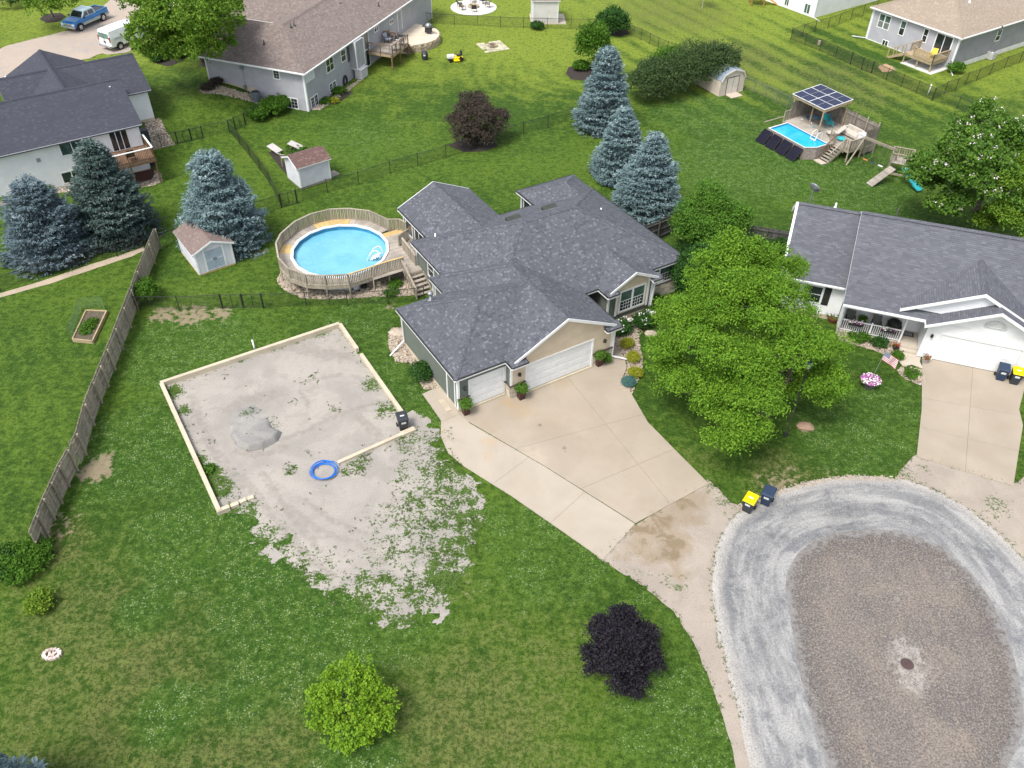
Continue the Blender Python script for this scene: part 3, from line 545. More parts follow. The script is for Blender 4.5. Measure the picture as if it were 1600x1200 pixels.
def bed(pts, m, z=.018, **k): return sheet('planting_bed', gp(pts), z, m, .13, .03, .6, **k)
bed([(950,524),(952,512),(972,500),(1000,487),(1045,468),(1065,470),(1060,480),(1030,498),(1010,505),(996,515),(998,530),(1000,545),(1004,560),(1004,575),(1000,588),(992,600),(985,622),(972,612),(960,602),(974,590),(981,574),(977,558),(966,544)], ROCKP)
bed([(437,428),(433,440),(445,455),(470,465),(500,468),(540,467),(580,464),(645,462),(662,456),(664,420),(600,425),(520,432),(460,410)], ROCK)
bed([(612,512),(628,512),(640,540),(668,580),(685,606),(665,610),(652,590),(640,566),(620,566),(608,545),(606,525)], ROCKP)
bed([(1306,514),(1345,521),(1405,537),(1400,562),(1385,556),(1360,546),(1330,538),(1312,532)], ROCKP, extra={})
bed([(1412,572),(1440,578),(1447,600),(1440,603),(1412,592),(1402,580)], ROCKP)
bed([(226,190),(250,184),(260,205),(274,226),(240,235),(228,215)], ROCK)
bed([(190,285),(236,262),(252,272),(254,284),(240,290),(215,294),(195,300)], ROCK)
bed([(196,262),(236,250),(242,272),(238,280),(210,288),(195,282)], RMULCH, .026)
bed([(0,316),(30,308),(70,298),(110,286),(125,292),(115,300),(70,304),(20,318),(0,322)], ROCK)
bed([(62,97),(60,96),(70,22),(95,20),(104,26),(92,34),(72,36),(62,30)][2:], MULCH)
bed([(238,92),(250,86),(275,84),(292,88),(284,97),(262,104),(245,100)], MULCH)
bed([(311,142),(315,135),(332,131),(345,134),(370,142),(400,150),(420,158),(415,166),(395,160),(360,148),(335,147),(318,147)], ROCK)
bed([(484,172),(500,172),(520,160),(545,142),(565,125),(573,118),(565,122),(540,138),(510,158),(486,168)], ROCK)
bed([(512,160),(525,150),(545,142),(551,144),(540,154),(522,164)], MULCH, .026)
bed([(884,115),(888,105),(905,100),(930,105),(935,120),(912,126),(892,124)], MULCH)
bed([(945,48),(950,42),(975,44),(985,52),(970,57),(952,56)], MULCH)
bed([(700,228),(725,215),(765,215),(778,228),(760,236),(725,238)], MULCH)
bed([(1372,104),(1384,100),(1396,105),(1392,112),(1378,113)], mat('clay', (.42,.28,.16), (.36,.24,.14), 3))
# ================================================================ HOUSES
ROOF_M = roof_mat('charcoal_shingles', (.106,.113,.130), (.22,.23,.26), (.048,.052,.063), .15, .42, tabw=.17)
ROOF_R = roof_mat('slate_shingles', (.125,.130,.148), (.20,.208,.235), (.06,.063,.078), .25, .4, tabw=.32, contrast=.55)
ROOF_W = roof_mat('dark_shingles', (.058,.062,.08), (.13,.137,.165), (.032,.034,.046), .12, .3, contrast=.5)
ROOF_N = roof_mat('brown_shingles', (.20,.165,.15), (.31,.26,.235), (.125,.10,.09), .3, .35)
ROOF_G = roof_mat('tan_shingles', (.315,.26,.205), (.42,.35,.28), (.23,.185,.145), .25, .25)
ROOF_S = roof_mat('red_brown_shingles', (.145,.09,.082), (.27,.18,.15), (.08,.05,.05), .25, .4)
ROOF_S2 = roof_mat('taupe_shingles', (.215,.165,.15), (.29,.23,.21), (.15,.11,.10), .2, .3)
def xr(poly, z):
    xs = []
    for i in range(len(poly)):
        (a, za), (b, zb) = poly[i], poly[(i+1) % len(poly)]
        if (za-z)*(zb-z) <= 0 and abs(za-zb) > 1e-6: xs.append(a+(b-a)*(z-za)/(zb-za))
        elif abs(za-z) < 1e-6 and abs(zb-z) < 1e-6: xs += [a, b]
    return (min(xs), max(xs)) if xs else None
class Wall:
    """an upright wall plane of a house: s runs along it, z up, d out of it"""
    def __init__(s, fr, u, v, d): s.fr = fr; s.u = u; s.v = v; s.du, s.dv = d; s.n = (d[1], -d[0])
    def p(s, a, z, d=0): return (s.u+s.du*a+s.n[0]*d, s.v+s.dv*a+s.n[1]*d, z)
    def px(s, px, py, d=0):                               # where a sight line meets the wall
        r = ray(px, py); o = Vector((0, 0, CAM_H)); q = s.fr.w(*s.p(0, 0, d)); n = s.fr.w(s.n[0], s.n[1])-s.fr.w(0, 0); n.z = 0
        t = (q-o).dot(n)/r.dot(n); h = s.fr.l(o+r*t); return ((h.x-s.u)*s.du+(h.y-s.v)*s.dv, h.z)
    def box(s, mb, a0, a1, z0, z1, d0, d1, m=None):
        c = [s.p(a0,z0,d0), s.p(a1,z0,d0), s.p(a1,z0,d1), s.p(a0,z0,d1), s.p(a0,z1,d0), s.p(a1,z1,d0), s.p(a1,z1,d1), s.p(a0,z1,d1)]
        b = len(mb.v); mb.v += c
        for f in ((0,1,2,3),(4,7,6,5),(0,4,5,1),(1,5,6,2),(2,6,7,3),(3,7,4,0)): mb.f.append(tuple(b+i for i in f)); mb.m.append(mb.mi(m))
    def siding(s, parent, poly, m, e=.15, found=None, name='wall'):
        mb = MB(); zs = [q[1] for q in poly]; z = min(zs); z1 = max(zs); n = max(1, round((z1-z)/e)); e = (z1-z)/n
        for i in range(n):
            za = z+i*e+1e-4; zb = z+(i+1)*e-1e-4; A = xr(poly, za); B = xr(poly, zb)
            if not A or not B: continue
            mb.poly([s.p(A[0], za, .022), s.p(A[1], za, .022), s.p(B[1], zb, .004), s.p(B[0], zb, .004)]); mb.poly([s.p(A[0], za, .022), s.p(A[0], za, 0), s.p(A[1], za, 0), s.p(A[1], za, .022)])
        mb.poly([s.p(q[0], q[1], -.02) for q in poly]); return mb.build(name, m, parent)
    def board(s, parent, a0, a1, z0, z1, m=None, d=.045, name='trim_board'):
        mb = MB(); s.box(mb, a0, a1, z0, z1, -.01, d); return mb.build(name, m or WHITE, parent)
    def window(s, parent, a0, a1, z0, z1, cols=1, rows=2, frame=WHITE, fw=.09, glass=None, grid=None, name='window', mull=None, d=.05):
        """frame proud of the siding, one glass pane per light set back in it"""
        mb = MB(); mw = mull or fw*.7
        s.box(mb, a0-fw, a1+fw, z1, z1+fw, -.01, d); s.box(mb, a0-fw, a1+fw, z0-fw, z0, -.01, d+.01); s.box(mb, a0-fw, a0, z0, z1, -.01, d); s.box(mb, a1, a1+fw, z0, z1, -.01, d)
        cw = (a1-a0)/cols; rh = (z1-z0)/rows
        for c in range(1, cols): s.box(mb, a0+c*cw-mw/2, a0+c*cw+mw/2, z0, z1, -.01, d-.005)
        for r in range(1, rows): s.box(mb, a0, a1, z0+r*rh-.025, z0+r*rh+.025, -.01, d-.015)
        w = mb.build(name, frame, parent)
        for c in range(cols):
            for r in range(rows):
                g = MB(); A = a0+c*cw+(mw/2 if c else 0); B = a0+(c+1)*cw-(mw/2 if c < cols-1 else 0); Za = z0+r*rh+(.025 if r else 0); Zb = z0+(r+1)*rh-(.025 if r < rows-1 else 0)
                s.box(g, A, B, Za, Zb, .024, .03); g.build('pane', (glass[r % len(glass)] if isinstance(glass, (list, tuple)) else glass) or DARKGL, w)
        if grid:
            g = MB(); gc, gr, rr = grid
            for c in range(cols):
                A = a0+c*cw+mw/2; B = a0+(c+1)*cw-mw/2
                for r in rr:
                    Za = z0+r*rh; Zb = z0+(r+1)*rh
                    for k in range(1, gc): x = A+(B-A)*k/gc; s.box(g, x-.01, x+.01, Za, Zb, .028, .038)
                    for k in range(1, gr): x = Za+(Zb-Za)*k/gr; s.box(g, A, B, x-.01, x+.01, .028, .038)
            g.build('muntins', frame, w)
        return w
    def garage_door(s, parent, a0, a1, z0, z1, m=None, rows=4, cols=None):
        cols = cols or max(2, round((a1-a0)/.6)); root = s.frame(parent, a0, a1, z0, z1, 'garage_door'); h = (z1-z0)/rows
        for r in range(rows):
            mb = MB(); s.box(mb, a0+.005, a1-.005, z0+r*h+.008, z0+(r+1)*h-.008, -.08, -.03)
            cw = (a1-a0)/cols
            for c in range(cols): s.box(mb, a0+c*cw+.08, a0+(c+1)*cw-.08, z0+r*h+.1, z0+(r+1)*h-.1, -.04, -.02)
            mb.build('door_panel', m or WHITE, root)
        b = MB(); s.box(b, a0, a1, z0-.03, z0+.005, -.06, -.025); b.build('door_seal', RUBBER, root); return root
    def frame(s, parent, a0, a1, z0, z1, name, w=.11):
        mb = MB(); s.box(mb, a0-w, a0, z0, z1, -.08, .05); s.box(mb, a1, a1+w, z0, z1, -.08, .05); s.box(mb, a0-w, a1+w, z1, z1+w, -.08, .05); return mb.build(name, WHITE, parent)
    def bricks(s, parent, a0, a1, z0, z1, m=STONE, bw=.42, bh=.19, name='stone'):
        mb = MB(); s.box(mb, a0, a1, z0, z1, -.01, .02); mb.build('mortar', mat('mortar', (.32,.29,.24), None, 5, .95), parent)
        nr = max(1, round((z1-z0)/bh)); bh = (z1-z0)/nr
        for r in range(nr):
            x = a0-(bw*.5 if r % 2 else 0)
            while x < a1-.02:
                w = bw*random.uniform(.75, 1.2); A = max(a0+.006, x); B = min(a1-.006, x+w-.012)
                if B-A > .05: piece(name, m, parent, s.p(A, z0+(r+.5)*bh, .035), s.p(B, z0+(r+.5)*bh, .035), .04+random.uniform(0, .02), bh-.014)
                x += w
def roof_block(mb, u0, u1, v0, v1, ze, k, axis, e0, e1, m, caps=None, th=.14):
    """one hip or gable roof; axis = direction of its ridge; e0/e1 = hip, gable or open end"""
    def q(a, b, z): return (a, b, z) if axis == 'u' else (b, a, z)
    a0, a1, b0, b1 = (u0, u1, v0, v1) if axis == 'u' else (v0, v1, u0, u1)
    hw = (b1-b0)/2; zr = ze+k*hw; bm = (b0+b1)/2; ra = a0+(hw if e0 == 'hip' else 0); rb = a1-(hw if e1 == 'hip' else 0)
    flip = axis != 'u'
    def f(pts, mm=None):
        pts = list(pts); 
        if flip: pts.reverse()
        mb.poly(pts, mm)
    def slab_(pts):
        f(pts, m); low = [(x, y, z-th) for x, y, z in pts]; f(low[::-1], WHITE)
        for i in range(len(pts)): j = (i+1) % len(pts); f([pts[i], low[i], low[j], pts[j]], WHITE)
    slab_([q(a0,b0,ze), q(a1,b0,ze), q(rb,bm,zr), q(ra,bm,zr)]); slab_([q(a1,b1,ze), q(a0,b1,ze), q(ra,bm,zr), q(rb,bm,zr)])
    if e0 == 'hip': slab_([q(a0,b1,ze), q(a0,b0,ze), q(ra,bm,zr)])
    if e1 == 'hip': slab_([q(a1,b0,ze), q(a1,b1,ze), q(rb,bm,zr)])
    if caps is not None:
        L = [(q(ra,bm,zr), q(rb,bm,zr))]
        if e0 == 'hip': L += [(q(a0,b0,ze), q(ra,bm,zr)), (q(a0,b1,ze), q(ra,bm,zr))]
        if e1 == 'hip': L += [(q(a1,b0,ze), q(rb,bm,zr)), (q(a1,b1,ze), q(rb,bm,zr))]
        caps += L
    return zr
def cap_strip(parent, lines, m, w=.3):                        # folded cap shingles lapped along hips and ridges
    mb = MB()
    for a, b in lines:
        a = Vector(a); b = Vector(b); L = (b-a).length; n = max(1, int(L/.22)); d = (b-a)/n; t = d.normalized(); x = t.cross(Vector((0,0,1))).normalized(); hip = abs(t.z) > .05
        dr = .075 if not hip else .05
        for i in range(n):
            p = a+d*i; r = a+d*(i+1.15); up0 = Vector((0,0,.035)); up1 = Vector((0,0,.015))
            for sg in (1, -1):
                o = x*(sg*w/2)+Vector((0,0,-dr)); fc = [p+up0, r+up1, r+up1+o, p+up0+o]
                mb.poly(fc if sg < 0 else fc[::-1]); mb.poly([p+up0, p+up0+o, p+o-Vector((0,0,.01)), p-Vector((0,0,.01))])
    return mb.build('ridge_cap', m, parent)
def gutter(parent, pts, m=None, w=.11, h=.11):
    mb = MB()
    for a, b in zip(pts[:-1], pts[1:]): mb.beam(a, b, w, h)
    return mb.build('gutter', m or WHITE, parent)
def downspout(parent, pts, w=.09): 
    mb = MB()
    for a, b in zip(pts[:-1], pts[1:]): mb.beam(a, b, w, w*.8)
    return mb.build('downspout', WHITE, parent)
def vent(parent, x, y, z, m=WHITE, r=.06, h=.45, hat=False):
    mb = MB(); mb.lathe((x, y, z), [(r*2.6, -.1), (r*2.2, .05), (r, .09), (r, h), (r*.7, h), (r*.7, h-.1)], 10)
    if hat: mb.lathe((x, y, z+h), [(r, -.02), (r*2.2, .0), (r*2.2, .12), (r*1.1, .2), (0, .22)], 12)
    return mb.build('roof_vent', m, parent, True)

# ---------------------------------------------------------------- the main house (frame: origin at the front left garage corner)

hm = thing('house', 'olive and cream house in the middle with charcoal hip roof and two white garage doors', 'house', (*FM.o[:2], 0), FM.yaw)
mb = MB(); caps = []
roof_block(mb, -.2, 8.0, -.2, 7.86, 2.90, .5, 'u', 'hip', 'open', ROOF_M, caps); caps[0] = (caps[0][0], (7.25, 3.83, 4.915))
nb = len(caps); roof_block(mb, 3.22, 11.28, -.75, 9.9, 2.905, .5, 'v', 'gable', 'hip', ROOF_M, caps); caps[-1] = ((11.28, 9.9, 2.9), (7.25, 5.87, 4.92)); caps.pop()
roof_block(mb, 4.1, 19.85, 3.1, 14.55, 2.90, .5, 'u', 'hip', 'hip', ROOF_M, caps)
roof_block(mb, 14.45, 19.84, 9.0, 17.05, 2.88, .5, 'v', 'open', 'hip', ROOF_M, caps)
roof_block(mb, 5.3, 11.45, 11.0, 19.2, 2.90, .46, 'v', 'open', 'gable', ROOF_M, caps)
roof_block(mb, 12.35, 16.9, 2.1, 8.0, 2.91, .5, 'v', 'gable', 'open', ROOF_M, caps)
# eave returns under the two gables
for (x0, x1, y0, y1) in ((3.22, 4.35, -.98, -.45), (10.2, 11.28, -.98, -.45), (12.35, 13.25, 1.93, 2.4), (16.1, 16.9, 1.93, 2.4)):
    left = x0 < 5 or 12 < x0 < 13; z = 2.905
    a, b_, c, d = (x0, y0, z), (x1, y0, z), (x1, y1, z+.2), (x0, y1, z+.2)
    if left: mb.poly([(x0,y0,z), (x1,y0,z), (x1-.1,y1,z+.24), (x0,y1,z+.24)], ROOF_M)
    else: mb.poly([(x0,y0,z), (x1,y0,z), (x1,y1,z+.24), (x0+.1,y1,z+.24)], ROOF_M)
    mb.box(x0, x1, y0+.01, y1, z-.14, z-.005, WHITE); mb.poly([(x0,y0,z),(x0,y1,z),(x0,y1,z+.24)], ROOF_M); mb.poly([(x1,y0,z),(x1,y1,z+.24),(x1,y1,z)], ROOF_M)
mb.build('roof', None, hm)
cap_strip(hm, caps, ROOF_M)
# thin dark drip edge over white fascia and gutters
g = MB()
def edge(a, b, z=2.90):
    a = Vector((*a, z)); b = Vector((*b, z)); g.beam(a+Vector((0,0,-.015)), b+Vector((0,0,-.015)), .13, .055, BLACK); g.beam(a+Vector((0,0,-.105)), b+Vector((0,0,-.105)), .10, .12, WHITE)
edge((-.2,-.2), (-.2,7.86)); edge((-.2,-.2), (3.22,-.2)); edge((3.22,-.2), (3.22,-.98)); edge((3.22,-.98), (4.35,-.98)); edge((4.35,-.98), (4.35,-.6)); edge((10.2,-.98), (11.28,-.98)); edge((11.28,-.98), (11.28,3.1)); edge((10.2,-.98),(10.2,-.6))
edge((3.22,7.9), (3.22,9.9)); edge((4.1,9.9), (4.1,14.55)); edge((5.3,14.5), (5.3,19.2)); edge((14.45,14.55), (14.45,17.05)); edge((16.9,3.1), (19.85,3.1)); edge((12.35,1.93), (13.25,1.93)); edge((13.25,1.93),(13.25,2.2)); edge((16.1,1.93), (16.9,1.93)); edge((16.9,1.93), (16.9,3.1)); edge((12.35,1.93), (12.35,3.1)); edge((11.3,3.1), (12.35,3.1)); edge((19.85,3.1), (19.85,14.5)); edge((14.45,17.05),(19.84,17.05)); edge((4.1,14.55),(14.45,14.55))
g.build('gutter', None, hm)
# rake boards of the gables
def rakes(parent, axis_u, u0, u1, v, ze, k, w=.2, m=WHITE, t=.05, side=-1):
    r = MB(); um = (u0+u1)/2; zr = ze+k*(u1-u0)/2
    for a, b in (((u0, ze), (um, zr)), ((u1, ze), (um, zr))):
        p = [(a[0], a[1]+.02), (b[0], b[1]+.02), (b[0], b[1]+.02-w), (a[0], a[1]+.02-w)]
        pts0 = [((x, v, z) if axis_u else (v, x, z)) for x, z in p]; pts1 = [((x, v+side*t, z) if axis_u else (v+side*t, x, z)) for x, z in p]
        r.poly(pts0); r.poly(pts1[::-1])
        for i in range(4): j = (i+1) % 4; r.poly([pts0[i], pts1[i], pts1[j], pts0[j]])
    return r.build('rake_board', m, parent)
rakes(hm, True, 3.5, 11.0, -.75, 3.04, .5); rakes(hm, True, 12.6, 16.65, 2.1, 3.03, .5); rakes(hm, True, 5.3, 11.45, 19.2, 2.9, .46, side=1)
W1 = Wall(FM, .08, 7.6, (0, -1)); W2 = Wall(FM, .08, .05, (1, 0)); W3 = Wall(FM, 3.42, -.5, (1, 0)); W3s = Wall(FM, 3.42, .05, (0, -1)); W4 = Wall(FM, 3.5, 9.6, (0, -1)); W5 = Wall(FM, 4.4, 14.3, (0, -1)); W6 = Wall(FM, 5.6, 18.95, (0, -1))
W7 = Wall(FM, 14.75, 16.8, (0, -1)); W8 = Wall(FM, 12.75, 2.45, (1, 0)); W9 = Wall(FM, 16.5, 2.45, (0, 1)); W10 = Wall(FM, 16.5, 3.4, (1, 0)); W11 = Wall(FM, 12.75, 5.0, (0, -1)); W12 = Wall(FM, 11.0, 5.0, (1, 0)); W13 = Wall(FM, 11.0, -.5, (0, 1)); W14 = Wall(FM, 19.55, 3.4, (0, 1))
R4 = lambda a, z0, z1: [(0, z0), (a, z0), (a, z1), (0, z1)]
found = MB()
def fnd(w, L, z=.28, m=None): w.box(found, 0, L, -.2, z, -.05, .035)
W1.siding(hm, R4(7.55, .28, 2.8), GREEN_SID); fnd(W1, 7.55)
W2.siding(hm, [(0, 1.1), (.8, 1.1), (.8, 2.8), (0, 2.8)], GREEN_SID); W2.siding(hm, [(3.25, 1.1), (3.34, 1.1), (3.34, 2.8), (3.25, 2.8)], GREEN_SID); W2.siding(hm, [(.7, 2.32), (3.34, 2.32), (3.34, 2.8), (.7, 2.8)], GREEN_SID)
W3s.siding(hm, R4(.55, 1.05, 2.8), GREEN_SID); W3.siding(hm, [(0, 1.05), (1.03, 1.05), (1.03, 2.86), (.1, 2.9)], CREAM, .17); W3.siding(hm, [(6.1, 1.05), (7.58, 1.05), (7.5, 2.9), (6.1, 2.86)], CREAM, .17)
W3.siding(hm, [(.1, 2.33), (7.5, 2.33), (7.5, 2.95), (3.83, 4.72), (.1, 2.95)], CREAM, .17)
W4.siding(hm, R4(2.0, .28, 2.8), GREEN_SID); fnd(W4, 2.0); W5.siding(hm, R4(4.7, .28, 2.8), GREEN_SID); fnd(W5, 4.7); W6.siding(hm, R4(4.65, .28, 2.8), GREEN_SID); fnd(W6, 4.65); W7.siding(hm, R4(2.5, .28, 2.8), GREEN_SID)
W8.siding(hm, R4(3.75, .35, 2.8), GREEN_SID, .3); fnd(W8, 3.75, .35); W9.siding(hm, R4(.95, .35, 2.8), GREEN_SID); fnd(W9, .95, .35); W11.siding(hm, R4(2.55, .35, 2.8), GREEN_SID); W13.siding(hm, R4(5.5, .28, 2.8), CREAM)
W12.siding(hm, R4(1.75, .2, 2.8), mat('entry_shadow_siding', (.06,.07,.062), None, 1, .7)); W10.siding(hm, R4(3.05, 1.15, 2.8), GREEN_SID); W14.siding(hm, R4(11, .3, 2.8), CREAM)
Wb = Wall(FM, 5.6, 18.95, (1, 0)); Wb2 = Wall(FM, 11.15, 18.95, (0, -1))
xx = Wall(FM, 11.15, 18.95, (-1, 0)); xx.siding(hm, [(0, .3), (5.55, .3), (5.55, 2.85), (2.77, 4.1), (0, 2.85)], GREEN_SID); xx = Wall(FM, 19.55, 16.8, (-1, 0)); xx.siding(hm, R4(4.8, .3, 2.8), GREEN_SID); xx = Wall(FM, 14.75, 14.3, (-1, 0)); xx.siding(hm, R4(3.6, .3, 2.8), GREEN_SID); xx = Wall(FM, 11.15, 14.3, (0, 1)); xx.siding(hm, R4(4.65, .3, 2.8), GREEN_SID)
found.build('foundation', CONC, hm)
# limestone wainscot with brown ledge
W2.bricks(hm, 0, .72, 0, 1.02); W3s.bricks(hm, 0, .55, 0, .98); W3.bricks(hm, 0, 1.03, 0, .98); W3.bricks(hm, 6.1, 7.58, 0, .98); W10.bricks(hm, 0, 3.05, 0, 1.08); W2.bricks(hm, 3.2, 3.34, 0, 1.02); W14.bricks(hm, 0, 3, 0, 2.7)
led = MB(); W2.box(led, -.06, .76, 1.02, 1.12, -.02, .1); W2.box(led, 3.18, 3.34, 1.02, 1.12, -.02, .1); W3s.box(led, .0, .6, .98, 1.09, -.02, .1); W3.box(led, -.1, 1.04, .98, 1.09, -.02, .1); W3.box(led, 6.08, 7.64, .98, 1.09, -.02, .1); W10.box(led, 0, 3.1, 1.08, 1.16, -.02, .08); led.build('ledge', BROWN_CAP, hm)
# white corner boards
for w, a0, a1, z0, z1 in ((W2, -.05, .1, 1.12, 2.8), (W1, 7.43, 7.6, .28, 2.8), (W1, 0, .12, .28, 2.8), (W3, -.06, .1, 1.09, 2.86), (W3, 7.46, 7.62, 1.09, 2.86), (W8, -.05, .12, .35, 2.8), (W8, 3.62, 3.8, .35, 2.8), (W9, .0, .12, .35, 2.8), (W5, 0, .12, .28, 2.8), (W6, 0, .12, .28, 2.8), (W7, 0, .14, .28, 2.8), (W4, 0, .1, .28, 2.8)): w.board(hm, a0, a1, z0, z1)
# garage doors
W2.garage_door(hm, .80, 3.2, .12, 2.2); W3.garage_door(hm, 1.13, 6.0, .12, 2.22)
st = MB(); W2.box(st, .72, 3.25, -.05, .11, -.1, .12); W3.box(st, 1.03, 6.1, -.05, .11, -.1, .14); st.build('door_step', CONC, hm)
# side entry door
def entry_door(w, parent, a0, a1, z0, z1, m=WHITE, lites=True):
    r = w.frame(parent, a0, a1, z0, z1, 'door', .1); b = MB(); w.box(b, a0, a1, z0, z1, -.05, .0); b.build('door_leaf', m, r)
    if lites:
        for i in range(3):
            for j in range(3): g_ = MB(); x = a0+.18+i*(a1-a0-.36)/3; zz = z0+(z1-z0)*.55+j*.26; w.box(g_, x+.015, x+(a1-a0-.36)/3-.015, zz+.015, zz+.245, -.02, .008); g_.build('pane', DARKGL, r)
    k = MB(); k.lathe(w.p(a1-.08, z0+1.0, .03), [(0, -.03), (.03, -.015), (.03, .015), (0, .03)], 8); k.build('handle', GREYMET, r); return r
entry_door(W1, hm, 6.25, 7.15, .18, 2.2)
# bay panel of the front window and its windows (measured on the walls)
c0 = W8.px(960, 463, .06)[0]
W8b = Wall(FM, 12.75+.72, 2.37, (1, 0)); W8b.siding(hm, [(0, .75), (2.55, .75), (2.55, 3.3), (1.15, 3.8), (0, 3.2)], CREAM, .16)
b = MB(); W8b.box(b, -.02, 2.57, .75, 3.0, -.08, -.03); b.build('bay_box', GREEN_SID, hm)
W8b.board(hm, -.12, .02, .7, 3.1); W8b.board(hm, 2.53, 2.67, .7, 3.3)
W8b.window(hm, .28, 2.25, 1.0, 2.55, 2, 2, glass=[DARKGL, GREENGL], grid=(4, 3, (0,)), mull=.16, fw=.12)
W10.window(hm, .25, 2.45, 1.3, 2.62, 2, 2, glass=[DARKGL, GREENGL], grid=(4, 3, (0,)), mull=.14, fw=.11)
W5.window(hm, 3.5, 4.0, 1.6, 2.2, 1, 1, fw=.07); W6.window(hm, .5, 1.5, 1.2, 2.4, 1, 1); W6.window(hm, 2.0, 3.3, .4, 2.45, 2, 1); W5.window(hm, 1.9, 2.7, 1.3, 2.4, 1, 2); W7.window(hm, .5, 1.3, 1.0, 2.5, 1, 1)
# coach lights, vents, downspouts
def coach(w, a, z, nm='coach_light'):
    o = MB(); w.box(o, a-.05, a+.05, z-.1, z+.1, 0, .04); p0 = Vector(w.p(a, z, .04)); p1 = Vector(w.p(a, z+.18, .16)); o.tube([p0, Vector(w.p(a, z+.2, .08)), p1], .018, 6); o.lathe(tuple(Vector(w.p(a, z-.02, .16))), [(.03, .24), (.1, .2), (.09, .18), (.075, .0), (.0, -.04)], 8); return o.build(nm, BLACK, hm)
coach(W2, .42, 1.75); coach(W3, .55, 1.75); coach(W3, 6.9, 1.8)
sv = FM.px(672.5, 470, 3.3); vent(hm, 1.9, 7.0, 3.3, GREYMET, .09, .5, True)
v2 = FM.px(680, 368, 3.6); vent(hm, v2.x, v2.y, 3.35, WHITE, .055, .4); v3 = FM.px(939, 329, 4.2); vent(hm, v3.x, v3.y, 3.95, WHITE, .055, .45)
for a, b_ in ((803, 337), (859, 320)):
    q = FM.px(a, b_, 4.9); z = 2.9+.5*(14.55-q.y); r = MB(); r.box(q.x-.55, q.x+.55, q.y-.3, q.y+.3, z-.15, z+.13); o = r.build('roof_exhaust', mat('olive_vent', (.05,.055,.045), None, 3, .8), hm, bevel=.02)
downspout(hm, [(-.22, 7.6, 2.8), (-.05, 7.45, 2.5), (.0, 7.45, .45), (-1.3, 6.9, .1)]); downspout(hm, [(3.3, 9.8, 2.8), (3.4, 9.7, 2.5), (3.4, 9.7, .3), (2.0, 8.9, .12)]); 
downspout(hm, [(11.3, -.95, 2.8), (11.08, -.6, 2.5), (11.1, -.55, .25), (12.0, -1.3, .1)]); downspout(hm, [(16.6, 2.3, 2.8), (16.55, 2.4, .2)]); downspout(hm, [(19.8, 3.0, 2.8), (19.6, 3.3, 2.4), (19.6, 3.3, .2)]); downspout(hm, [(14.4, 14.7, 2.8), (14.5, 16.9, .5)][:1]+[(14.6, 14.7, .3)])

# ---------------------------------------------------------------- right house: slate roof, white siding, porch and garage
FR = Frame((27.06, 43.51), -18.3)
hr = thing('house', 'white house at the right edge with slate grey roof, front porch and wide garage', 'house', (*FR.o[:2], 0), FR.yaw)
mb = MB(); caps = []
roof_block(mb, -9.76, -5.5, 1.5, 11.3, 2.95, .62, 'u', 'gable', 'open', ROOF_R, caps); roof_block(mb, -5.68, 13, -.42, 11.5, 2.98, .6, 'u', 'gable', 'gable', ROOF_R, caps)
roof_block(mb, -2.25, 6.45, -.25, 6, 3.33, .5, 'v', 'gable', 'open', ROOF_R, caps); roof_block(mb, -.65, 7.05, -1.0, 5, 2.93, .5, 'v', 'gable', 'open', ROOF_R, None)
mb.build('roof', None, hr); cap_strip(hr, caps[:3], ROOF_R, .42)
rakes(hr, True, -2.25, 6.45, -.25, 3.33, .5, .22); rakes(hr, True, -.65, 7.05, -1.0, 2.93, .5, .2); rakes(hr, False, 1.5, 11.3, -9.76, 2.95, .62, .42, t=.16); rakes(hr, False, -.42, 11.5, -5.68, 2.98, .6, .16, m=mat('grey_flashing', (.42,.43,.45), None, 3), t=.02)
gutter(hr, [(-9.95, 1.45, 2.88), (-5.7, 1.45, 2.88)]); gutter(hr, [(-5.68, -.5, 2.9), (-.6, -.5, 2.9), (-.6, -1.0, 2.9)])
A1 = Wall(FR, -9.66, 11.0, (0, -1)); A1.siding(hr, [(0, .3), (9.2, .3), (9.2, 2.95), (4.6, 5.8), (0, 2.95)], WHITE_SID); A2 = Wall(FR, -9.66, 1.85, (1, 0)); A2.siding(hr, R4(4.2, .35, 2.9), WHITE_SID)
A3 = Wall(FR, -5.4, 1.85, (0, -1)); A3.siding(hr, R4(1.75, .35, 2.9), WHITE_SID); A4 = Wall(FR, -5.4, 1.95, (1, 0)); A4.siding(hr, R4(5.2, .3, 2.95), WHITE_SID); A5 = Wall(FR, -.25, 1.95, (0, -1)); A5.siding(hr, R4(2.35, .1, 2.95), WHITE_SID); A6 = Wall(FR, -.25, -.4, (1, 0))
A6.siding(hr, [(0, .1), (.9, .1), (.9, 2.2), (0, 2.2)], WHITE_SID); A6.siding(hr, [(5.75, .1), (7.0, .1), (7.0, 2.2), (5.75, 2.2)], WHITE_SID); A6.siding(hr, [(0, 2.2), (7.0, 2.2), (7.0, 3.0), (3.45, 4.72), (0, 3.0)], WHITE_SID)
A7 = Wall(FR, -2.0, .05, (1, 0)); A7.siding(hr, [(0, 3.35), (7.8, 3.35), (4.1, 5.3)], WHITE_SID, .18); A8 = Wall(FR, 6.75, -.4, (0, 1)); A8.siding(hr, R4(3, .1, 2.9), WHITE_SID)
A6.garage_door(hr, .95, 5.7, .06, 2.12, rows=4); A6.board(hr, -.05, .08, .1, 2.9); A2.board(hr, -.05, .08, .35, 2.9); A5.board(hr, 0, .1, .1, 2.9)
A2.window(hr, .35, 1.25, 1.2, 2.45, 1, 2); A2.window(hr, 1.5, 2.7, 1.2, 2.45, 1, 2)
b = MB(); A2.box(b, 2.85, 3.3, 1.1, 2.55, 0, .05); b.build('shutter', BLACK, hr)
for a in (1.0, 2.25, 3.3): A4.window(hr, a, a+.85, 1.3, 2.5, 1, 1)
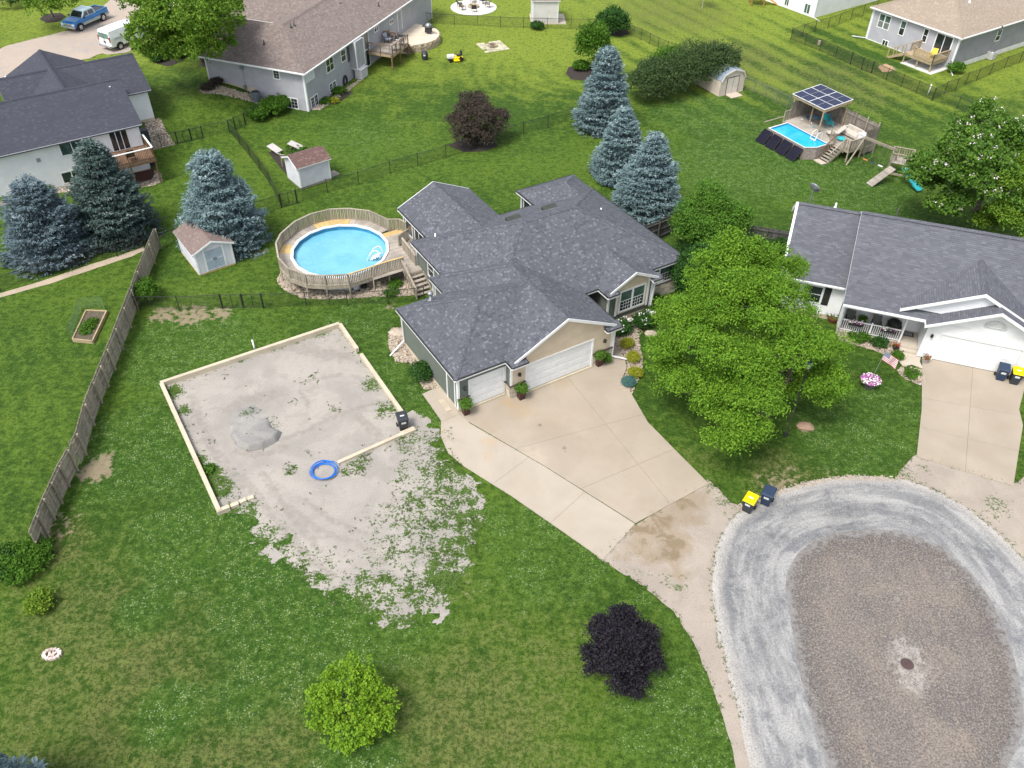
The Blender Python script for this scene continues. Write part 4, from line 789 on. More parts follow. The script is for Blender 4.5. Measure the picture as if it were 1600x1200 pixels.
A4.siding(hr, R4(.01, .3, .4), WHITE_SID)
f = MB(); A2.box(f, 0, 4.15, -.1, .35, -.05, .03); f.build('foundation', CONC, hr); f = MB(); A1.box(f, 0, 9.2, -.1, .3, -.05, .03); f.build('foundation', CONC, hr)
# half-round gable window
hw = MB(); n = 14; cx, cz = A6.px(1557, 508)
pts = [A6.p(cx+.62*math.cos(math.pi*i/n), cz-.2+.5*math.sin(math.pi*i/n), .06) for i in range(n+1)]; hw.poly(pts); 
for i in range(n): a = Vector(pts[i]); b_ = Vector(pts[i+1]); hw.beam(a, b_, .07, .07)
hw.beam(pts[0], pts[-1], .07, .07); hw.build('window', mat('frosted_vent', (.56,.57,.56), (.46,.47,.47), 4, .4), hr)
o = coach(A6, .35, 1.85); o.parent = hr
# porch: deck, steps, posts, railing, door
po = MB(); po.box(-5.45, -1.35, .35, 1.95, 0, .32); po.box(-1.35, -.28, .05, 1.95, 0, .32); po.build('porch_floor', SLAB3, hr); po = MB(); po.box(-1.35, -.28, -.27, .046, 0, .16); po.build('porch_step', SLAB3, hr)
def white_rail(parent, a, b, z0, h=.9, sp=.13):
    a = Vector(a); b = Vector(b); piece('rail', WHITE, parent, (a.x, a.y, z0+h), (b.x, b.y, z0+h), .07, .05); piece('rail', WHITE, parent, (a.x, a.y, z0+.1), (b.x, b.y, z0+.1), .05, .05)
    n = int((b-a).length/sp)
    for i in range(1, n): p = a.lerp(b, i/n); piece('baluster', WHITE, parent, (p.x, p.y, z0+.1), (p.x, p.y, z0+h), .035, .035)
for x in (-5.35, -3.4, -1.45): piece('porch_post' if x != -3.4 else 'newel_post', WHITE, hr, (x, .45, .32), (x, .45, 2.9 if x != -3.4 else 1.35), .11, .11)
white_rail(hr, (-5.3, .45), (-3.45, .45), .32); white_rail(hr, (-3.35, .45), (-1.5, .45), .32)
d = entry_door(A4, hr, 4.05, 4.95, .34, 2.4, WHITE, False)
mt = MB(); mt.box(-1.25, -.5, 1.25, 1.75, .325, .34, BLACK); mt.box(-1.15, -.6, 1.33, 1.67, .341, .345, mat('mat_print', (.25,.25,.26), None, 20)); o = mt.build('doormat'); o.matrix_world = hr.matrix_basis.copy(); tag(o, 'black door mat with grey printed panel on the white house porch', 'door mat')
for x, y in ((-9, 4.6), (-6.2, 5.1), (.2, 5.3)): pass
q = FR.px(1293, 318, 6.2); vent(hr, -7.3, 6.9, 5.75, WHITE, .06, .4); vent(hr, -3.2, 7.6, 5.3, BLACK, .05, .9)
# satellite dish on the ridge
q = FR.px(1266, 316, 5.9)
sd_ = thing('satellite_dish', 'grey satellite dish on a tripod at the ridge of the slate roofed house', 'satellite dish', FR.w(-9.05, 6.6, 5.95), FR.yaw)
m_ = MB(); m_.cyl((0,0,0), (0,0,1.05), .03, n=6); m_.cyl((.35,.1,0), (0,0,.6), .015, n=5); m_.cyl((-.3,.2,-.1), (0,0,.6), .015, n=5); m_.build('mast', GREYMET, sd_)
m_ = MB(); m_.lathe((0,0,0), [(0,.0), (.2,.03), (.36,.11), (.42,.17), (.36,.125), (.2,.045), (0,.015)], 16); o = m_.build('dish', GREYMET, sd_, True, loc=(0,0,1.1), rot=(math.radians(62), 0, math.radians(150)))
m_ = MB(); m_.cyl((0,0,1.05), (.25,-.32,1.25), .015, n=5); m_.box(.2,.3,-.38,-.28,1.2,1.3); m_.build('receiver_arm', BLACK, sd_)

# ---------------------------------------------------------------- left house: dark roof, white siding, rear deck
FW = Frame((-33.36, 70.15), 34.1)
hw_ = thing('house', 'white house at the left edge with near black roof and small wooden balcony deck', 'house', (*FW.o[:2], 0), FW.yaw)
mb = MB(); caps = []
roof_block(mb, -22, -.1, -3.6, 6.1, 4.2, .47, 'u', 'gable', 'gable', ROOF_W, caps); roof_block(mb, -9, 2.6, 3.25, 11.75, 4.15, .46, 'u', 'open', 'gable', ROOF_W, caps)
roof_block(mb, -7.85, -.9, 1.0, 12.4, 4.5, .5, 'v', 'open', 'gable', ROOF_W, caps); mb.build('roof', None, hw_); cap_strip(hw_, caps, ROOF_W, .35)
rakes(hw_, False, -3.6, 6.1, -.1, 4.2, .47, .2, side=1, m=mat('dark_fascia', (.05,.055,.065), None, 3, .6)); rakes(hw_, False, 3.25, 11.75, 2.6, 4.15, .46, .2, side=1, m=MATS['dark_fascia'])
gutter(hw_, [(-22, -3.65, 4.12), (-.1, -3.65, 4.12)], MATS['dark_fascia'], .09, .07); gutter(hw_, [(.0, 3.2, 4.08), (2.6, 3.2, 4.08)], MATS['dark_fascia'], .09, .07); gutter(hw_, [(-7.9, 6, 4.45), (-7.9, 12.4, 4.45)])
B1 = Wall(FW, -22, -3.25, (1, 0)); B1.siding(hw_, R4(21.6, .1, 4.1), WHITE_SID, .2); B2 = Wall(FW, -.4, -3.25, (0, 1)); B2.siding(hw_, [(0, .1), (8.9, .1), (8.9, 4.15), (4.6, 6.2), (0, 4.15)], WHITE_SID, .2); B3 = Wall(FW, -.4, 3.6, (1, 0)); B3.siding(hw_, R4(2.7, 1.5, 4.05), WHITE_SID, .2)
B4 = Wall(FW, 2.3, 3.6, (0, 1)); B4.siding(hw_, [(0, 1.2), (7.8, 1.2), (7.8, 4.1), (3.9, 5.8), (0, 4.1)], WHITE_SID, .2); f = MB(); B3.box(f, 0, 2.7, .8, 1.5, -.05, .04); B1.box(f, 0, 21.6, -.1, .12, -.05, .03); B2.box(f, 0, 6.8, -.1, .25, -.05, .03); B4.box(f, 0, 7.8, .8, 1.3, -.05, .03); f.build('foundation', CONC, hw_)
B5 = Wall(FW, -7.5, 12.1, (0, -1)); B5.siding(hw_, R4(8, 1, 4.4), WHITE_SID, .2); B6 = Wall(FW, -1.2, 12.1, (-1, 0)); B6.siding(hw_, [(0, 1), (6.3, 1), (6.3, 4.4), (3.15, 6.1), (0, 4.4)], WHITE_SID, .2)
def wpx(w, parent, x0, y0, x1, y1, cols=1, rows=1, **k):
    """window between its lower-left and upper-right corners as measured on the wall"""
    a, z = w.px(x0, y0); a2, z2 = w.px(x1, y1)
    if a2 < a: a, a2 = a2, a
    if z2 < z: z, z2 = z2, z
    return w.window(parent, a, a2, z, z2, cols, rows, **k)
wpx(B1, hw_, 98, 243, 126, 216, 2, 1, glass=GREENGL); wpx(B1, hw_, 101, 286, 125, 264, 2, 1)
a, z = B1.px(180, 235); a2, z2 = B1.px(202, 194); s0 = B1.px(179, 237)[0]; s1 = B1.px(205, 232)[0]
sd2 = B1.window(hw_, s0, s1, 2.32, 3.95, 3, 1, name='patio_door')
b = MB(); aa, zz = B1.px(60, 250); B1.box(b, aa-.15, aa+.15, zz-.15, zz+.15, 0, .06); b.build('wall_vent', mat('grey_cover', (.3,.31,.32), None, 3), hw_)
B2.board(hw_, 0, .12, .2, 4.0); B1.board(hw_, 21.5, 21.62, .2, 4.0)
vent(hw_, *FW.px(162, 107, 5.4)[:2], 5.25, WHITE, .07, .5); vent(hw_, *FW.px(173, 140, 5.9)[:2], 5.7, WHITE, .07, .5)
# balcony deck
dk = thing('deck', 'raised brown deck with white topped railing on the back of the left white house', 'deck', (*FW.o[:2], 0), FW.yaw)
for i in range(20): piece('plank', WOOD_B, dk, (-4.4, -3.35-i*.145, 2.28), (-.2, -3.35-i*.145, 2.28), .135, .035)
m_ = MB(); m_.box(-4.4, -.2, -6.26, -6.2, 2.0, 2.255); m_.box(-.24, -.2, -6.2, -3.3, 2.0, 2.255); m_.box(-4.4, -4.36, -6.2, -3.3, 2.0, 2.255); m_.build('rim_joist', WOOD_B, dk)
for x, y in ((-4.3, -6.1), (-.3, -6.1), (-2.3, -6.1)): piece('deck_post', WOOD_B, dk, (x, y, 0), (x, y, 2.24), .12, .12)
def wood_rail(parent, a, b, z, h=.95, mt=WOOD_B, top=None, sp=.13, nm='baluster', posts=True, w=.035):
    a = Vector((*a[:2], 0)); b = Vector((*b[:2], 0)); piece('top_rail', top or mt, parent, (a.x, a.y, z+h), (b.x, b.y, z+h), .14, .04); piece('bottom_rail', mt, parent, (a.x, a.y, z+.1), (b.x, b.y, z+.1), .05, .07)
    n = max(1, int((b-a).length/sp))
    for i in range(1, n): p = a.lerp(b, i/n); piece(nm, mt, parent, (p.x, p.y, z+.08), (p.x, p.y, z+h-.02), w, w)
    if posts:
        for p in (a, b): piece('rail_post', mt, parent, (p.x, p.y, z-.2), (p.x, p.y, z+h), .09, .09)
wood_rail(dk, (-4.35, -6.2), (-.25, -6.2), 2.3, .95, WOOD_B, WHITE); wood_rail(dk, (-.25, -6.2), (-.25, -3.4), 2.3, .95, WOOD_B, WHITE); wood_rail(dk, (-4.35, -6.2), (-4.35, -3.4), 2.3, .95, WOOD_B, WHITE)

# ---------------------------------------------------------------- grey house top centre-left
_e = P(475, 115.5, 3.95); FN = Frame(_e[:2], -19.9)        # origin under the near eave corner
hn = thing('house', 'long grey house with brown roof, walkout windows and raised rear deck', 'house', (*FN.o[:2], 0), FN.yaw)
k = .43; mb = MB(); caps = []
roof_block(mb, -12.0, 0, 0, 10.4, 3.95, k, 'u', 'gable', 'hip', ROOF_N, None)
roof_block(mb, -10.4, 0, .001, 30, 3.94, k, 'v', 'hip', 'gable', ROOF_N, caps)
roof_block(mb, -19, -4, 10.5, 18.5, 4.1, .45, 'u', 'gable', 'open', ROOF_N, caps)
mb.build('roof', None, hn); cap_strip(hn, caps[:1]+caps[3:4], ROOF_N, .35)
gutter(hn, [(-12, -.05, 3.88), (0.05, -.05, 3.88), (.05, 30, 3.88)])
C1 = Wall(FN, -11.6, .45, (1, 0)); C1.siding(hn, R4(11.2, .0, 3.85), GREY_SID, .14); C2 = Wall(FN, -.4, .45, (0, 1)); C2.siding(hn, R4(29, .0, 3.85), GREY_SHADE_SID, .14)
C3 = Wall(FN, -11.6, 10, (0, -1)); C3.siding(hn, [(0, 0), (9.5, 0), (9.5, 3.9), (4.75, 6.1), (0, 3.9)], GREY_SID, .14); C4 = Wall(FN, -18.6, 10.9, (1, 0)); C4.siding(hn, R4(8.4, 0, 4.0), mat('dark_grey_siding', (.13,.135,.15), None, 1, .7), .14); C5 = Wall(FN, -18.6, 18, (0, -1)); C5.siding(hn, [(0, 0), (7.1, 0), (7.1, 4.1), (3.5, 5.9), (0, 4.1)], GREY_SID, .14)
C1.board(hn, 0, .15, 1, 3.85); C1.board(hn, 11.05, 11.22, 0, 3.85); C2.board(hn, -.03, .14, 0, 3.85); C2.board(hn, 28.85, 29, 0, 3.85)
f = MB(); C1.box(f, 0, 5.5, 0, 1.45, -.05, .04); f.build('foundation', CONC, hn)
wpx(C1, hn, 429, 122, 435, 111, 1, 1, grid=(2, 3, (0,))); wpx(C1, hn, 447, 166, 464, 155, 2, 1, grid=(2, 3, (0,)), mull=.12)
def w2(x0, y0, x1, y1, **k_): return wpx(C2, hn, x0, y0, x1, y1, **k_)
s = lambda x, y: C2.px(x, y)
w2(487.5, 169, 495, 147, cols=2, grid=(2, 3, (0,)), mull=.12); w2(516, 145, 523.5, 126, cols=2, grid=(2, 3, (0,)), mull=.12); w2(511, 114, 519, 88, cols=2, rows=2); w2(534, 97, 538, 76, cols=1, rows=2)
w2(585, 50, 590, 40, cols=2); w2(609, 38, 613, 30, cols=2); w2(479, 128, 489, 110, cols=1, rows=5, glass=mat('lattice_white', (.55,.56,.58), None, 4))
s0 = s(563, 75)[0]; C2.window(hn, s0, s0+1.8, 1.9, 3.75, 2, 1, name='patio_door', glass=mat('curtained_glass', (.10,.10,.10), (.22,.21,.2), 8, .2, .6))
s0 = s(622, 44)[0]; entry_door(C2, hn, s0, s0+.95, 1.3, 3.4)
s0 = s(567, 98)[0]; C2.window(hn, s0, s0+1.5, .1, 1.75, 2, 1)
# chimney chase
a0 = s(549, 108)[0]; a1 = s(561, 96)[0]; b = MB(); C2.box(b, a0, a1, 1.1, 3.8, -.01, .75); b.build('bay', GREY_SHADE_SID, hn); b = MB()
for a in (a0, a1): C2.box(b, a-.05, a+.05, 1.05, 3.8, .7, .8)
C2.box(b, a0, a1, 1.0, 1.1, 0, .78); b.build('trim_board', WHITE, hn)
b = MB(); C2.box(b, a0-.5, a0-.1, 1.9, 3.75, .01, .06); b.build('dark_panel', mat('dark_panel', (.09,.09,.1), None, 3), hn)
for a, b_ in ((413, 70), (457, 57), (462, 54), (531, 6), (591, 3), (550,1)):
    q = FN.px(a, b_, 5.0); zz = 3.95+k*min(-q.x, 10.4+q.x, q.y if q.y < 5 else 99); vent(hn, q.x, q.y, zz, BLACK, .06, .4)
b = MB(); b.cyl((-7.3, .42, 3.3), (-7.3, .42, 1.1), .02, n=5); b.box(-7.5, -7.1, .3, .44, 3.2, 3.5); b.box(-7.45, -7.15, .28, .44, 1.2, 1.6); b.cyl((-9.7, .3, .8), (-6.8, .3, .95), .03, n=5); b.build('meter_conduit', GREYMET, hn)

# ---------------------------------------------------------------- grey house top right
_e = P(1503.75, 60, 3.6); FG = Frame(_e[:2], -55.8)
hg = thing('house', 'light grey house with tan roof in the top right corner behind black fence', 'house', (*FG.o[:2], 0), FG.yaw)
mb = MB(); caps = []; roof_block(mb, -12.0, 0, 0, 26, 3.6, .45, 'v', 'hip', 'hip', ROOF_G, caps); mb.build('roof', None, hg); cap_strip(hg, caps, ROOF_G)
gutter(hg, [(-12, -.05, 3.53), (.05, -.05, 3.53), (.05, 26, 3.53)])
D1 = Wall(FG, -11.65, .35, (1, 0)); D1.siding(hg, R4(11.3, -.1, 3.5), GREY_SID, .16); D2 = Wall(FG, -.35, .35, (0, 1)); D2.siding(hg, R4(25, .4, 3.5), mat('shade_side_siding', (.27,.27,.285), (.235,.235,.25), 1, .7), .16)  # right-hand wall: its weaker light is painted as a darker siding tone
D3 = Wall(FG, -11.65, 25, (0, -1)); D3.siding(hg, R4(24.6, 0, 3.5), GREY_SID, .3); f = MB(); D2.box(f, 0, 25, -.1, .5, -.05, .05, mat('pale_foundation', (.68,.68,.67))); D1.box(f, 0, 11.3, -.2, .1, -.05, .03, MATS['pale_foundation']); f.build('foundation', None, hg)
D1.board(hg, -.03, .14, 0, 3.5); D1.board(hg, 11.16, 11.33, 0, 3.5); D2.board(hg, 0, .14, .5, 3.5)
wpx(D1, hg, 1371, 41, 1393, 27, 2, 2, glass=[GREYMET, GREENGL], mull=.14); wpx(D1, hg, 1404, 53, 1417, 35, 1, 2, glass=[DARKGL, GREENGL]); wpx(D1, hg, 1440, 64, 1452, 47, 1, 2); wpx(D1, hg, 1376, 77, 1388, 65, 2, 1)
a0 = D1.px(1457, 79)[0]; a1 = D1.px(1480, 88)[0]; D1.window(hg, a0, a1, 1.25, 3.2, 2, 1, name='patio_door', glass=[DARKGL], fw=.12)
a0 = D1.px(1423, 91)[0]; D1.window(hg, a0, a0+.9, .5, 1.1, 2, 1)
wpx(D2, hg, 1554, 64, 1566, 47, 1, 2, glass=[DARKGL, GREENGL])
for a, b_ in ((1513, 8), (1527, 2), (1573, 24)): q = FG.px(a, b_, 5); vent(hg, q.x, q.y, 3.6+.45*min(-q.x, 12+q.x, q.y), WHITE if a < 1560 else BLACK, .07, .5)
downspout(hg, [(-12.0, .2, 3.5), (-11.7, .3, 3.2), (-11.7, .3, .1), (-13, -.6, .1)]); downspout(hg, [(0, -.0, 3.4), (-.3, .3, 3.1), (-.3, .3, .1), (.9, -.9, .08)])
# its rear deck with stairs and slab
dg = thing('deck', 'small treated pine deck with long side stairs behind the tan roofed house', 'deck', (*FG.o[:2], 0), FG.yaw)
a = FG.px(1440, 85, 1.15); b_ = FG.px(1487, 93, 1.15)
def G_(x, y, z): return FG.px(x, y, z)
p0 = G_(1450, 104, 1.05); x0, x1, y0, y1 = -4.6, -1.0, -2.4, .3
for i in range(18): piece('plank', WOOD_T, dg, (x0, y1-.15-i*.145, 1.1), (x1, y1-.15-i*.145, 1.1), .135, .035)
m_ = MB(); m_.box(x0, x1, y0-.04, y0, .85, 1.08); m_.box(x1-.04, x1, y0, y1, .85, 1.08); m_.box(x0, x0+.04, y0, y1, .85, 1.08); m_.build('rim_joist', WOOD_T, dg)
for x, y in ((x0+.1, y0+.1), (x1-.1, y0+.1), ((x0+x1)/2, y0+.1)): piece('deck_post', WOOD_T, dg, (x, y, 0), (x, y, 1.08), .12, .12)
wood_rail(dg, (x0+1.1, y0), (x1, y0), 1.12, .9, WOOD_T); wood_rail(dg, (x1, y0), (x1, y1), 1.12, .9, WOOD_T); wood_rail(dg, (x0, y0+1.0), (x0, y1), 1.12, .9, WOOD_T)
for i in range(6): piece('tread', WOOD_T, dg, (x0-.15-i*.3, y0+.05, .93-i*.17), (x0-.15-i*.3, y0+.95, .93-i*.17), .27, .04)
for y in (y0, y0+1.0):
    piece('stringer', WOOD_T, dg, (x0, y, .95), (x0-1.9, y, -.05), .05, .24); piece('stair_rail', WOOD_T, dg, (x0, y, 2.0), (x0-1.9, y, .95), .08, .05)
    for t in (0, .5, 1): piece('stair_post', WOOD_T, dg, (x0-1.9*t, y, 1.0-1.0*t), (x0-1.9*t, y, 2.0-1.05*t), .09, .09)
m_ = MB(); m_.prism([(-4.6, -2.6), (-.6, -2.6), (-.6, .3), (-4.6, .3)], .0, .06); o = m_.build('patio_slab', mat('pale_slab', (.62,.62,.60), (.55,.55,.53), 1)); o.matrix_world = hg.matrix_basis.copy(); o['kind'] = 'structure'
# ---------------------------------------------------------------- partial houses at the top
q0 = G(1200, 2); q1 = G(1271, 28); yw = math.degrees(math.atan2(q1.y-q0.y, q1.x-q0.x)); FT = Frame(q1[:2], yw)
ht = thing('house', 'bright white house cut by the top edge beside the play frame', 'house', (*FT.o[:2], 0), FT.yaw)
E1 = Wall(FT, -16, 0, (1, 0)); E1.siding(ht, R4(16, 0, 4.2), WHITE_SID, .2); E2 = Wall(FT, 0, 0, (0, 1)); E2.siding(ht, R4(14, 0, 4.2), WHITE_SID, .2); mb = MB(); roof_block(mb, -16.3, .35, -.35, 14, 4.2, .45, 'u', 'gable', 'gable', ROOF_G, None); mb.build('roof', None, ht)
wpx(E1, ht, 1256, 19, 1267, 8, 2, 1, glass=GREENGL); wpx(E1, ht, 1226, 7, 1234, -3, 2, 1, glass=GREENGL)
downspout(ht, [(.1, -.1, 4), (.1, -.1, .1), (1.4, -.6, .1)]); downspout(ht, [(.1, 13, 4), (.1, 13, .1)])
# ================================================================ POOL AND DECK OF THE MAIN HOUSE
PC = Vector((-12.86, 53.05, 0)); PR = 3.5; DZ = 1.12
def water_mat(name, c1, c2):
    m, nt, b = newmat(name, .06, .5); p = pos(nt); col = mix(nt, ramp(nt, noise(nt, p, .5, 3, .5), .35, .65), c1, c2)
    col = mix(nt, math_(nt, 'MULTIPLY', ramp(nt, noise(nt, p, 3.5, 2, .5, 1), .5, .8), .25), col, tuple(min(1, x*1.5) for x in c1)); lk(nt, col, b.inputs['Base Color'])
    bump(nt, b, noise(nt, p, 2.2, 3, .6), .25, .05); MATS[name] = m; return m
WATER = water_mat('pool_water', (.16,.42,.54), (.13,.37,.50)); LINER = mat('pool_liner', (.035,.20,.36), (.05,.26,.42), 3, .5); WATER2 = water_mat('pool_water_deep', (.03,.42,.66), (.02,.34,.60))
pl = thing('swimming_pool', 'round above ground pool with white rim set in a weathered wooden deck', 'pool', (PC.x, PC.y, 0))
mb = MB(); mb.lathe((0,0,0), [(PR+.02, 0), (PR+.02, 1.15)], 48); mb.build('pool_wall', mat('pool_wall', (.5,.52,.55), None, 3), pl, True)
mb = MB(); mb.lathe((0,0,0), [(PR-.04, .55), (PR-.04, 1.2)][::-1], 48); mb.build('liner', LINER, pl, True)
mb = MB(); mb.lathe((0,0,0), [(PR-.06, 1.12), (PR-.08, 1.21), (PR+.12, 1.23), (PR+.14, 1.13)], 18); mb.build('rim', WHITE, pl)
mb = MB(); n = 48; mb.poly([((PR-.04)*math.cos(2*math.pi*i/n), (PR-.04)*math.sin(2*math.pi*i/n), .82) for i in range(n)]); mb.build('water', WATER, pl)
rail_px = [(165,480),(205,400),(320,300),(455,235),(620,195),(780,190),(945,210),(1095,280)]
RP = [P(400+x/5.3333, 290+y/5.3333, DZ+.93)-PC for x, y in rail_px]; near = [P(400+x/5.3333, 290+y/5.3333, DZ+.93)-PC for x, y in [(1225,595),(1100,630),(965,675),(765,740),(570,750),(405,740),(265,690),(185,600)]]
ring = [Vector((q.x, q.y, 0)) for q in RP]; ring2 = [Vector((q.x, q.y, 0)) for q in near]
toM = lambda u, v: FM.w(u, v)-Vector((PC.x, PC.y, 0))
houseA, houseB, gapA, gapB = toM(5.6, 18.5), toM(4.4, 14.0), toM(5.5, 18.9), toM(3.2, 13.9)
pdk = thing('deck', 'weathered grey deck ring with slatted railing around the round pool', 'deck', (PC.x, PC.y, 0))
outline = ring+[toM(5.55, 19.0), toM(5.55, 14.35), toM(4.4, 14.3), toM(4.4, 13.3), ring2[0]]+ring2[1:]
# planks: wedge segments round the pool, straight boards towards the house
mbase = MB(); m_out = outline; mbase
segs = ring2[::-1][:8]+ring
def arc_planks(a, b, tone=WOOD_P):
    """radial-cut boards laid tangentially between two directions"""
    ta, tb = math.atan2(a.y, a.x), math.atan2(b.y, b.x)
    if tb < ta: tb += 2*math.pi
    return ta, tb
order = [ring2[7-i] for i in range(8)][::-1]            # going round: near side from the house to the far left
circ = ring2+ring                                        # clockwise
for i in range(len(circ)-1):
    a, b = circ[i], circ[i+1]; ia = a.normalized()*(PR+.1)/max(.94, 1); ib = b.normalized()*(PR+.1)
    if (a-b).length < .15: continue
    wd = min(a.length, b.length)-PR-.05
    if wd < .25: continue
    new = i in (8, 11, 12); n = max(4, int((b-a).length/.145)); d = (b-a)/n
    for k_ in range(n):
        t = (k_+.5)/n; o_ = a.lerp(b, t); inn = ia.lerp(ib, t); inn = inn.normalized()*(PR+.09)
        ww = (b-a).length/n*(.93); piece('plank', WOOD_N if new else WOOD_P, pdk, (inn.x, inn.y, DZ), (o_.x, o_.y, DZ), ww, .035)
    pdk_m = None
# platform by the house
def clipline(poly, v):                                    # span of a level line inside the platform (house frame)
    xs = []
    for i in range(len(poly)):
        a, b = poly[i], poly[(i+1) % len(poly)]
        if (a[1]-v)*(b[1]-v) < 0: xs.append(a[0]+(b[0]-a[0])*(v-a[1])/(b[1]-a[1]))
    return sorted(xs)
plat = [(3.1, 13.3), (4.35, 13.3), (4.35, 14.5), (5.5, 14.5), (5.5, 19.1), (4.3, 19.2), (3.2, 19.4), (3.0, 18.5), (2.2, 17.0), (1.2, 15.2), (.8, 13.95), (3.1, 13.95)]
pcl = FM.l((PC.x, PC.y, 0))
v = 13.4
while v < 19.3:
    xs = clipline(plat, v)
    if len(xs) >= 2:
        a, b = xs[0], xs[-1]; dv = abs(v-pcl.y)
        if dv < PR+.12: a = max(a, pcl.x+math.sqrt((PR+.12)**2-dv*dv))
        if b-a > .2:
            A = toM(a, v); B = toM(b, v); nw = v > 18.6; piece('plank', WOOD_N if nw else WOOD_P, pdk, (A.x, A.y, DZ+.012), (B.x, B.y, DZ+.012), .135, .035)
    v += .147
# railing: posts, caps and closely set pickets
def slat_rail(parent, pts, z0, h, mt=WOOD_W, topm=None, sp=.125, pw=.085, posts=True, low=-.12):
    for i in range(len(pts)-1):
        a, b = pts[i], pts[i+1]; L = (b-a).length
        if L < .1: continue
        t = (b-a).normalized(); nrm = Vector((t.y, -t.x, 0))*.03
        piece('top_rail', (topm[i] if isinstance(topm, list) else topm) or mt, parent, (a.x, a.y, z0+h), (b.x, b.y, z0+h), .12, .04); piece('bottom_rail', mt, parent, (a.x, a.y, z0+.08), (b.x, b.y, z0+.08), .05, .09)
        n = int(L/sp)
        for k_ in range(n): p = a.lerp(b, (k_+.5)/n)+nrm*1.2; slat(parent, mt, p, t, z0+low, z0+h-.02, pw)
        if posts: piece('rail_post', mt, parent, (a.x, a.y, 0 if z0 > .9 else z0-.2), (a.x, a.y, z0+h), .09, .09)
def slat(parent, mt, p, t, z0, z1, w, th=.02):
    o = bpy.data.objects.new('picket', unit_box(mt)); link(o, parent); c = Vector((p.x, p.y, (z0+z1)/2)); j = random.uniform(-.01, .01)
    o.matrix_local = Matrix(((t.x*w, -t.y*th, 0, c.x), (t.y*w, t.x*th, 0, c.y), (j*w, 0, z1-z0, c.z), (0,0,0,1))); return o
slat_rail(pdk, ring+[toM(5.3, 19.1), toM(5.55, 18.4)], DZ, .93)
slat_rail(pdk, ring2, DZ, .93, topm=[WOOD_N, WOOD_N, WOOD_N, WOOD_W, WOOD_W, WOOD_W, WOOD_W, WOOD_W]); slat_rail(pdk, [ring2[-1], ring[0]], DZ, .93)
slat_rail(pdk, [toM(4.25, 17.0), toM(5.3, 17.5)], DZ, .93); slat_rail(pdk, [toM(4.35, 16.6), toM(4.15, 14.0)], DZ, .93)
jo = MB()
for pp in (ring2+ring[:1], ring+[toM(5.4, 19.2)]):
    for a, b in zip(pp[:-1], pp[1:]): jo.beam((a.x, a.y, DZ-.12), (b.x, b.y, DZ-.12), .05, .2)
A, B = ring2[0], toM(4.35, 13.3); C_ = toM(3.1, 13.3); jo.beam((A.x,A.y,DZ-.12), (C_.x,C_.y,DZ-.12), .05, .2); jo.beam((C_.x,C_.y,DZ-.12), (B.x,B.y,DZ-.12), .05, .2); jo.build('rim_joist', WOOD_W, pdk)
# stairs down along the house wall
for i in range(5): a = toM(3.15, 13.12-i*.27); b = toM(4.3, 13.12-i*.27); z = DZ-.2-i*.2; piece('tread', WOOD_B if False else WOOD_P, pdk, (a.x, a.y, z), (b.x, b.y, z), .24, .04)
for u in (3.1, 4.35): a = toM(u, 13.3); b = toM(u, 11.85); piece('stringer', WOOD_W, pdk, (a.x, a.y, DZ-.1), (b.x, b.y, -.02), .05, .26)
a = toM(3.05, 13.9); b = toM(3.05, 11.8); piece('stair_rail', WOOD_W, pdk, (a.x, a.y, DZ+.9), (b.x, b.y, .85), .14, .05); piece('newel_post', WOOD_W, pdk, (b.x, b.y, 0), (b.x, b.y, .88), .1, .1)
for i in range(9): t = (i+.5)/9; q = a.lerp(b, t); slat(pdk, WOOD_W, q, (b-a).normalized(), DZ*(1-t)-.05, DZ+.88-(DZ+.05)*t, .09)
# step ladder in the pool
ld = thing('pool_ladder', 'white plastic A-frame ladder in the round pool near the house', 'ladder', (PC.x, PC.y, 0))
q = P(596, 399, 1.25)-PC; d = Vector((-q.x, -q.y, 0)).normalized(); t = Vector((-d.y, d.x, 0)); m_ = MB()
for sgn in (-.3, .3):
    o_ = Vector((q.x, q.y, 0))+t*sgn; m_.tube([o_+Vector((0,0,1.2)), o_+Vector((0,0,1.75))+d*.1, o_+Vector((0,0,1.8))+d*.35, o_+Vector((0,0,1.5))+d*.75, o_+Vector((0,0,.75))+d*1.05], .035, 6)
m_.build('handrail', WHITE, ld)
for i in range(4): o_ = Vector((q.x, q.y, 0))+d*(.25+i*.22); piece('step', WHITE, ld, tuple(o_-t*.3+Vector((0,0,1.25-i*.16))), tuple(o_+t*.3+Vector((0,0,1.25-i*.16))), .2, .05)
# sand filter and pump below the deck, white bucket, skirting
q = G(557, 452); pf = thing('pool_filter', 'white and black pool filter tank below the deck railing', 'pool filter', q); m_ = MB(); m_.lathe((0,0,0), [(0,0),(.2,0),(.26,.12),(.28,.45),(.24,.62),(.1,.7),(0,.72)], 14); m_.build('tank', mat('filter_white', (.6,.62,.66), None, 3, .4), pf, True)
m_ = MB(); m_.lathe((0,0,.7), [(.13,0),(.13,.1),(.06,.16),(.06,.24),(0,.26)], 10); m_.cyl((.1,-.1,.78), (.5,.2,.3), .035, n=6); m_.box(.35,.75,.05,.3,.05,.3); m_.box(-.3,.3,-.3,.3,0,.08); m_.build('pump', BLACK, pf)
q = G(592, 447); m_ = MB(); m_.lathe((0,0,0), [(0,.01),(.12,0),(.16,.3),(.17,.3),(.14,.02)], 12); o = m_.build('bucket', mat('cream_plastic', (.68,.62,.42), None, 3, .5)); o.location = q; tag(o, 'cream bucket on the stones under the pool deck', 'bucket')
a = G(459, 440); b = G(482, 455); m_ = MB(); m_.beam((a.x, a.y, .45), (b.x, b.y, .45), .04, .8); m_.build('skirt_panel', mat('grey_skirting', (.13,.13,.15), None, 2), pdk, loc=(-PC.x, -PC.y, 0))

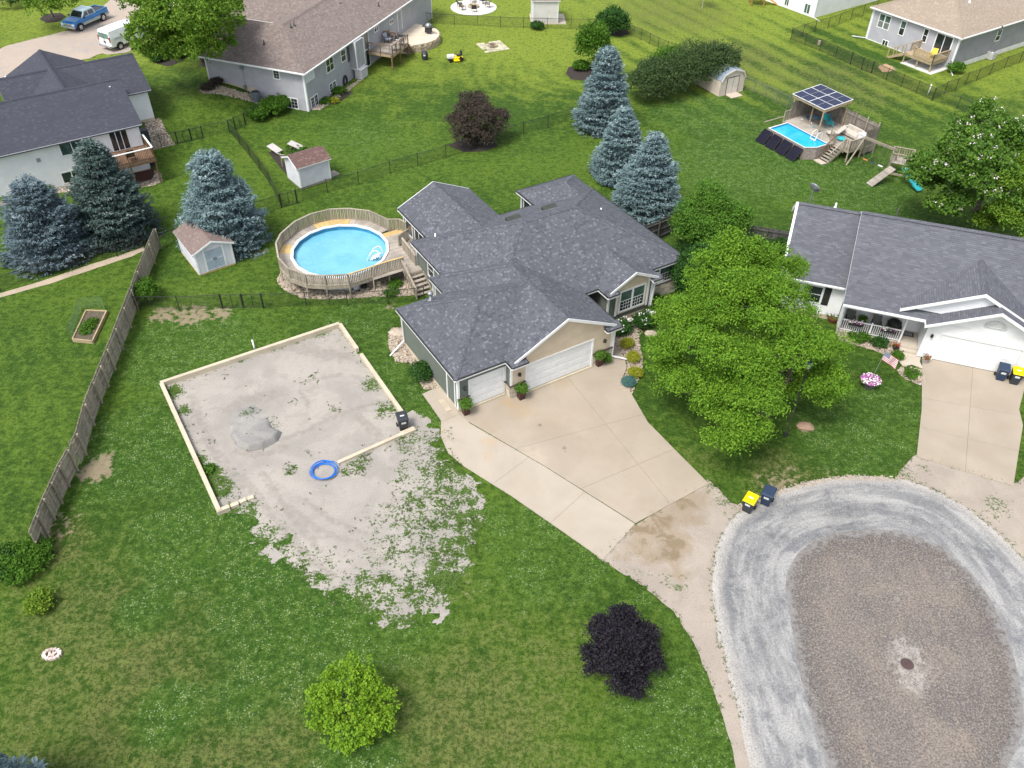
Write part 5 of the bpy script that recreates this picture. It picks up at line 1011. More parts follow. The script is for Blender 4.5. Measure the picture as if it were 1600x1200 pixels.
# ================================================================ SHEDS
def shed(label, fr, L, D, h, k, wall, roof, axis='u', base=None, doors=None, fascia=WHITE, ov=.2, loft=False):
    r = thing('shed', label, 'shed', fr.w(0, 0, H(*fr.o[:2])), fr.yaw); mb = MB(); fl = Frame((0, 0), 0)
    if axis == 'u': roof_block(mb, -ov, L+ov, -ov, D+ov, h, k, 'u', 'gable', 'gable', roof, th=.08)
    else: roof_block(mb, -ov, L+ov, -ov, D+ov, h, k, 'v', 'gable', 'gable', roof, th=.08)
    mb.build('roof', None, r); hh = h+k*ov-.06
    gl = lambda a: [(0, .1), (a, .1), (a, hh), (a/2, hh+k*a/2), (0, hh)]; rc = lambda a: [(0, .1), (a, .1), (a, hh), (0, hh)]
    F_ = Frame(fr.o[:2], math.degrees(fr.yaw)); ws = [(Wall(F_, 0, 0, (1,0)), L), (Wall(F_, L, 0, (0,1)), D), (Wall(F_, L, D, (-1,0)), L), (Wall(F_, 0, D, (0,-1)), D)]
    for i, (w, a) in enumerate(ws): w.siding(r, (gl(a) if (i % 2 == (1 if axis == 'u' else 0)) else rc(a)), wall, .17); w.board(r, 0, .1, .1, hh, fascia); w.board(r, a-.1, a, .1, hh, fascia)
    b = MB(); b.box(-.03, L+.03, -.03, D+.03, 0, .11); b.build('skid_base', base or WOOD_W, r); return r, ws
fA = Frame(G(312, 431)[:2], 36.4)
rA, wA = shed('small pale shed with double doors under the big blue spruce', fA, 2.75, 3.6, 1.9, .42, SHED_SID, ROOF_S2, 'v', WOOD_N)
rakes(rA, True, -.2, 2.95, -.2, 1.9, .42, .13, t=.03); w = wA[0][0]
for i, (a0, a1) in enumerate(((.72, 1.36), (1.38, 2.02))):
    b = MB(); w.box(b, a0, a1, .15, 1.85, 0, .03); dd = b.build('door', mat('grey_blue_door', (.36,.42,.50), (.31,.37,.45), 2, .6), rA); b = MB()
    for z in (.17, .98, 1.8): w.box(b, a0+.02, a1-.02, z, z+.06, .03, .045)
    b.build('door_rail', SHED_SID, dd); b = MB(); w.box(b, (a1-.1 if i == 0 else a0+.04), (a1-.04 if i == 0 else a0+.1), .95, 1.1, .03, .07); b.build('handle', BLACK, dd)
w.board(rA, .60, .72, .12, 2.0); w.board(rA, 2.02, 2.14, .12, 2.0)
fB = Frame(G(471, 296)[:2], 38.5)
rB, wB = shed('small grey shed with red brown roof beside the long black fence', fB, 2.85, 2.4, 2.0, .42, SHED_SID, ROOF_S, 'u'); rakes(rB, False, -.2, 2.6, -.2, 2.0, .42, .13, side=-1, t=.03)
m_ = MB(); m_.beam((3.1, .8, .02), (3.9, .9, .02), .9, .04); m_.build('ramp', WOOD_P, rB)
# gambrel shed far right
q = G(1123, 151); q2 = G(1160, 142); yw = math.degrees(math.atan2(q2.y-q.y, q2.x-q.x)); LC = (q2-q).length; DC = 4.2
rC = thing('shed', 'cream barn-roofed shed with grey blue roof at the end of the hedge', 'shed', q, math.radians(yw)); pr = [(0, 1.5), (.38, 2.15), (LC/2, 2.5), (LC-.38, 2.15), (LC, 1.5)]
FC = Frame(q[:2], yw); SC = mat('cream_shed_wall', (.62,.54,.46), (.55,.47,.40), 1, .7); RC = mat('blue_grey_metal_roof', (.26,.31,.37), (.20,.24,.29), 2, .5, stretch=('uv', (4, .3, 1)))
for w, a in ((Wall(FC, 0, 0, (1,0)), LC), (Wall(FC, LC, DC, (-1,0)), LC)): w.siding(rC, [(0, 0), (a, 0)]+[(x, z) for x, z in reversed(pr)], SC, .3)
for w in (Wall(FC, LC, 0, (0,1)), Wall(FC, 0, DC, (0,-1))): w.siding(rC, R4(DC, 0, 1.5), SC, .3)
m_ = MB()
for (x0, z0), (x1, z1) in zip(pr[:-1], pr[1:]):
    for i in range(6): a_, b_ = -.1+i*(DC+.2)/6, -.1+(i+1)*(DC+.2)/6-.02; m_.poly([(x0, a_, z0+.06), (x1, a_, z1+.06), (x1, b_, z1+.06), (x0, b_, z0+.06)])
    m_.poly([(x0, -.12, z0+.05), (x1, -.12, z1+.05), (x1, DC+.1, z1+.02), (x0, DC+.1, z0+.02)])
m_.build('roof', RC, rC); m_ = MB()
for (x0, z0), (x1, z1) in zip(pr[:-1], pr[1:]): m_.beam((x0, -.12, z0), (x1, -.12, z1), .05, .12)
m_.build('rake_board', mat('cream_trim', (.66,.60,.53), None, 3), rC); w = Wall(FC, 0, 0, (1,0)); c = LC/2
for a0, a1 in ((c-.75, c-.01), (c+.01, c+.75)): b = MB(); w.box(b, a0, a1, .05, 1.75, 0, .04); b.build('door', MATS['cream_trim'], rC)
b = MB()
for a0, a1, z0, z1 in ((c-.8, c-.75, 0, 1.8), (c+.75, c+.8, 0, 1.8), (c-.8, c+.8, 1.75, 1.8), (c-.008, c+.008, 0, 1.75)): w.box(b, a0, a1, z0, z1, 0, .05)
b.build('door_frame', BLACK, rC); m_ = MB(); m_.beam((c, -.02, .05), (c, -1.0, .03), 1.5, .05); m_.build('ramp', mat('pale_ply', (.50,.42,.35), None, 3), rC)
# white garden house cut by the top edge
q = G(832, 37); q2 = G(883, 37); yw = math.degrees(math.atan2(q2.y-q.y, q2.x-q.x)); fD = Frame(q[:2], yw)
rD, wD = shed('pale shed with dusty red roof cut by the top edge near the round patio', fD, (q2-q).length-.9, 3.4, 2.7, .4, mat('beige_siding', (.60,.58,.55), (.54,.52,.49), 1), ROOF_S2, 'u')
m_ = MB(); m_.box(-.2, (q2-q).length+.1, -.25, 3.4, -.05, .06); m_.build('concrete_base', SLAB3, rD)

# ================================================================ FENCES
def chain_fence(label, pts, h=1.2, postm=BLACK, r=.03, extra=(), every=1, wire=.006, sp=.075, gates=(), heavy=()):
    """posts, top rail and crossed mesh wires along measured ground points"""
    o = pts[0]; root = thing('chain_link_fence', label, 'fence', o); P_ = [p-o for p in pts]
    for i, p in enumerate(P_): m_ = MB(); rr = r*(1.7 if i in heavy else 1); m_.cyl((p.x, p.y, p.z-.1), (p.x, p.y, p.z+h+.05), rr, n=6); m_.lathe((p.x, p.y, p.z+h+.05), [(rr*1.3, 0), (rr*.9, .05), (0, .06)], 6); m_.build('fence_post', postm, root)
    wv = []; wf = []
    for i in range(len(P_)-1):
        a, b = P_[i], P_[i+1]; L = (b-a).length; m_ = MB(); up = Vector((0, 0, h)); m_.cyl(a+up, b+up, .022, n=6)
        if i in gates:
            m_.cyl(a+Vector((0,0,.08)), b+Vector((0,0,.08)), .022, n=6)
            for t in (.04, .5, .96): c_ = a.lerp(b, t); m_.cyl(c_+Vector((0,0,.08)), c_+up, .022, n=6)
        m_.build('gate_frame' if i in gates else 'top_rail', postm, root)
        n = max(1, int(L/sp)); k_ = h/L; t = (b-a).normalized(); w_ = Vector((t.x, t.y, 0))*wire*.7
        for j in range(-int(h/sp), n+1):
            for sgn in (1, -1):
                s0 = j*sp; s1 = s0+h*.97; z0, z1 = .04, h
                if s0 < 0: z0 += -s0; s0 = 0
                if s1 > L: z1 -= (s1-L); s1 = L
                if z1 <= z0 or s1 <= s0: continue
                if sgn < 0: s0, s1 = L-s0, L-s1
                A = a.lerp(b, s0/L)+Vector((0,0,z0)); B = a.lerp(b, s1/L)+Vector((0,0,z1)); k0 = len(wv)
                wv += [A-w_, A+w_, B+w_, B-w_]; wf.append((k0, k0+1, k0+2, k0+3))
    if wv:
        me = bpy.data.meshes.new('mesh_wire'); me.from_pydata([tuple(v) for v in wv], [], wf); me.materials.append(postm); o_ = bpy.data.objects.new('mesh_wire', me); link(o_, root); o_['kind'] = 'stuff'
    return root
gl_ = lambda L: [G(x, y) for x, y in L]
chain_fence('black chain link fence with gate between the plank fence and the middle house', gl_([(215,485),(281,485),(348,482),(381,481),(412,481),(479,478),(543.5,477.5),(607,475),(663,470)]), 1.15, gates=(2, 3), heavy=(2, 4))
chain_fence('long black chain link fence running behind the round pool to the spruces', gl_([(248,388),(330,362),(390,340),(440,325),(465,318),(512,301),(561,289),(610,272),(653,260),(697,247),(737,235),(778,222),(818,210),(856,200),(893,187),(930,175),(962,164)]), 1.2, gates=(3,), heavy=(3,4))
chain_fence('dark mesh fence dividing the two back lawns left of the small grey shed', gl_([(359,207),(375,226),(391,246),(407,267),(423,290),(440,325)]), 1.2, sp=.05, wire=.01)
chain_fence('short black chain link fence with gate from the left white house to the hedge', gl_([(222,240),(253,230),(278,225),(300,220),(318,216),(359,207),(368,203),(384,195),(398,187),(412,180)]), 1.15, gates=(2,3,6), heavy=(5,6,7))
chain_fence('black chain link fence along the narrow path at the left edge', gl_([(-30,464),(1,455),(64.6,434),(125,416),(184,401),(228,386)]), 1.15)
chain_fence('black chain link fence across the top lawn in front of the round patio', gl_([(632,31),(636,31),(674,37),(710,39),(746,40.6),(782,43),(818,44),(855,44.7),(892,46),(928,46),(962,44),(980,54),(1001,62),(1015,69),(1028,76),(1042,82),(1060,88),(1090,101),(1125,116)]), 1.2)
chain_fence('weathered grey chain link fence behind the raised deck pool', gl_([(1161,138),(1178,145),(1196,152),(1212,160),(1229,169),(1245,178)]), 1.25, postm=mat('worn_metal', (.16,.17,.14), None, 3, .6))
chain_fence('black chain link fence on the slope in front of the tan roofed house', gl_([(1235,62.5),(1257,71),(1280,80),(1304.5,90.5),(1328,101),(1345,109),(1361,115),(1384,126),(1407.5,136),(1431,146),(1456,157.5),(1475,147),(1492,142),(1508,132),(1525,127),(1546,117),(1569,107),(1592,99),(1625,86)]), 1.3, wire=.009, sp=.06, gates=(5,), heavy=(4,6,10))
chain_fence('black chain link fence climbing from the slope corner to the top edge', gl_([(1235,62.5),(1253.7,56),(1272.5,50),(1293,45),(1310,39),(1329,31),(1347.5,25),(1368,17),(1390,10)]), 1.3)
chain_fence('black chain link fence running behind the blossoming tree at right', gl_([(1456,157.5),(1495,170),(1530,184),(1570,200),(1620,222)]), 1.2)
# weathered plank fence on the left, every board of it
def plank_fence(label, tops, bases, h, mt, bw=.145, gap=.012, both=True, name='wood_fence', rails=(.35, .95, 1.55), side=1, broken=()):
    o = bases[0]; r = thing(name, label, 'fence', o); i = 0
    for si, (a, b) in enumerate(zip(bases[:-1], bases[1:])):
        a = a-o; b = b-o; L = (b-a).length; t = (b-a).normalized(); n = max(1, int(L/bw)); nrm = Vector((t.y, -t.x, 0))*side; hj = random.uniform(-.04, .04)
        for k_ in range(n):
            p = a.lerp(b, (k_+.5)/n); hh = h+hj+random.uniform(-.02, .02); ob = bpy.data.objects.new('board', unit_box(mt)); link(ob, r); w_ = L/n-gap; th = .02; lean = random.uniform(-.012, .012) if si not in broken else random.uniform(-.22, .22)
            if si in broken and random.random() < .25: hh *= random.uniform(.4, .8)
            
            ob.matrix_local = Matrix(((t.x*w_, -t.y*th, lean*hh*t.x, p.x), (t.y*w_, t.x*th, lean*hh*t.y, p.y), (0, 0, hh, hh/2+.03+p.z), (0,0,0,1)))
        for z in rails: A = a+nrm*.045; B = b+nrm*.045; piece('fence_rail', mt, r, (A.x, A.y, z+a.z), (B.x, B.y, z+b.z), .05, .09, up=(0,0,1))
        A = a+nrm*.1; piece('fence_post', mt, r, (A.x, A.y, 0), (A.x, A.y, h-.05), .10, .10)
    return r
top_line = [(240,357),(230,380),(212,423),(202,452),(191,480),(178,513),(165,545),(154,571),(143,597),(130,631),(117,677),(103,702),(89,727),(77,753),(65,779),(54.5,806),(45,832)]
FH = 1.75
bases = [P(x, y, FH) for x, y in top_line]; bases = [Vector((p.x, p.y, 0)) for p in bases]
plank_fence('weathered plank fence running diagonally down the left lawn, broken near its middle', None, bases, FH, WOOD_W, .155, side=-1, broken=(10,))
bf = [P(x, y, 1.75) for x, y in [(1003,355),(1030,345),(1057,334),(1060,336)]]; bf = [Vector((p.x, p.y, 0)) for p in bf]
plank_fence('dark weathered privacy fence behind the middle house by the spruce', None, bf[:3], 1.75, WOOD_D)
bf = [P(x, y, 1.75) for x, y in [(1120,343),(1160,350),(1200,357),(1236,363)]]; bf = [Vector((p.x, p.y, 0)) for p in bf]
plank_fence('dark weathered privacy fence joining the slate roofed white house', None, bf, 1.75, WOOD_D)

# ================================================================ FOUNDATION WALLS OF THE PAD
def wall_run(parent, pts, h, w, m=CONC, name='wall_segment'):
    n = len(pts)
    for i in range(n-1):
        a, b = Vector(pts[i]), Vector(pts[i+1]); L = (b-a).length; k_ = max(1, int(L/3.0))
        mb = MB(); mb.beam((a.x, a.y, h/2-.05), (b.x, b.y, h/2-.05), w, h+.1); mb.build(name, m, parent, bevel=.015)
fw_ = thing('foundation_wall', 'low tan concrete wall round three sides of the empty gravel pad', 'wall', (0,0,0))
for pts, h in (([(250,597),(530,504)], .34), ([(531,505),(558,544)], .34), ([(564,552),(631,647)], .26), ([(252,598),(342,797)], .34), ([(338,798),(358,790)], .30)):
    q = [P(x, y, h) for x, y in pts]; d = (q[1]-q[0]).normalized()*.1; wall_run(fw_, [q[0]-d*0, q[1]+d*0], h, .24)
for x0, y0, x1, y1, h in ((360,790,372,785,.2), (374,784,384,779,.12), (386,779,396,775,.08)):
    a = P(x0, y0, h); b = P(x1, y1, h); piece('wall_block', CONC, fw_, (a.x, a.y, h/2), (b.x, b.y, h/2), .24, h)
f2 = thing('foundation_wall', 'single tan concrete kerb leading from the dark bin to the blue hose', 'wall', (0,0,0))
q = [P(x, y, .16) for x, y in [(527,722),(628,677)]]; wall_run(f2, q, .16, .22); q = [P(x, y, .2) for x, y in [(627,677),(648,668)]]; wall_run(f2, q, .2, .34, name='wall_end')
# gravel heap with a steep dark edge
def heap():
    out = [(372,640),(395,632),(418,650),(425,668),(441,676),(434,690),(412,702),(388,706),(370,698),(361,682),(358,662)]; pw = gp(out); cell = .09
    steep = gp([(366,694),(386,704),(412,701),(441,678)])
    def zf(x, y):
        s = sdf(x, y, pw); q = P(400, 655); e = P(400, 700); t = np.clip(((x-q.x)*(e.x-q.x)+(y-q.y)*(e.y-q.y))/((e.x-q.x)**2+(e.y-q.y)**2), -.4, 1.1)
        return .46*sstep((s+.02)/.20)*np.clip(.02+.95*t, 0.03, 1)+fbm(x, y, .5)*.07*sstep(s/.3)
    o = sheet('gravel_heap', pw, .015, gravel_mat('heap_gravel', (.33,.315,.295), (.24,.235,.225), None, .8, spots=(.2,.2,.2)), cell, .01, .6, kind=None, zfun=zf, extra={'weed': weedfn([(385,645,.5,.5),(392,682,.3,.4)])})
    tag(o, 'grey gravel heap with a steep curved edge on the empty pad', 'gravel heap')
heap()
def scatter_rocks(name, label, pts, n, r, m, cat='stones'):
    mb = MB(); poly = gp(pts); xs = [p[0] for p in poly]; ys = [p[1] for p in poly]; k_ = 0
    while k_ < n:
        x = random.uniform(min(xs), max(xs)); y = random.uniform(min(ys), max(ys))
        if sdf(np.array([x]), np.array([y]), poly)[0] < 0: continue
        s_ = r*random.uniform(.5, 1.4); z = H(x, y)+.02; a = random.uniform(0, 6.28); b = len(mb.v)
        ring_ = [(x+s_*math.cos(a+i*1.2566)*random.uniform(.7, 1.1), y+s_*math.sin(a+i*1.2566)*random.uniform(.6, 1.1)) for i in range(5)]
        mb.v += [(u, v_, z) for u, v_ in ring_]+[(x+(u-x)*.7, y+(v_-y)*.7, z+s_*.6) for u, v_ in ring_]
        for i in range(5): j = (i+1) % 5; mb.f.append((b+i, b+j, b+5+j, b+5+i)); mb.m.append(0)
        mb.f.append(tuple(b+5+i for i in range(5))); mb.m.append(0); k_ += 1
    o = mb.build(name, m); o['kind'] = 'stuff'; return o
RK = mat('loose_rock', (.52,.44,.35), (.36,.30,.24), 4, .9)
nt = RK.node_tree; b = nt.nodes['Principled BSDF']; n_ = N(nt, 'ShaderNodeTexVoronoi'); n_.inputs['Scale'].default_value = 4; lk(nt, pos(nt), n_.inputs['Vector']); lk(nt, mix(nt, N(nt, 'ShaderNodeSeparateColor').outputs[0] if False else n_.outputs['Distance'], (.47,.41,.33), (.27,.215,.165)), b.inputs['Base Color'])
scatter_rocks('stones', '', [(437,428),(433,440),(445,455),(470,465),(500,468),(540,467),(580,464),(645,462),(662,456),(664,420),(600,425),(520,432),(460,410)], 1700, .11, RK)
scatter_rocks('stones', '', [(612,512),(628,512),(640,540),(668,580),(685,606),(665,610),(652,590),(640,566),(620,566),(608,545)], 420, .12, RK)
scatter_rocks('stones', '', [(950,524),(952,512),(972,500),(1000,487),(1045,468),(1065,470),(1060,480),(1010,505),(998,530),(1004,560),(1000,588),(985,622),(966,606),(981,574),(966,544)], 1500, .06, RK)
scatter_rocks('stones', '', [(1306,514),(1345,521),(1405,537),(1400,562),(1360,546),(1312,532)], 260, .1, RK); scatter_rocks('stones', '', [(1412,572),(1440,578),(1447,600),(1402,580)], 120, .1, RK)
scatter_rocks('stones', '', [(315,140),(345,136),(420,158),(395,160),(335,147)], 220, .12, RK); scatter_rocks('stones', '', [(484,172),(500,172),(545,142),(573,118),(540,138),(510,158)], 160, .12, RK)
scatter_rocks('stones', '', [(1150,790),(1200,768),(1260,751),(1330,742),(1420,745),(1400,752),(1300,750),(1200,778),(1160,800)], 500, .05, RK)
# ================================================================ TREES, SHRUBS
def quads(c, t, n, L, W, rng, fold=0):
    """leaf quads: centres c, directions t, normals n"""
    s = np.cross(n, t); s /= np.linalg.norm(s, axis=1)[:, None]+1e-9
    L = L[:, None]; W = W[:, None]
    v = np.stack([c-t*L*.5, c+s*W*.5, c+t*L*.5, c-s*W*.5], 1)
    return v.reshape(-1, 3)
def unit(a): return a/(np.linalg.norm(a, axis=1)[:, None]+1e-9)
def vn3(p, s):                                            # cheap 3-d noise from planar slices
    return (fbm(p[:, 0]+p[:, 2]*.37, p[:, 1]-p[:, 2]*.53, s, 3)+fbm(p[:, 1]+40, p[:, 2]+70, s, 3)+fbm(p[:, 0]+11, p[:, 2]+90, s, 3))*.8
def crown_mesh(name, lobes, n_tuft, leaves, L, W, mat_, tuft_r=.35, gap=-.06, droop=.0, seed=0, gs=1.4, shell=(.55, 1.02), flowers=0, sub=0, fmat=None, flat=.6):
    rng = np.random.default_rng(seed); cs = []; ns = []; lob = np.array(lobes, float)
    if sub:
        s_ = []
        for l in lob:
            for _ in range(sub):
                d = rng.normal(size=3); d /= np.linalg.norm(d); d[2] = abs(d[2])*.9-.25 if rng.uniform() < .8 else d[2]; f = rng.uniform(.32, .50); s_.append(np.concatenate([l[:3]+d*l[3:6]*rng.uniform(.6, .95), l[3:6]*f*np.array([1,1,.85])]))
        lob = np.array(s_)
    vol = (lob[:, 3]*lob[:, 4]*lob[:, 5])**(2/3); pr = vol/vol.sum()
    k = rng.choice(len(lob), n_tuft, p=pr); d = unit(rng.normal(size=(n_tuft, 3))); low = d[:, 2] < -.35; d[low, 2] *= -.6; d = unit(d)
    r = rng.uniform(shell[0]**3, shell[1]**3, n_tuft)**(1/3); R = lob[k, 3:6]; c = lob[k, :3]+d*R*r[:, None]
    bump_ = 1+.30*vn3(c*1.0, gs); c = lob[k, :3]+(c-lob[k, :3])*bump_[:, None]
    keep = np.ones(n_tuft, bool)
    for j in range(len(lob)):
        q = np.linalg.norm((c-lob[j, :3])/lob[j, 3:6], axis=1); keep &= ~((q < .5) & (k != j))
    keep &= vn3(c+33, gs*.6) > gap; c = c[keep]; d = d[keep]; n_ = len(c)
    tn = rng.uniform(0, 1, n_)
    C_ = np.repeat(c, leaves, 0); D_ = np.repeat(d, leaves, 0); T_ = np.repeat(tn, leaves)
    off = rng.normal(size=C_.shape)*tuft_r*.5*np.array([1, 1, flat]); C_ = C_+off
    t = unit(D_*.5+rng.normal(size=C_.shape)*.7+np.array([0, 0, -droop])); nn = unit(np.array([0, 0, .75])+D_*.45+rng.normal(size=C_.shape)*.5)
    m = len(C_); v = quads(C_, t, nn, L*rng.uniform(.7, 1.3, m), W*rng.uniform(.7, 1.3, m), rng)
    f = np.arange(m*4).reshape(-1, 4); rnd = np.clip(T_*.6+rng.uniform(0, .4, m), 0, 1)*.84+rng.uniform(0, .03, m)
    mats = [mat_]
    me = np_mesh(name, v, f, 4, mats, {'rnd': ('FACE', rnd)})
    if flowers:
        top = c[(d[:, 2] > -.1)]; q = top[rng.choice(len(top), flowers)]+rng.normal(size=(flowers, 3))*.12+np.array([0,0,.15]); q = np.repeat(q, 6, 0)+rng.normal(size=(flowers*6, 3))*.09
        v2 = quads(q, unit(rng.normal(size=q.shape)), unit(rng.normal(size=q.shape)+np.array([0,0,1])), np.full(len(q), .13), np.full(len(q), .11), rng)
        me2 = np_mesh('blossom', v2, np.arange(len(q)*4).reshape(-1, 4), 4, [fmat]); return me, me2
    return me
def trunk(parent, h, r, lobes, seed=0, m=BARK, multi=1, name='trunk'):
    rng = random.Random(seed); mb = MB()
    def limb(a, b, r0, r1, seg=5, wob=.12):
        a = Vector(a); b = Vector(b); p = a; L = (b-a).length
        for i in range(1, seg+1):
            t = i/seg; q = a.lerp(b, t)+Vector((rng.uniform(-1, 1), rng.uniform(-1, 1), 0))*wob*L*.2*(1 if i < seg else 0)+Vector((0, 0, .12*L*math.sin(t*math.pi)*.4))
            mb.cyl(p, q, r0+(r1-r0)*(i-1)/seg, r0+(r1-r0)*t, 8, None, False); p = q
    for k in range(multi):
        bx, by = (0, 0) if multi == 1 else (r*1.2*math.cos(k*2.1), r*1.2*math.sin(k*2.1)); tx, ty = (rng.uniform(-.2, .2), rng.uniform(-.2, .2)) if multi == 1 else (h*.22*math.cos(k*2.1), h*.22*math.sin(k*2.1))
        mb.lathe((bx, by, 0), [(r*1.6, -.1), (r*1.25, .12), (r, .4)], 9); limb((bx, by, .3), (tx, ty, h), r, r*.35, 6, .1)
        for l in lobes[k::multi]:
            f = rng.uniform(.3, .75); a = (bx+(tx-bx)*f, by+(ty-by)*f, h*f); limb(a, (l[0], l[1], l[2]), r*.42, r*.1, 4, .25)
            for _ in range(3): q = (l[0]+rng.uniform(-.7, .7)*l[3], l[1]+rng.uniform(-.7, .7)*l[4], l[2]+rng.uniform(-.2, .6)*l[5]); limb((l[0], l[1], l[2]), q, r*.12, r*.03, 3, .3)
    return mb.build(name, m, parent, True)
def tree(name, label, cat, loc, lobes, mat_, n_tuft, leaves, L, W, th, tr, seed=1, group=None, flowers=0, fmat=None, part='crown', multi=1, bark=BARK, **k):
    r = thing(name, label, cat, loc, 0, group); me = crown_mesh(part, lobes, n_tuft, leaves, L, W, mat_, seed=seed, flowers=flowers, fmat=fmat, **k)
    if flowers: me, m2 = me; link(bpy.data.objects.new('blossom', m2), r)
    link(bpy.data.objects.new(part, me), r)
    if tr: trunk(r, th, tr, lobes, seed, bark, multi)
    return r
LF_LIME = leaf_mat('river_birch_leaves', (.195,.355,.03), (.065,.165,.012), (.31,.45,.06), trans=.32)
LF_MID = leaf_mat('mid_green_leaves', (.09,.20,.018), (.04,.11,.010), trans=.25); LF_DARK = leaf_mat('dark_green_leaves', (.04,.11,.018), (.02,.06,.012), trans=.15)
LF_BR = leaf_mat('bright_green_leaves', (.25,.40,.03), (.13,.27,.02), (.36,.48,.05), trans=.35); LF_RIGHT = leaf_mat('catalpa_leaves', (.12,.225,.028), (.045,.115,.015), (.2,.29,.05), trans=.25)
LF_TL = leaf_mat('shade_tree_leaves', (.16,.27,.025), (.06,.14,.012), (.25,.36,.05), trans=.28); LF_PLUM = leaf_mat('plum_leaves', (.026,.022,.031), (.010,.009,.013), (.05,.04,.055), trans=.08); LF_BRONZE = leaf_mat('bronze_leaves', (.075,.055,.045), (.035,.032,.022), (.10,.095,.05), trans=.1)
LF_HEDGE = leaf_mat('lilac_leaves', (.07,.115,.035), (.03,.06,.02), (.14,.12,.11), trans=.15); LF_GOLD = leaf_mat('gold_shrub', (.33,.34,.03), (.20,.24,.02), trans=.2); LF_BLUE = leaf_mat('blue_shrub', (.10,.21,.19), (.055,.14,.13), trans=.1); LF_LIMEY = leaf_mat('yellow_green_leaves', (.20,.30,.03), (.11,.2,.02), trans=.3)
LF_ROUND = leaf_mat('round_tree_leaves', (.12,.25,.03), (.05,.135,.016), trans=.3)
BLOS = mat('white_blossom', (.70,.66,.66), (.62,.50,.55), 6, .6); HYD = mat('white_flower', (.78,.80,.74), None, 5, .6)
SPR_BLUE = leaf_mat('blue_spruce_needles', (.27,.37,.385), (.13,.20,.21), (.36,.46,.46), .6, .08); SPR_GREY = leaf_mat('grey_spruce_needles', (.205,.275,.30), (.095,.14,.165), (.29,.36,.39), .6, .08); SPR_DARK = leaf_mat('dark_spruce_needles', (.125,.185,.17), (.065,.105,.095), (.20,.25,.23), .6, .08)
def spruce_mesh(name, Ht, R, mat_, seed=0, dens=1.0, full=.75, leader=(0, 0)):
    rng = np.random.default_rng(seed); C = []; T = []; NN = []; LL = []; RN = []
    z = .25
    while z < Ht-.15:
        f = z/Ht; Rz = R*(1-f)**full*(1 if f > .12 else .82+.18*f/.12); nb = max(6, int((7+Rz*4.6)*dens))
        a0 = rng.uniform(0, 6.28)
        for i in range(nb):
            a = a0+i*2*math.pi/nb+rng.normal()*.12; lump = 1+.42*float(fbm(np.array([a*1.6+seed]), np.array([z*.75]), 1.0, 3)[0]*2); L = Rz*rng.uniform(.82, 1.08)*lump+.12
            da = np.array([math.cos(a), math.sin(a), 0]); ns = max(4, int(L/.13)); s0 = .35 if L > 1 else .1
            tt = np.linspace(s0, 1, ns); rise = (.5 if f > .7 else .12); zc = z+tt*L*rise*(f-.25)-np.sin(tt*math.pi*.6)*L*.16+tt**3*L*.16+rng.normal()*.05
            base = da[None]*(tt*L)[:, None]; base[:, 2] = zc; side = np.array([-da[1], da[0], 0]); tone = rng.uniform(0, 1)
            for sg, sp_ in ((0, 0), (1, .18), (-1, .18), (1, .38), (-1, .38)):
                wfan = sp_*L*(.25+.9*(1-np.abs(tt-.62)))*.75; c = base+side[None]*(sg*wfan)[:, None]+rng.normal(size=base.shape)*.045
                c[:, 2] -= np.abs(wfan)*.25
                for rep in range(4):
                    dirv = unit(da[None]*.9+side[None]*sg*.75+rng.normal(size=c.shape)*.35+np.array([0,0,.10]))
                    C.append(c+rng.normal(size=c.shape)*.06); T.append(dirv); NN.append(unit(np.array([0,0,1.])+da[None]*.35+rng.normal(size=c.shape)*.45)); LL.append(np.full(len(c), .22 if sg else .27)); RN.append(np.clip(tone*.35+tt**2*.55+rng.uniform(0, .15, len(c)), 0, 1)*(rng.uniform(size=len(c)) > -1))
        z += .27+.13*(1-f)+rng.uniform(0, .06)
    for k in range(10):                                                     # leader
        zz = Ht-.5+k*.06; c = rng.normal(size=(6, 3))*.06*(1.3-k*.1); c[:, 2] += zz; C.append(c); T.append(unit(rng.normal(size=c.shape)*.6+np.array([0,0,1.]))); NN.append(unit(rng.normal(size=c.shape))); LL.append(np.full(6, .24)); RN.append(rng.uniform(.4, 1, 6))
    C = np.concatenate(C); T = np.concatenate(T); NN = np.concatenate(NN); LL = np.concatenate(LL); RN = np.concatenate(RN)
    C[:, 0] += leader[0]*(C[:, 2]/Ht)**2; C[:, 1] += leader[1]*(C[:, 2]/Ht)**2
    v = quads(C, T, NN, LL*rng.uniform(.8, 1.25, len(C)), np.full(len(C), .08), rng)
    return np_mesh(name, v, np.arange(len(v)).reshape(-1, 4), 4, [mat_], {'rnd': ('FACE', RN)})
def spruce(label, base, tip_y, R, mat_, seed, **k):
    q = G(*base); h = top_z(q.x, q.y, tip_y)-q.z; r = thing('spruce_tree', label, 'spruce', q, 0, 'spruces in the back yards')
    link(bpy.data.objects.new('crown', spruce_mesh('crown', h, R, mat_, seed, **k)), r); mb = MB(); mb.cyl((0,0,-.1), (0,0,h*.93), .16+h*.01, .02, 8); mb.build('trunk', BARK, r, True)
    for i in range(10): a = i*2.4; z = .4+i*h*.07; 
    return r
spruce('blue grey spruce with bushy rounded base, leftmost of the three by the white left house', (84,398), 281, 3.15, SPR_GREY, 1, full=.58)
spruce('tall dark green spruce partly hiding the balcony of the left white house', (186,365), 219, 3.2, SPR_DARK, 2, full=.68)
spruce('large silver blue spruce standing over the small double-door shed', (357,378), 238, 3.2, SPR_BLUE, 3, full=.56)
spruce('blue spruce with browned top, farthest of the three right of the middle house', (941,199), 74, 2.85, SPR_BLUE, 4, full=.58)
spruce('pale blue spruce between its two neighbours behind the middle house', (966,277), 168, 2.45, SPR_BLUE, 5, full=.6)
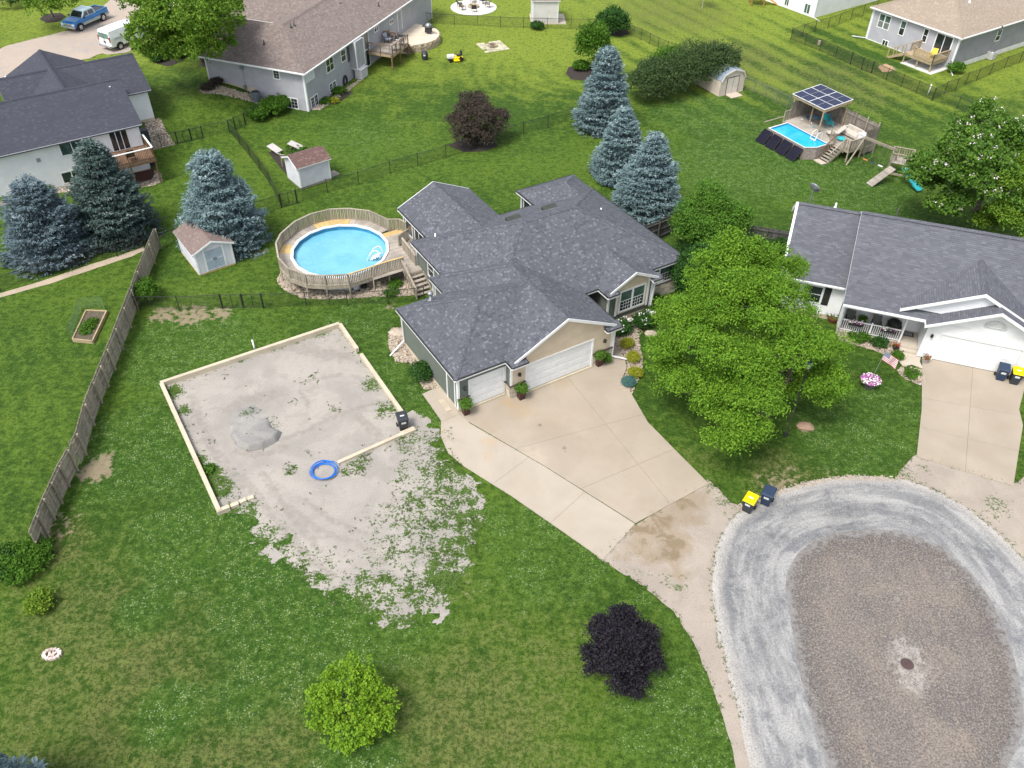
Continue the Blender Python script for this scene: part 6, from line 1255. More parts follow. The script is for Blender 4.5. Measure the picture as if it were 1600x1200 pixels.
spruce('wide pale blue spruce nearest the back corner of the middle house roof', (1008,332), 210, 3.0, SPR_BLUE, 6, full=.64)
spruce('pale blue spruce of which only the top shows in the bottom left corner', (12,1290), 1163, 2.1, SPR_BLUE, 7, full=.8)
def wl(base, lst):
    """crown lobes given by where they are seen: (px, py, height above ground, rx, ry, rz)"""
    q = G(*base); out = []
    for px, py, z, rx, ry, rz in lst: p = P(px, py, z+q.z); out.append((p.x-q.x, p.y-q.y, z, rx, ry, rz))
    return q, out
q, L_ = wl((1190,655), [(1150,395,7.6,1.6,1.6,1.6),(1130,430,6.6,2.2,2.0,1.8),(1110,490,5.4,2.2,2.0,1.8),(1175,480,6.8,2.3,2.2,2.0),(1222,472,6.2,1.9,1.9,1.8),(1080,545,4.2,2.0,1.8,1.7),(1145,560,5.5,2.4,2.0,1.9),(1220,540,5.6,2.4,2.1,1.9),(1292,552,3.6,1.5,1.4,1.3),(1105,610,3.8,2.0,1.7,1.5),(1170,625,4.2,2.2,1.8,1.7),(1255,592,3.1,1.6,1.5,1.3),(1150,675,3.3,1.8,1.4,1.4),(1290,600,3.6,1.4,1.4,1.3),(1190,415,6.6,1.5,1.5,1.4),(1238,418,5.2,.9,.9,.9),(1045,580,2.9,1.4,1.3,1.2),(1060,490,3.8,1.4,1.4,1.2)])
tree('river_birch', 'very large bright green tree between the driveway and the right house', 'tree', q, L_, LF_LIME, 13000, 13, .155, .08, 6.0, .2, 11, tuft_r=.36, gap=-.22, multi=3, gs=1.0, droop=.45, sub=13, shell=(.35, 1.05))
q, L_ = wl((1108,400), [(1110,335,3.2,2.1,2.0,2.0),(1085,355,2.4,1.6,1.5,1.6),(1135,345,2.6,1.7,1.6,1.7),(1110,370,2.0,1.9,1.6,1.6)])
tree('round_tree', 'dense round mid green tree behind the very large bright tree', 'tree', q, L_, LF_ROUND, 3400, 11, .17, .10, 3, .13, 12, tuft_r=.34, gap=-.6, sub=16)
q, L_ = wl((1525,330), [(1520,240,6.5,2.8,2.6,2.4),(1475,265,5.0,2.4,2.3,2.2),(1560,210,5.5,2.3,2.2,2.1),(1545,290,5.0,2.6,2.4,2.2),(1485,310,3.2,2.1,1.9,1.8),(1530,190,5.0,1.7,1.6,1.6),(1585,240,5.2,2.2,2.2,2.0),(1450,285,3.0,1.3,1.3,1.3)])
tree('blossoming_tree', 'broad tree dotted with white blossom at the right edge beyond the slate roof', 'tree', q, L_, LF_RIGHT, 5200, 9, .25, .17, 5, .22, 13, tuft_r=.38, gap=-.15, sub=10, flowers=230, fmat=BLOS)
q, L_ = wl((1600,372), [(1595,300,5.0,2.2,2.2,2.2),(1570,330,3.6,2.0,1.9,1.8),(1610,345,3.8,2.0,2.0,1.8),(1550,350,2.2,1.2,1.2,1.2),(1600,265,5.5,1.5,1.5,1.5)])
tree('leafy_tree', 'plain green tree cut by the right edge in front of the blossoming tree', 'tree', q, L_, LF_TL, 2800, 10, .20, .12, 4.5, .16, 14, tuft_r=.36, gap=-.2, sub=10)
q, L_ = wl((318,102), [(285,30,8,4.0,3.6,3.2),(235,40,6.5,2.8,2.6,2.4),(335,35,6.5,2.9,2.7,2.4),(285,75,4.6,2.8,2.3,2.0),(250,70,4.6,2.2,1.9,1.6),(320,65,5.2,2.3,2.0,1.8),(290,0,8,3.2,3,2.6),(345,10,6.6,2.3,2.2,1.9),(225,10,6.5,2.2,2.0,1.9)])
tree('shade_tree', 'big green shade tree between the white van and the grey brown-roofed house', 'tree', q, L_, LF_TL, 5200, 9, .28, .18, 6, .3, 15, tuft_r=.42, gap=-.14, sub=10)
q, L_ = wl((83,27), [(72,2,3.2,2.4,2.2,1.8),(95,-2,3.4,1.9,1.9,1.6),(55,-8,3.4,1.8,1.8,1.6)])
tree('young_tree', 'small green tree in a mulch ring beside the blue pickup', 'tree', q, L_, LF_TL, 900, 9, .3, .18, 3, .12, 16, tuft_r=.4)
q, L_ = wl((5,8), [(5,-4,1.0,3,2,1.2)]); tree('shrub', 'dark shrub in the extreme top left corner', 'shrub', q, L_, LF_DARK, 300, 9, .3, .18, 1, .05, 17, tuft_r=.3)
q, L_ = wl((968,1062), [(970,1010,2.0,1.25,1.2,1.2),(945,990,2.0,.8,.8,.8),(1000,1000,1.9,.85,.85,.8),(970,1055,1.1,.95,.7,.7),(935,1030,1.3,.75,.7,.7),(1010,1035,1.3,.8,.7,.7),(975,965,2.4,.6,.6,.6),(990,1070,.9,.6,.5,.5)])
tree('plum_tree', 'almost black purple-leaved small tree on the lawn beside the gravel road', 'tree', q, L_, LF_PLUM, 2600, 11, .12, .08, 2, .07, 18, tuft_r=.2, gap=-.4, gs=.7, sub=14)
q, L_ = wl((745,225), [(745,185,2.3,1.9,1.8,1.7),(725,195,1.9,1.5,1.4,1.4),(768,190,1.9,1.5,1.4,1.4),(742,212,1.2,1.7,1.3,1.1),(745,165,2.9,1.4,1.3,1.2)])
tree('bronze_tree', 'rounded purple brown tree standing at the long black fence', 'tree', q, L_, LF_BRONZE, 3600, 10, .16, .08, 2.5, .12, 19, tuft_r=.3, gap=-.6, droop=.6, sub=18)
q, L_ = wl((548,1115), [(548,1085,1.7,1.2,1.15,1.0),(505,1095,1.2,.9,.85,.75),(592,1100,1.2,.95,.85,.75),(520,1130,.9,.8,.7,.6),(578,1135,.9,.8,.7,.6),(545,1130,1.0,.9,.7,.7),(550,1045,2.2,.65,.65,.6),(575,1065,1.8,.6,.6,.6),(520,1060,1.7,.6,.6,.55),(535,1165,.6,.5,.4,.45)])
tree('lime_maple', 'yellow green young tree alone on the bottom lawn', 'tree', q, L_, LF_BR, 2600, 10, .13, .09, 2, .05, 20, tuft_r=.15, gap=-.02, gs=.6, sub=16, shell=(.4, 1.15))
def shrub(label, base, r, h, mat_, n, seed, L=.13, W=.08, name='shrub', cat='shrub', group=None, nl=1, **k):
    q = G(*base); rg = random.Random(seed); lobes = [(0, 0, h*.5, r, r, h*.5)]+[(r*.45*math.cos(i*2.2+seed), r*.45*math.sin(i*2.2+seed), h*.55, r*.65, r*.65, h*.5) for i in range(nl)]
    return tree(name, label, cat, q, lobes, mat_, n, 9, L, W, h*.7, r*.05, seed, group, part='foliage', tuft_r=k.pop('tuft_r', .2), gap=k.pop('gap', -.4), **k)
shrub('small yellow green shrub alone on the left lower lawn', (65,947), .62, .8, LF_LIMEY, 260, 30)
shrub('green shrub against the plank fence near its chain link corner', (230,468), .95, 1.5, LF_MID, 520, 31, nl=3)
shrub('rambling dark green bush at the lower end of the plank fence', (40,882), 1.3, .9, LF_MID, 600, 32, nl=4); shrub('trailing green bush cut by the left edge below the plank fence', (5,888), 1.1, .7, LF_DARK, 350, 33, nl=3)
shrub('dark arborvitae at the far right corner of the middle house', (1066,462), 1.0, 3.1, LF_DARK, 1300, 34, L=.2, W=.09, name='arborvitae', nl=2); shrub('dark arborvitae half hidden behind the very large bright tree', (1090,440), 1.1, 3.0, LF_DARK, 1300, 35, L=.2, W=.09, name='arborvitae', nl=2)
shrub('low dark bush filling the gap by the dark privacy fence', (1075,405), 1.2, 1.6, LF_DARK, 500, 36, nl=3); shrub('green undergrowth beside the white gable of the slate roofed house', (1212,392), 1.2, 1.3, LF_DARK, 600, 37, nl=3)
shrub('dark green bush against the olive garage side wall', (660,590), .75, 1.0, LF_DARK, 420, 38, nl=3)
for (x, y), lb in zip(((968,519),(1003,508)), ('white flowering hydrangea nearest the garage gable corner', 'white flowering hydrangea in front of the bay window')):
    r_ = shrub(lb, (x, y), .68, .85, LF_DARK, 420, 40+x % 7, L=.15, W=.10, name='hydrangea', group='hydrangeas by the front window', nl=2, flowers=13, fmat=HYD, tuft_r=.16)
shrub('green leafy perennial at the window wall half under the large tree', (1034,493), .55, .6, LF_MID, 220, 44, nl=2); shrub('thin feathery grass clump below the right front windows', (1010,486), .5, .45, LF_MID, 120, 45, L=.3, W=.03); shrub('second feathery grass clump beside the limestone base', (1028,474), .5, .5, LF_MID, 120, 46, L=.3, W=.03)
for (x, y), lb in zip(((979,541),(989,563),(993,587)), ('round golden shrub nearest the house in the stone bed', 'round golden shrub in the middle of the stone bed', 'round golden shrub touching the blue shrub')):
    shrub(lb, (x, y), .42, .5, LF_GOLD, 420, 50+x % 9, L=.07, W=.035, group='golden shrubs beside the walkway', tuft_r=.1, shell=(.85, 1.0), gap=-.9)
shrub('small blue green round shrub at the end of the stone bed', (982,600), .42, .42, LF_BLUE, 420, 55, L=.07, W=.035, tuft_r=.1, shell=(.85, 1.0), gap=-.9)
# hedge and far shrubs
for i, (x, y, r, h, mm) in enumerate(((1010,155,1.9,2.6,0),(1035,150,2.2,3.0,0),(1060,140,2.4,3.3,0),(1088,128,2.4,3.5,1),(1108,135,2.0,3.2,0),(1122,128,1.8,3.4,1),(1045,125,1.8,2.8,1),(1020,135,1.6,2.4,1))):
    shrub(['left end bush of the overgrown hedge beside the barn-roofed shed', 'second bush from the left in the overgrown hedge', 'grey green bush left of centre in the overgrown hedge', 'greener bush right of centre in the overgrown hedge', 'bush in front of the barn-roofed shed in the overgrown hedge', 'bush touching the barn-roofed shed wall in the overgrown hedge', 'rear bush of the overgrown hedge near the diagonal fence', 'rear left bush of the overgrown hedge behind the end bush'][i], (x, y), r*1.1, h*1.12, LF_HEDGE if mm == 0 or i % 2 else LF_MID, 900, 60+i, L=.18, W=.10, name='hedge_bush', cat='bush', group='bushes of the overgrown hedge', nl=3, tuft_r=.35, gap=-.25)
shrub('upright green tree rising behind the browned-top spruce', (925,108), 1.7, 4.6, LF_MID, 1100, 70, L=.24, W=.14, nl=3, tuft_r=.4); shrub('dark round shrub at the corner of the top fence', (960,52), 1.7, 2.6, LF_DARK, 800, 71, L=.24, W=.14, nl=2, tuft_r=.35); shrub('smaller dark shrub left of the one at the top fence corner', (943,48), 1.0, 1.9, LF_DARK, 350, 72, L=.24, W=.14, tuft_r=.3)
shrub('low bushy plant in the mulch ring left of the browned-top spruce', (908,108), .9, .8, LF_MID, 260, 73, L=.22, W=.12); shrub('little dark bush below the pale shed at the top edge', (839,45), .8, .8, LF_DARK, 200, 74, L=.22, W=.12)
shrub('rounded dark green hedge bush at the corner of the walkout house', (425,176), 1.3, 1.3, LF_MID, 650, 75, L=.2, W=.12, nl=4); shrub('green bush at the fence gate by the walkout house', (404,184), 1.1, 1.0, LF_MID, 450, 76, L=.2, W=.12, nl=3); shrub('green bush against the lower window of the walkout house', (438,168), 1.0, 1.2, LF_MID, 450, 77, L=.2, W=.12, nl=3)
shrub('small green clump beside the lower windows of the grey walkout house', (531,146), .7, .5, LF_MID, 150, 78, L=.2, W=.1); shrub('yellow hosta in the dark mulch of the grey walkout house', (523,159), .45, .3, LF_GOLD, 90, 79, L=.2, W=.1, name='hosta'); shrub('green plants along the window well of the walkout house', (508,160), .6, .35, LF_MID, 110, 80, L=.2, W=.1)
shrub('round bush at the corner of the tan roofed house', (1490,113), .8, 1.1, LF_MID, 260, 81, L=.2, W=.12); shrub('dark red leaved plant in the ring beside the grey house corner', (338,132), .55, .6, LF_BRONZE, 130, 82, L=.2, W=.1); shrub('dark red shrub cluster at the left corner of the grey house', (325,139), .7, .4, LF_BRONZE, 150, 83, L=.2, W=.1)
shrub('dark planting under the big shade tree', (250,93), 1.0, .7, LF_DARK, 260, 84, L=.22, W=.12, nl=2); shrub('dark planting in the mulch on the right under the shade tree', (280,88), .9, .6, LF_DARK, 200, 85, L=.22, W=.12, nl=2)
shrub('light green shrub on the fence side of the dark spruce', (222,366), .6, .8, LF_BR, 180, 86); shrub('green clump in the stones below the white wall at far left', (73,298), .5, .45, LF_MID, 90, 87); shrub('yellow green perennial by the foundation of the tan roofed house', (1590,66), .7, .6, LF_GOLD, 120, 88, L=.2, W=.1)
shrub('weedy plant in the stones under the pool stairs', (618,448), .45, .45, LF_MID, 90, 90); shrub('weedy plant in the stones left of the pool stairs', (612,460), .5, .3, LF_MID, 90, 91); shrub('fern in the bed in front of the white porch', (1340,530), .6, .5, LF_MID, 180, 92, nl=2); shrub('leafy clump in the bed near the white porch steps', (1372,538), .55, .45, LF_DARK, 160, 93, nl=2); shrub('weeds at the pad wall near the fallen blocks', (327,735), .26, .2, LF_MID, 60, 94, nl=2)
shrub('trailing green vine in the walkway bed of the white porch house', (1400,560), .35, .4, LF_MID, 90, 95); shrub('ivy at the edge of the small stone bed beside the right driveway', (1425,585), .5, .2, LF_MID, 90, 96, nl=2)
# weeds and clover tufts standing out of the turf and gravel
def tufts(name, n, region, dens, mat_, r, h, seed):
    rng = np.random.default_rng(seed); C = []; x0, x1, y0, y1 = region; m = 0
    x = rng.uniform(x0, x1, n); y = rng.uniform(y0, y1, n); k = dens(x, y) > rng.uniform(0, 1, n); x = x[k]; y = y[k]; b = 5
    c = np.stack([np.repeat(x, b), np.repeat(y, b), np.repeat(hgt(x, y), b)+h*.4], 1)+rng.normal(size=(len(x)*b, 3))*np.array([r, r, h*.2]); t = unit(rng.normal(size=c.shape)+np.array([0,0,.6])); nn = unit(rng.normal(size=c.shape)+np.array([0,0,.8]))
    v = quads(c, t, nn, np.full(len(c), h*1.5)*rng.uniform(.6, 1.4, len(c)), np.full(len(c), h*.7), rng); me = np_mesh(name, v, np.arange(len(v)).reshape(-1, 4), 4, [mat_], {'rnd': ('FACE', rng.uniform(0, .84, len(c)))})
    o = bpy.data.objects.new(name, me); link(o); o['kind'] = 'stuff'
TUFT = leaf_mat('turf_tufts', (.085,.16,.022), (.04,.10,.012), trans=.2); WEED = leaf_mat('weed_tufts', (.10,.155,.04), (.045,.085,.02), trans=.2)
padp = gp(pad)
tufts('weeds', 26000, (-22, 2, 18, 42), lambda x, y: (sdf(x, y, padp) > -.6)*np.clip(padweed(x, y)+fbm(x, y, .7, 4)*2.2-.35, 0, 1), WEED, .05, .07, 1)
pe = [np.array(RO), np.array(gp(ap)), np.array(gp(ap2))]
tufts('weeds', 60000, (-6, 50, 18, 40), lambda x, y: np.clip(1-np.minimum.reduce([np.abs(sdf(x, y, p)) for p in pe])/.22, 0, 1)*.8*(sdf(x, y, RO) < .15), WEED, .05, .06, 2)
def edge_d(polys, wd): return lambda x, y: np.clip(1-np.minimum.reduce([np.abs(sdf(x, y, gp(p))) for p in polys])/wd, 0, 1)
tufts('grass', 60000, (-20, 24, 22, 60), lambda x, y: edge_d([pad[:5]+pad[-3:], side, drive], .12)(x, y)*.6*(sdf(x, y, padp) < .02), TUFT, .04, .05, 3)
# ================================================================ BINS, POTS, SMALL THINGS
NAVY = mat('navy_plastic', (.025,.045,.085), None, 3, .45); DKGR = mat('charcoal_plastic', (.035,.04,.048), None, 3, .45); YEL = mat('yellow_plastic', (.85,.62,.0), (.8,.58,.0), 2, .45); LBL = mat('pale_label', (.6,.62,.62), None, 3)
def bin_(label, base, yaw, body, lid):
    r = thing('wheelie_bin', label, 'bin', G(*base), math.radians(yaw), 'wheeled rubbish bins')
    mb = MB(); b0 = [(-.23,-.25,.06),(.23,-.25,.06),(.23,.25,.06),(-.23,.25,.06)]; b1 = [(-.30,-.36,.95),(.30,-.36,.95),(.30,.34,.95),(-.30,.34,.95)]
    mb.poly(b0[::-1]); mb.poly(b1)
    for i in range(4): j = (i+1) % 4; mb.poly([b0[i], b0[j], b1[j], b1[i]])
    mb.build('body', body, r, bevel=.02)
    mb = MB(); mb.poly([(-.33,-.40,.96),(.33,-.40,.96),(.33,.37,1.02),(-.33,.37,1.02)][::-1]); mb.poly([(-.28,-.34,1.04),(.28,-.34,1.04),(.28,.30,1.11),(-.28,.30,1.11)])
    lo = [(-.33,-.40,.96),(.33,-.40,.96),(.33,.37,1.02),(-.33,.37,1.02)]; hi = [(-.28,-.34,1.04),(.28,-.34,1.04),(.28,.30,1.11),(-.28,.30,1.11)]
    for i in range(4): j = (i+1) % 4; mb.poly([lo[i], lo[j], hi[j], hi[i]])
    mb.build('lid', lid, r); mb = MB(); mb.cyl((-.3,.42,.98), (.3,.42,.98), .022, n=6); mb.beam((-.28,.36,.97),(-.28,.43,.98),.04,.04); mb.beam((.28,.36,.97),(.28,.43,.98),.04,.04); mb.build('handle', body, r)
    for s_ in (-1, 1): mb = MB(); mb.cyl((s_*.27,.3,.13), (s_*.33,.3,.13), .13, n=14); mb.build('wheel', RUBBER, r)
    mb = MB(); mb.poly([(-.14,-.352,.66),(.14,-.352,.66),(.14,-.366,.82),(-.14,-.366,.82)]); mb.build('label_plate', LBL, r)
    mb = MB(); mb.box(-.12,.12,-.1,.0,1.07,1.085); mb.build('sticker', LBL, r) if lid is not NAVY else None
bin_('charcoal wheeled bin at the corner of the empty pad', (630,669), 20, DKGR, DKGR)
bin_('black wheeled bin with yellow lid beside the gravel turning circle', (1168,797), -35, DKGR, YEL); bin_('navy wheeled bin at the edge of the gravel turning circle', (1196,786), -30, NAVY, NAVY)
bin_('navy wheeled bin in front of the wide garage at right', (1561,592), -22, NAVY, NAVY); bin_('black wheeled bin with yellow lid at the right garage corner', (1582,598), -20, DKGR, YEL)
# brown planters by the garage
PLB = mat('brown_planter', (.075,.032,.028), (.055,.025,.022), 4, .6); FERN = leaf_mat('fern_fronds', (.12,.24,.03), (.06,.14,.02), (.2,.33,.05), trans=.3)
def pot_fern(label, base, extra=False):
    q = G(*base); r = thing('planter', label, 'planter', q, FM.yaw, 'brown planters by the garage doors'); mb = MB(); b0, b1 = .17, .235
    for (z0, a), (z1, b) in (((0, b0), (.72, b1)), ((.72, b1), (.72, b1-.04)), ((.72, b1-.04), (.6, b1-.05))):
        for i in range(4):
            c = [(-1,-1),(1,-1),(1,1),(-1,1)]; j = (i+1) % 4; mb.poly([(c[i][0]*a, c[i][1]*a, z0), (c[j][0]*a, c[j][1]*a, z0), (c[j][0]*b, c[j][1]*b, z1), (c[i][0]*b, c[i][1]*b, z1)])
    mb.poly([(-.19,-.19,.62),(.19,-.19,.62),(.19,.19,.62),(-.19,.19,.62)]); mb.build('pot', PLB, r)
    me = crown_mesh('fern', [(0,0,.9,.36,.36,.26)], 150, 8, .2, .05, FERN, tuft_r=.16, seed=int(base[0]), gap=-.9, droop=.3, shell=(.3, 1)); link(bpy.data.objects.new('fern', me), r)
pot_fern('brown square planter with fern at the left corner of the small garage door', (728,647)); pot_fern('brown square planter with fern between the two garage doors', (814,623)); pot_fern('brown square planter with fern right of the large garage door', (935,571))
shrub('leafy vine rooted beside the rightmost brown planter', (945,566), .3, .75, LF_MID, 120, 97)
# side path slab, rock at lawn edge
m_ = MB(); m_.prism([(-.35,-.55),(.0,-.55),(.0,.6),(-.35,.6)], 0, .03); o = m_.build('floor_mat', mat('worn_step', (.45,.38,.29), None, 2)); o.location = FM.w(-.2, .95, .042); o.rotation_euler = (0,0,FM.yaw); tag(o, 'worn flat board outside the white side door of the garage', 'mat')
def rock(label, base, r, m=None): 
    mb = MB(); n = 8
    pr = [(1.0, 0), (1.05, .25), (.75, .5), (.3, .62), (0, .64)]
    for k_, (a, z) in enumerate(pr[:-1]):
        a2, z2 = pr[k_+1]
        for i in range(n):
            f = lambda i_, a_: (r*a_*(1+.2*math.sin(i_*2.3+r*9))*math.cos(2*math.pi*i_/n)*1.3, r*a_*(1+.2*math.cos(i_*1.7))*math.sin(2*math.pi*i_/n))
            mb.poly([(*f(i, a), r*z), (*f((i+1) % n, a), r*z), (*f((i+1) % n, a2), r*z2), (*f(i, a2), r*z2)])
    o = mb.build('boulder', m or RK); o.location = G(*base); tag(o, label, 'boulder')
rock('flat tan boulder under the large tree near the stone bed', (1017,522), .35); rock('pale boulder beside the garage side bed', (622,521), .45); rock('small pale stone on the lawn under the large tree', (1258,667), .4, mat('brown_stone', (.30,.20,.14), None, 3))
# blue hose coil
BLUEH = mat('blue_pipe', (.012,.13,.50), (.02,.18,.6), 4, .4); q = G(508, 738); r_ = thing('hose_coil', 'coil of bright blue pipe lying on the gravel at the kerb end', 'hose', q)
for k_ in range(5):
    n = 40; rr = .60+k_*.045; ox, oy = random.uniform(-.07, .07), random.uniform(-.06, .06); pts = [(ox+rr*math.cos(2*math.pi*i/n), oy+rr*math.sin(2*math.pi*i/n)*.92, .04+.03*k_*(1+.5*math.sin(i/3+k_))+.03) for i in range(n+1)]; mb = MB(); mb.tube(pts, .024, 6); mb.build('coil', BLUEH, r_, True)
n = 30; pts = [(.15+.62*math.cos(.3+math.pi*i/n), .35+.45*math.sin(.3+math.pi*i/n), .08) for i in range(n+1)]; mb = MB(); mb.tube(pts, .02, 6); mb.build('coil', BLUEH, r_, True)
# white vent pipe
q = G(399, 549); mb = MB(); mb.cyl((0,0,-.1), (-.03,.0,.95), .055, n=10); o = mb.build('white_pipe', WHITE, None, True); o.location = q; tag(o, 'upright white plastic pipe inside the top wall of the pad', 'pipe')
# raised vegetable bed and wire hoop fence
q = [G(x, y) for x, y in ((115,534),(146,537),(168,490),(136,489))]; o_ = q[0]; vb = thing('raised_bed', 'raised timber vegetable bed on the left lawn beside the plank fence', 'garden bed', o_)
for i in range(4): a = q[i]-o_; b = q[(i+1) % 4]-o_; piece('bed_board', WOOD_T, vb, (a.x, a.y, .13), (b.x, b.y, .13), .08, .28)
mb = MB(); mb.poly([(p.x-o_.x, p.y-o_.y, .2) for p in q]); mb.build('soil', mat('bed_soil', (.12,.10,.07), (.075,.065,.045), 5, .95, bs=.6), vb)
c = (q[0]+q[1])/2*.55+(q[2]+q[3])/2*.45-o_; me = crown_mesh('vegetables', [(c.x, c.y, .25, .5, .9, .15)], 170, 7, .14, .08, LF_MID, tuft_r=.14, seed=5, gap=-.3, shell=(.1, 1)); link(bpy.data.objects.new('vegetables', me), vb)
wf = thing('wire_trellis', 'thin green wire garden fence leaning behind the raised vegetable bed', 'garden fence', o_); GW = mat('green_wire', (.10,.17,.12), None, 3); pts = [G(x, y)-o_ for x, y in ((111,528),(120,505),(128,482),(162,480),(166,489))]; mb = MB()
for k_ in range(7):
    for a, b in zip(pts[:-1], pts[1:]): mb.cyl((a.x, a.y, .08+k_*.13), (b.x, b.y, .08+k_*.13), .008, n=4)
for a, b in zip(pts[:-1], pts[1:]):
    for t in np.linspace(0, 1, 9): p = a.lerp(b, t); mb.cyl((p.x, p.y, 0), (p.x, p.y, .9), .006, n=4)
mb.build('wire_grid', GW, wf)
# ring of stones
q = G(79, 1024); fr_ = thing('fire_ring', 'small ring of pale and reddish stones on the lower left lawn', 'fire ring', q); PK = instance_tint(mat('ring_stone', (.55,.48,.44), (.40,.30,.26), 6, .9), .25)
for i in range(13): a = i*.483; piece('stone', PK, fr_, (.36*math.cos(a), .24*math.sin(a), .05), (.36*math.cos(a)+.15, .24*math.sin(a)+.05, .07), .14, .13)
for i in range(8): piece('stone', PK, fr_, (random.uniform(-.2,.2), random.uniform(-.15,.15), .03), (random.uniform(-.2,.2)+.1, random.uniform(-.15,.15)+.05, .05), .1, .08)
# manhole
q = G(1417, 1038); mh = thing('manhole', 'brown iron manhole cover in the middle of the turning circle', 'manhole', (q.x, q.y, .018)); mb = MB(); mb.lathe((0,0,0), [(.33,0),(.33,.02),(.30,.022)], 28); mb.build('frame', mat('worn_iron', (.22,.20,.19), None, 5, .7), mh); mb = MB(); mb.lathe((0,0,0), [(.30,.018),(.0,.018)], 28)
for i in range(9): mb.box(-.26+i*.06, -.24+i*.06, -.12, .12, .018, .026)
mb.build('cover', mat('iron_cover', (.085,.055,.05), (.065,.045,.045), 8, .7), mh)
# lamp post by the large tree
q = G(1228, 680); _lt = top_z(q.x, q.y, 566); lp = thing('lamp_post', 'black lamp post rising through the large tree beside the right lawn', 'lamp post', (q.x, q.y, 0)); mb = MB(); mb.lathe((0,0,0), [(.12,0),(.09,.25),(.045,.3),(.04,_lt-.45)], 10); mb.build('pole', BLACK, lp, True); mb = MB(); mb.lathe((0,0,_lt-.45), [(.05,0),(.15,.05),(.19,.32)], 10); mb.build('globe', mat('lamp_glass', (.32,.34,.36), None, 2, .2), lp, True)
mb = MB(); mb.lathe((0,0,_lt-.14), [(.27,0),(.25,.05),(.1,.17),(.03,.2),(0,.24)], 12); mb.build('lamp_cap', mat('dark_blue_metal', (.03,.04,.07), None, 3, .4), lp, True)
# flag, pole and petunia barrel
q = G(1357, 603); PUR = mat('petunia_purple', (.32,.05,.28), (.45,.12,.38), 30, .6); fb = thing('flower_barrel', 'round planter overflowing with purple and white petunias on the right lawn', 'planter', q); mb = MB(); mb.lathe((0,0,0), [(.36,0),(.44,.3),(.42,.42),(.38,.38),(0,.36)], 16); mb.build('barrel', WOOD_D, fb)
rg = np.random.default_rng(3)
for nm, mt_, n in (('leaves', LF_MID, 260), ('purple_petals', PUR, 420), ('white_petals', HYD, 300)):
    a = rg.uniform(0, 6.28, n); rr = .62*np.sqrt(rg.uniform(0, 1, n)); c = np.stack([rr*np.cos(a), rr*np.sin(a)*.95, .5+.16*np.cos(rr*2.2)+rg.normal(size=n)*.03+(.02 if nm != 'leaves' else -.03)], 1); cl = fbm(c[:, 0]*3+(0 if nm[0] == 'p' else 9), c[:, 1]*3, .5, 2)
    v = quads(c, unit(rg.normal(size=(n, 3))), unit(rg.normal(size=(n, 3))*.35+np.array([0,0,1])), np.full(n, .11), np.full(n, .11), rg); link(bpy.data.objects.new(nm, np_mesh(nm, v, np.arange(n*4).reshape(-1, 4), 4, [mt_], {'rnd': ('FACE', rg.uniform(0, .8, n))})), fb)
pole_b = Vector((q.x+.08, q.y+.1, .45)); tip = None
zt = 2.55; tq = P(1384, 548, zt); fl = thing('flag', 'American flag on a leaning thin pole beside the purple flower barrel', 'flag', (pole_b.x, pole_b.y, pole_b.z)); T = Vector((tq.x, tq.y, zt))-pole_b; mb = MB(); mb.cyl((0,0,0), tuple(T), .018, n=6); mb.lathe(tuple(T), [(0,-.03),(.03,0),(0,.03)], 6); mb.build('pole', GREYMET, fl)
hd = -T.normalized(); h0 = T*.985; hb = h0+hd*.62; ft = P(1415.5, 567, 1.75)-pole_b; fv = Vector((ft.x, ft.y, 1.75-.45))-h0; fv = fv.normalized()*1.12
RED = mat('flag_red', (.42,.05,.06), None, 5, .7); FWH = mat('flag_white', (.74,.73,.74), None, 5, .7); FBL = mat('flag_blue', (.035,.06,.15), None, 5, .7); fn = fv.cross(hd).normalized()
def fp(s, t): return h0+hd*(.62*t)*(1+.02*s)+fv*s+fn*(.07*math.sin(s*9+t*1.5)*s)+Vector((0,0,-.10*s*s))
for k_ in range(13):
    mb = MB(); s0 = .4 if k_ < 7 else 0; n = 14
    for i in range(n): a = s0+(1-s0)*i/n; b = s0+(1-s0)*(i+1)/n; mb.poly([fp(a, k_/13), fp(b, k_/13), fp(b, (k_+1)/13), fp(a, (k_+1)/13)])
    mb.build('stripe', RED if k_ % 2 == 0 else FWH, fl)
mb = MB()
for i in range(6):
    a, b = .4*i/6, .4*(i+1)/6
    for j in range(3): mb.poly([fp(a, j*7/39), fp(b, j*7/39), fp(b, (j+1)*7/39), fp(a, (j+1)*7/39)])
mb.build('canton', FBL, fl); mb = MB()
for r0 in range(9):
    for c0 in range(6 if r0 % 2 == 0 else 5):
        s_ = .4*(c0+(.5 if r0 % 2 == 0 else 1))/6; t_ = (7/13)*(r0+.5)/9; c = fp(s_, t_)
        up = fn if fn.z > 0 else -fn; pts = []
        for i in range(10): rr = .024 if i % 2 == 0 else .011; an = i*math.pi/5; pts.append(c+up*.006+hd*(-rr*math.cos(an))+fv.normalized()*(rr*math.sin(an)))
        mb.poly(pts)
st_ = mb.build('stars', FWH, fl); st_['kind'] = 'stuff'
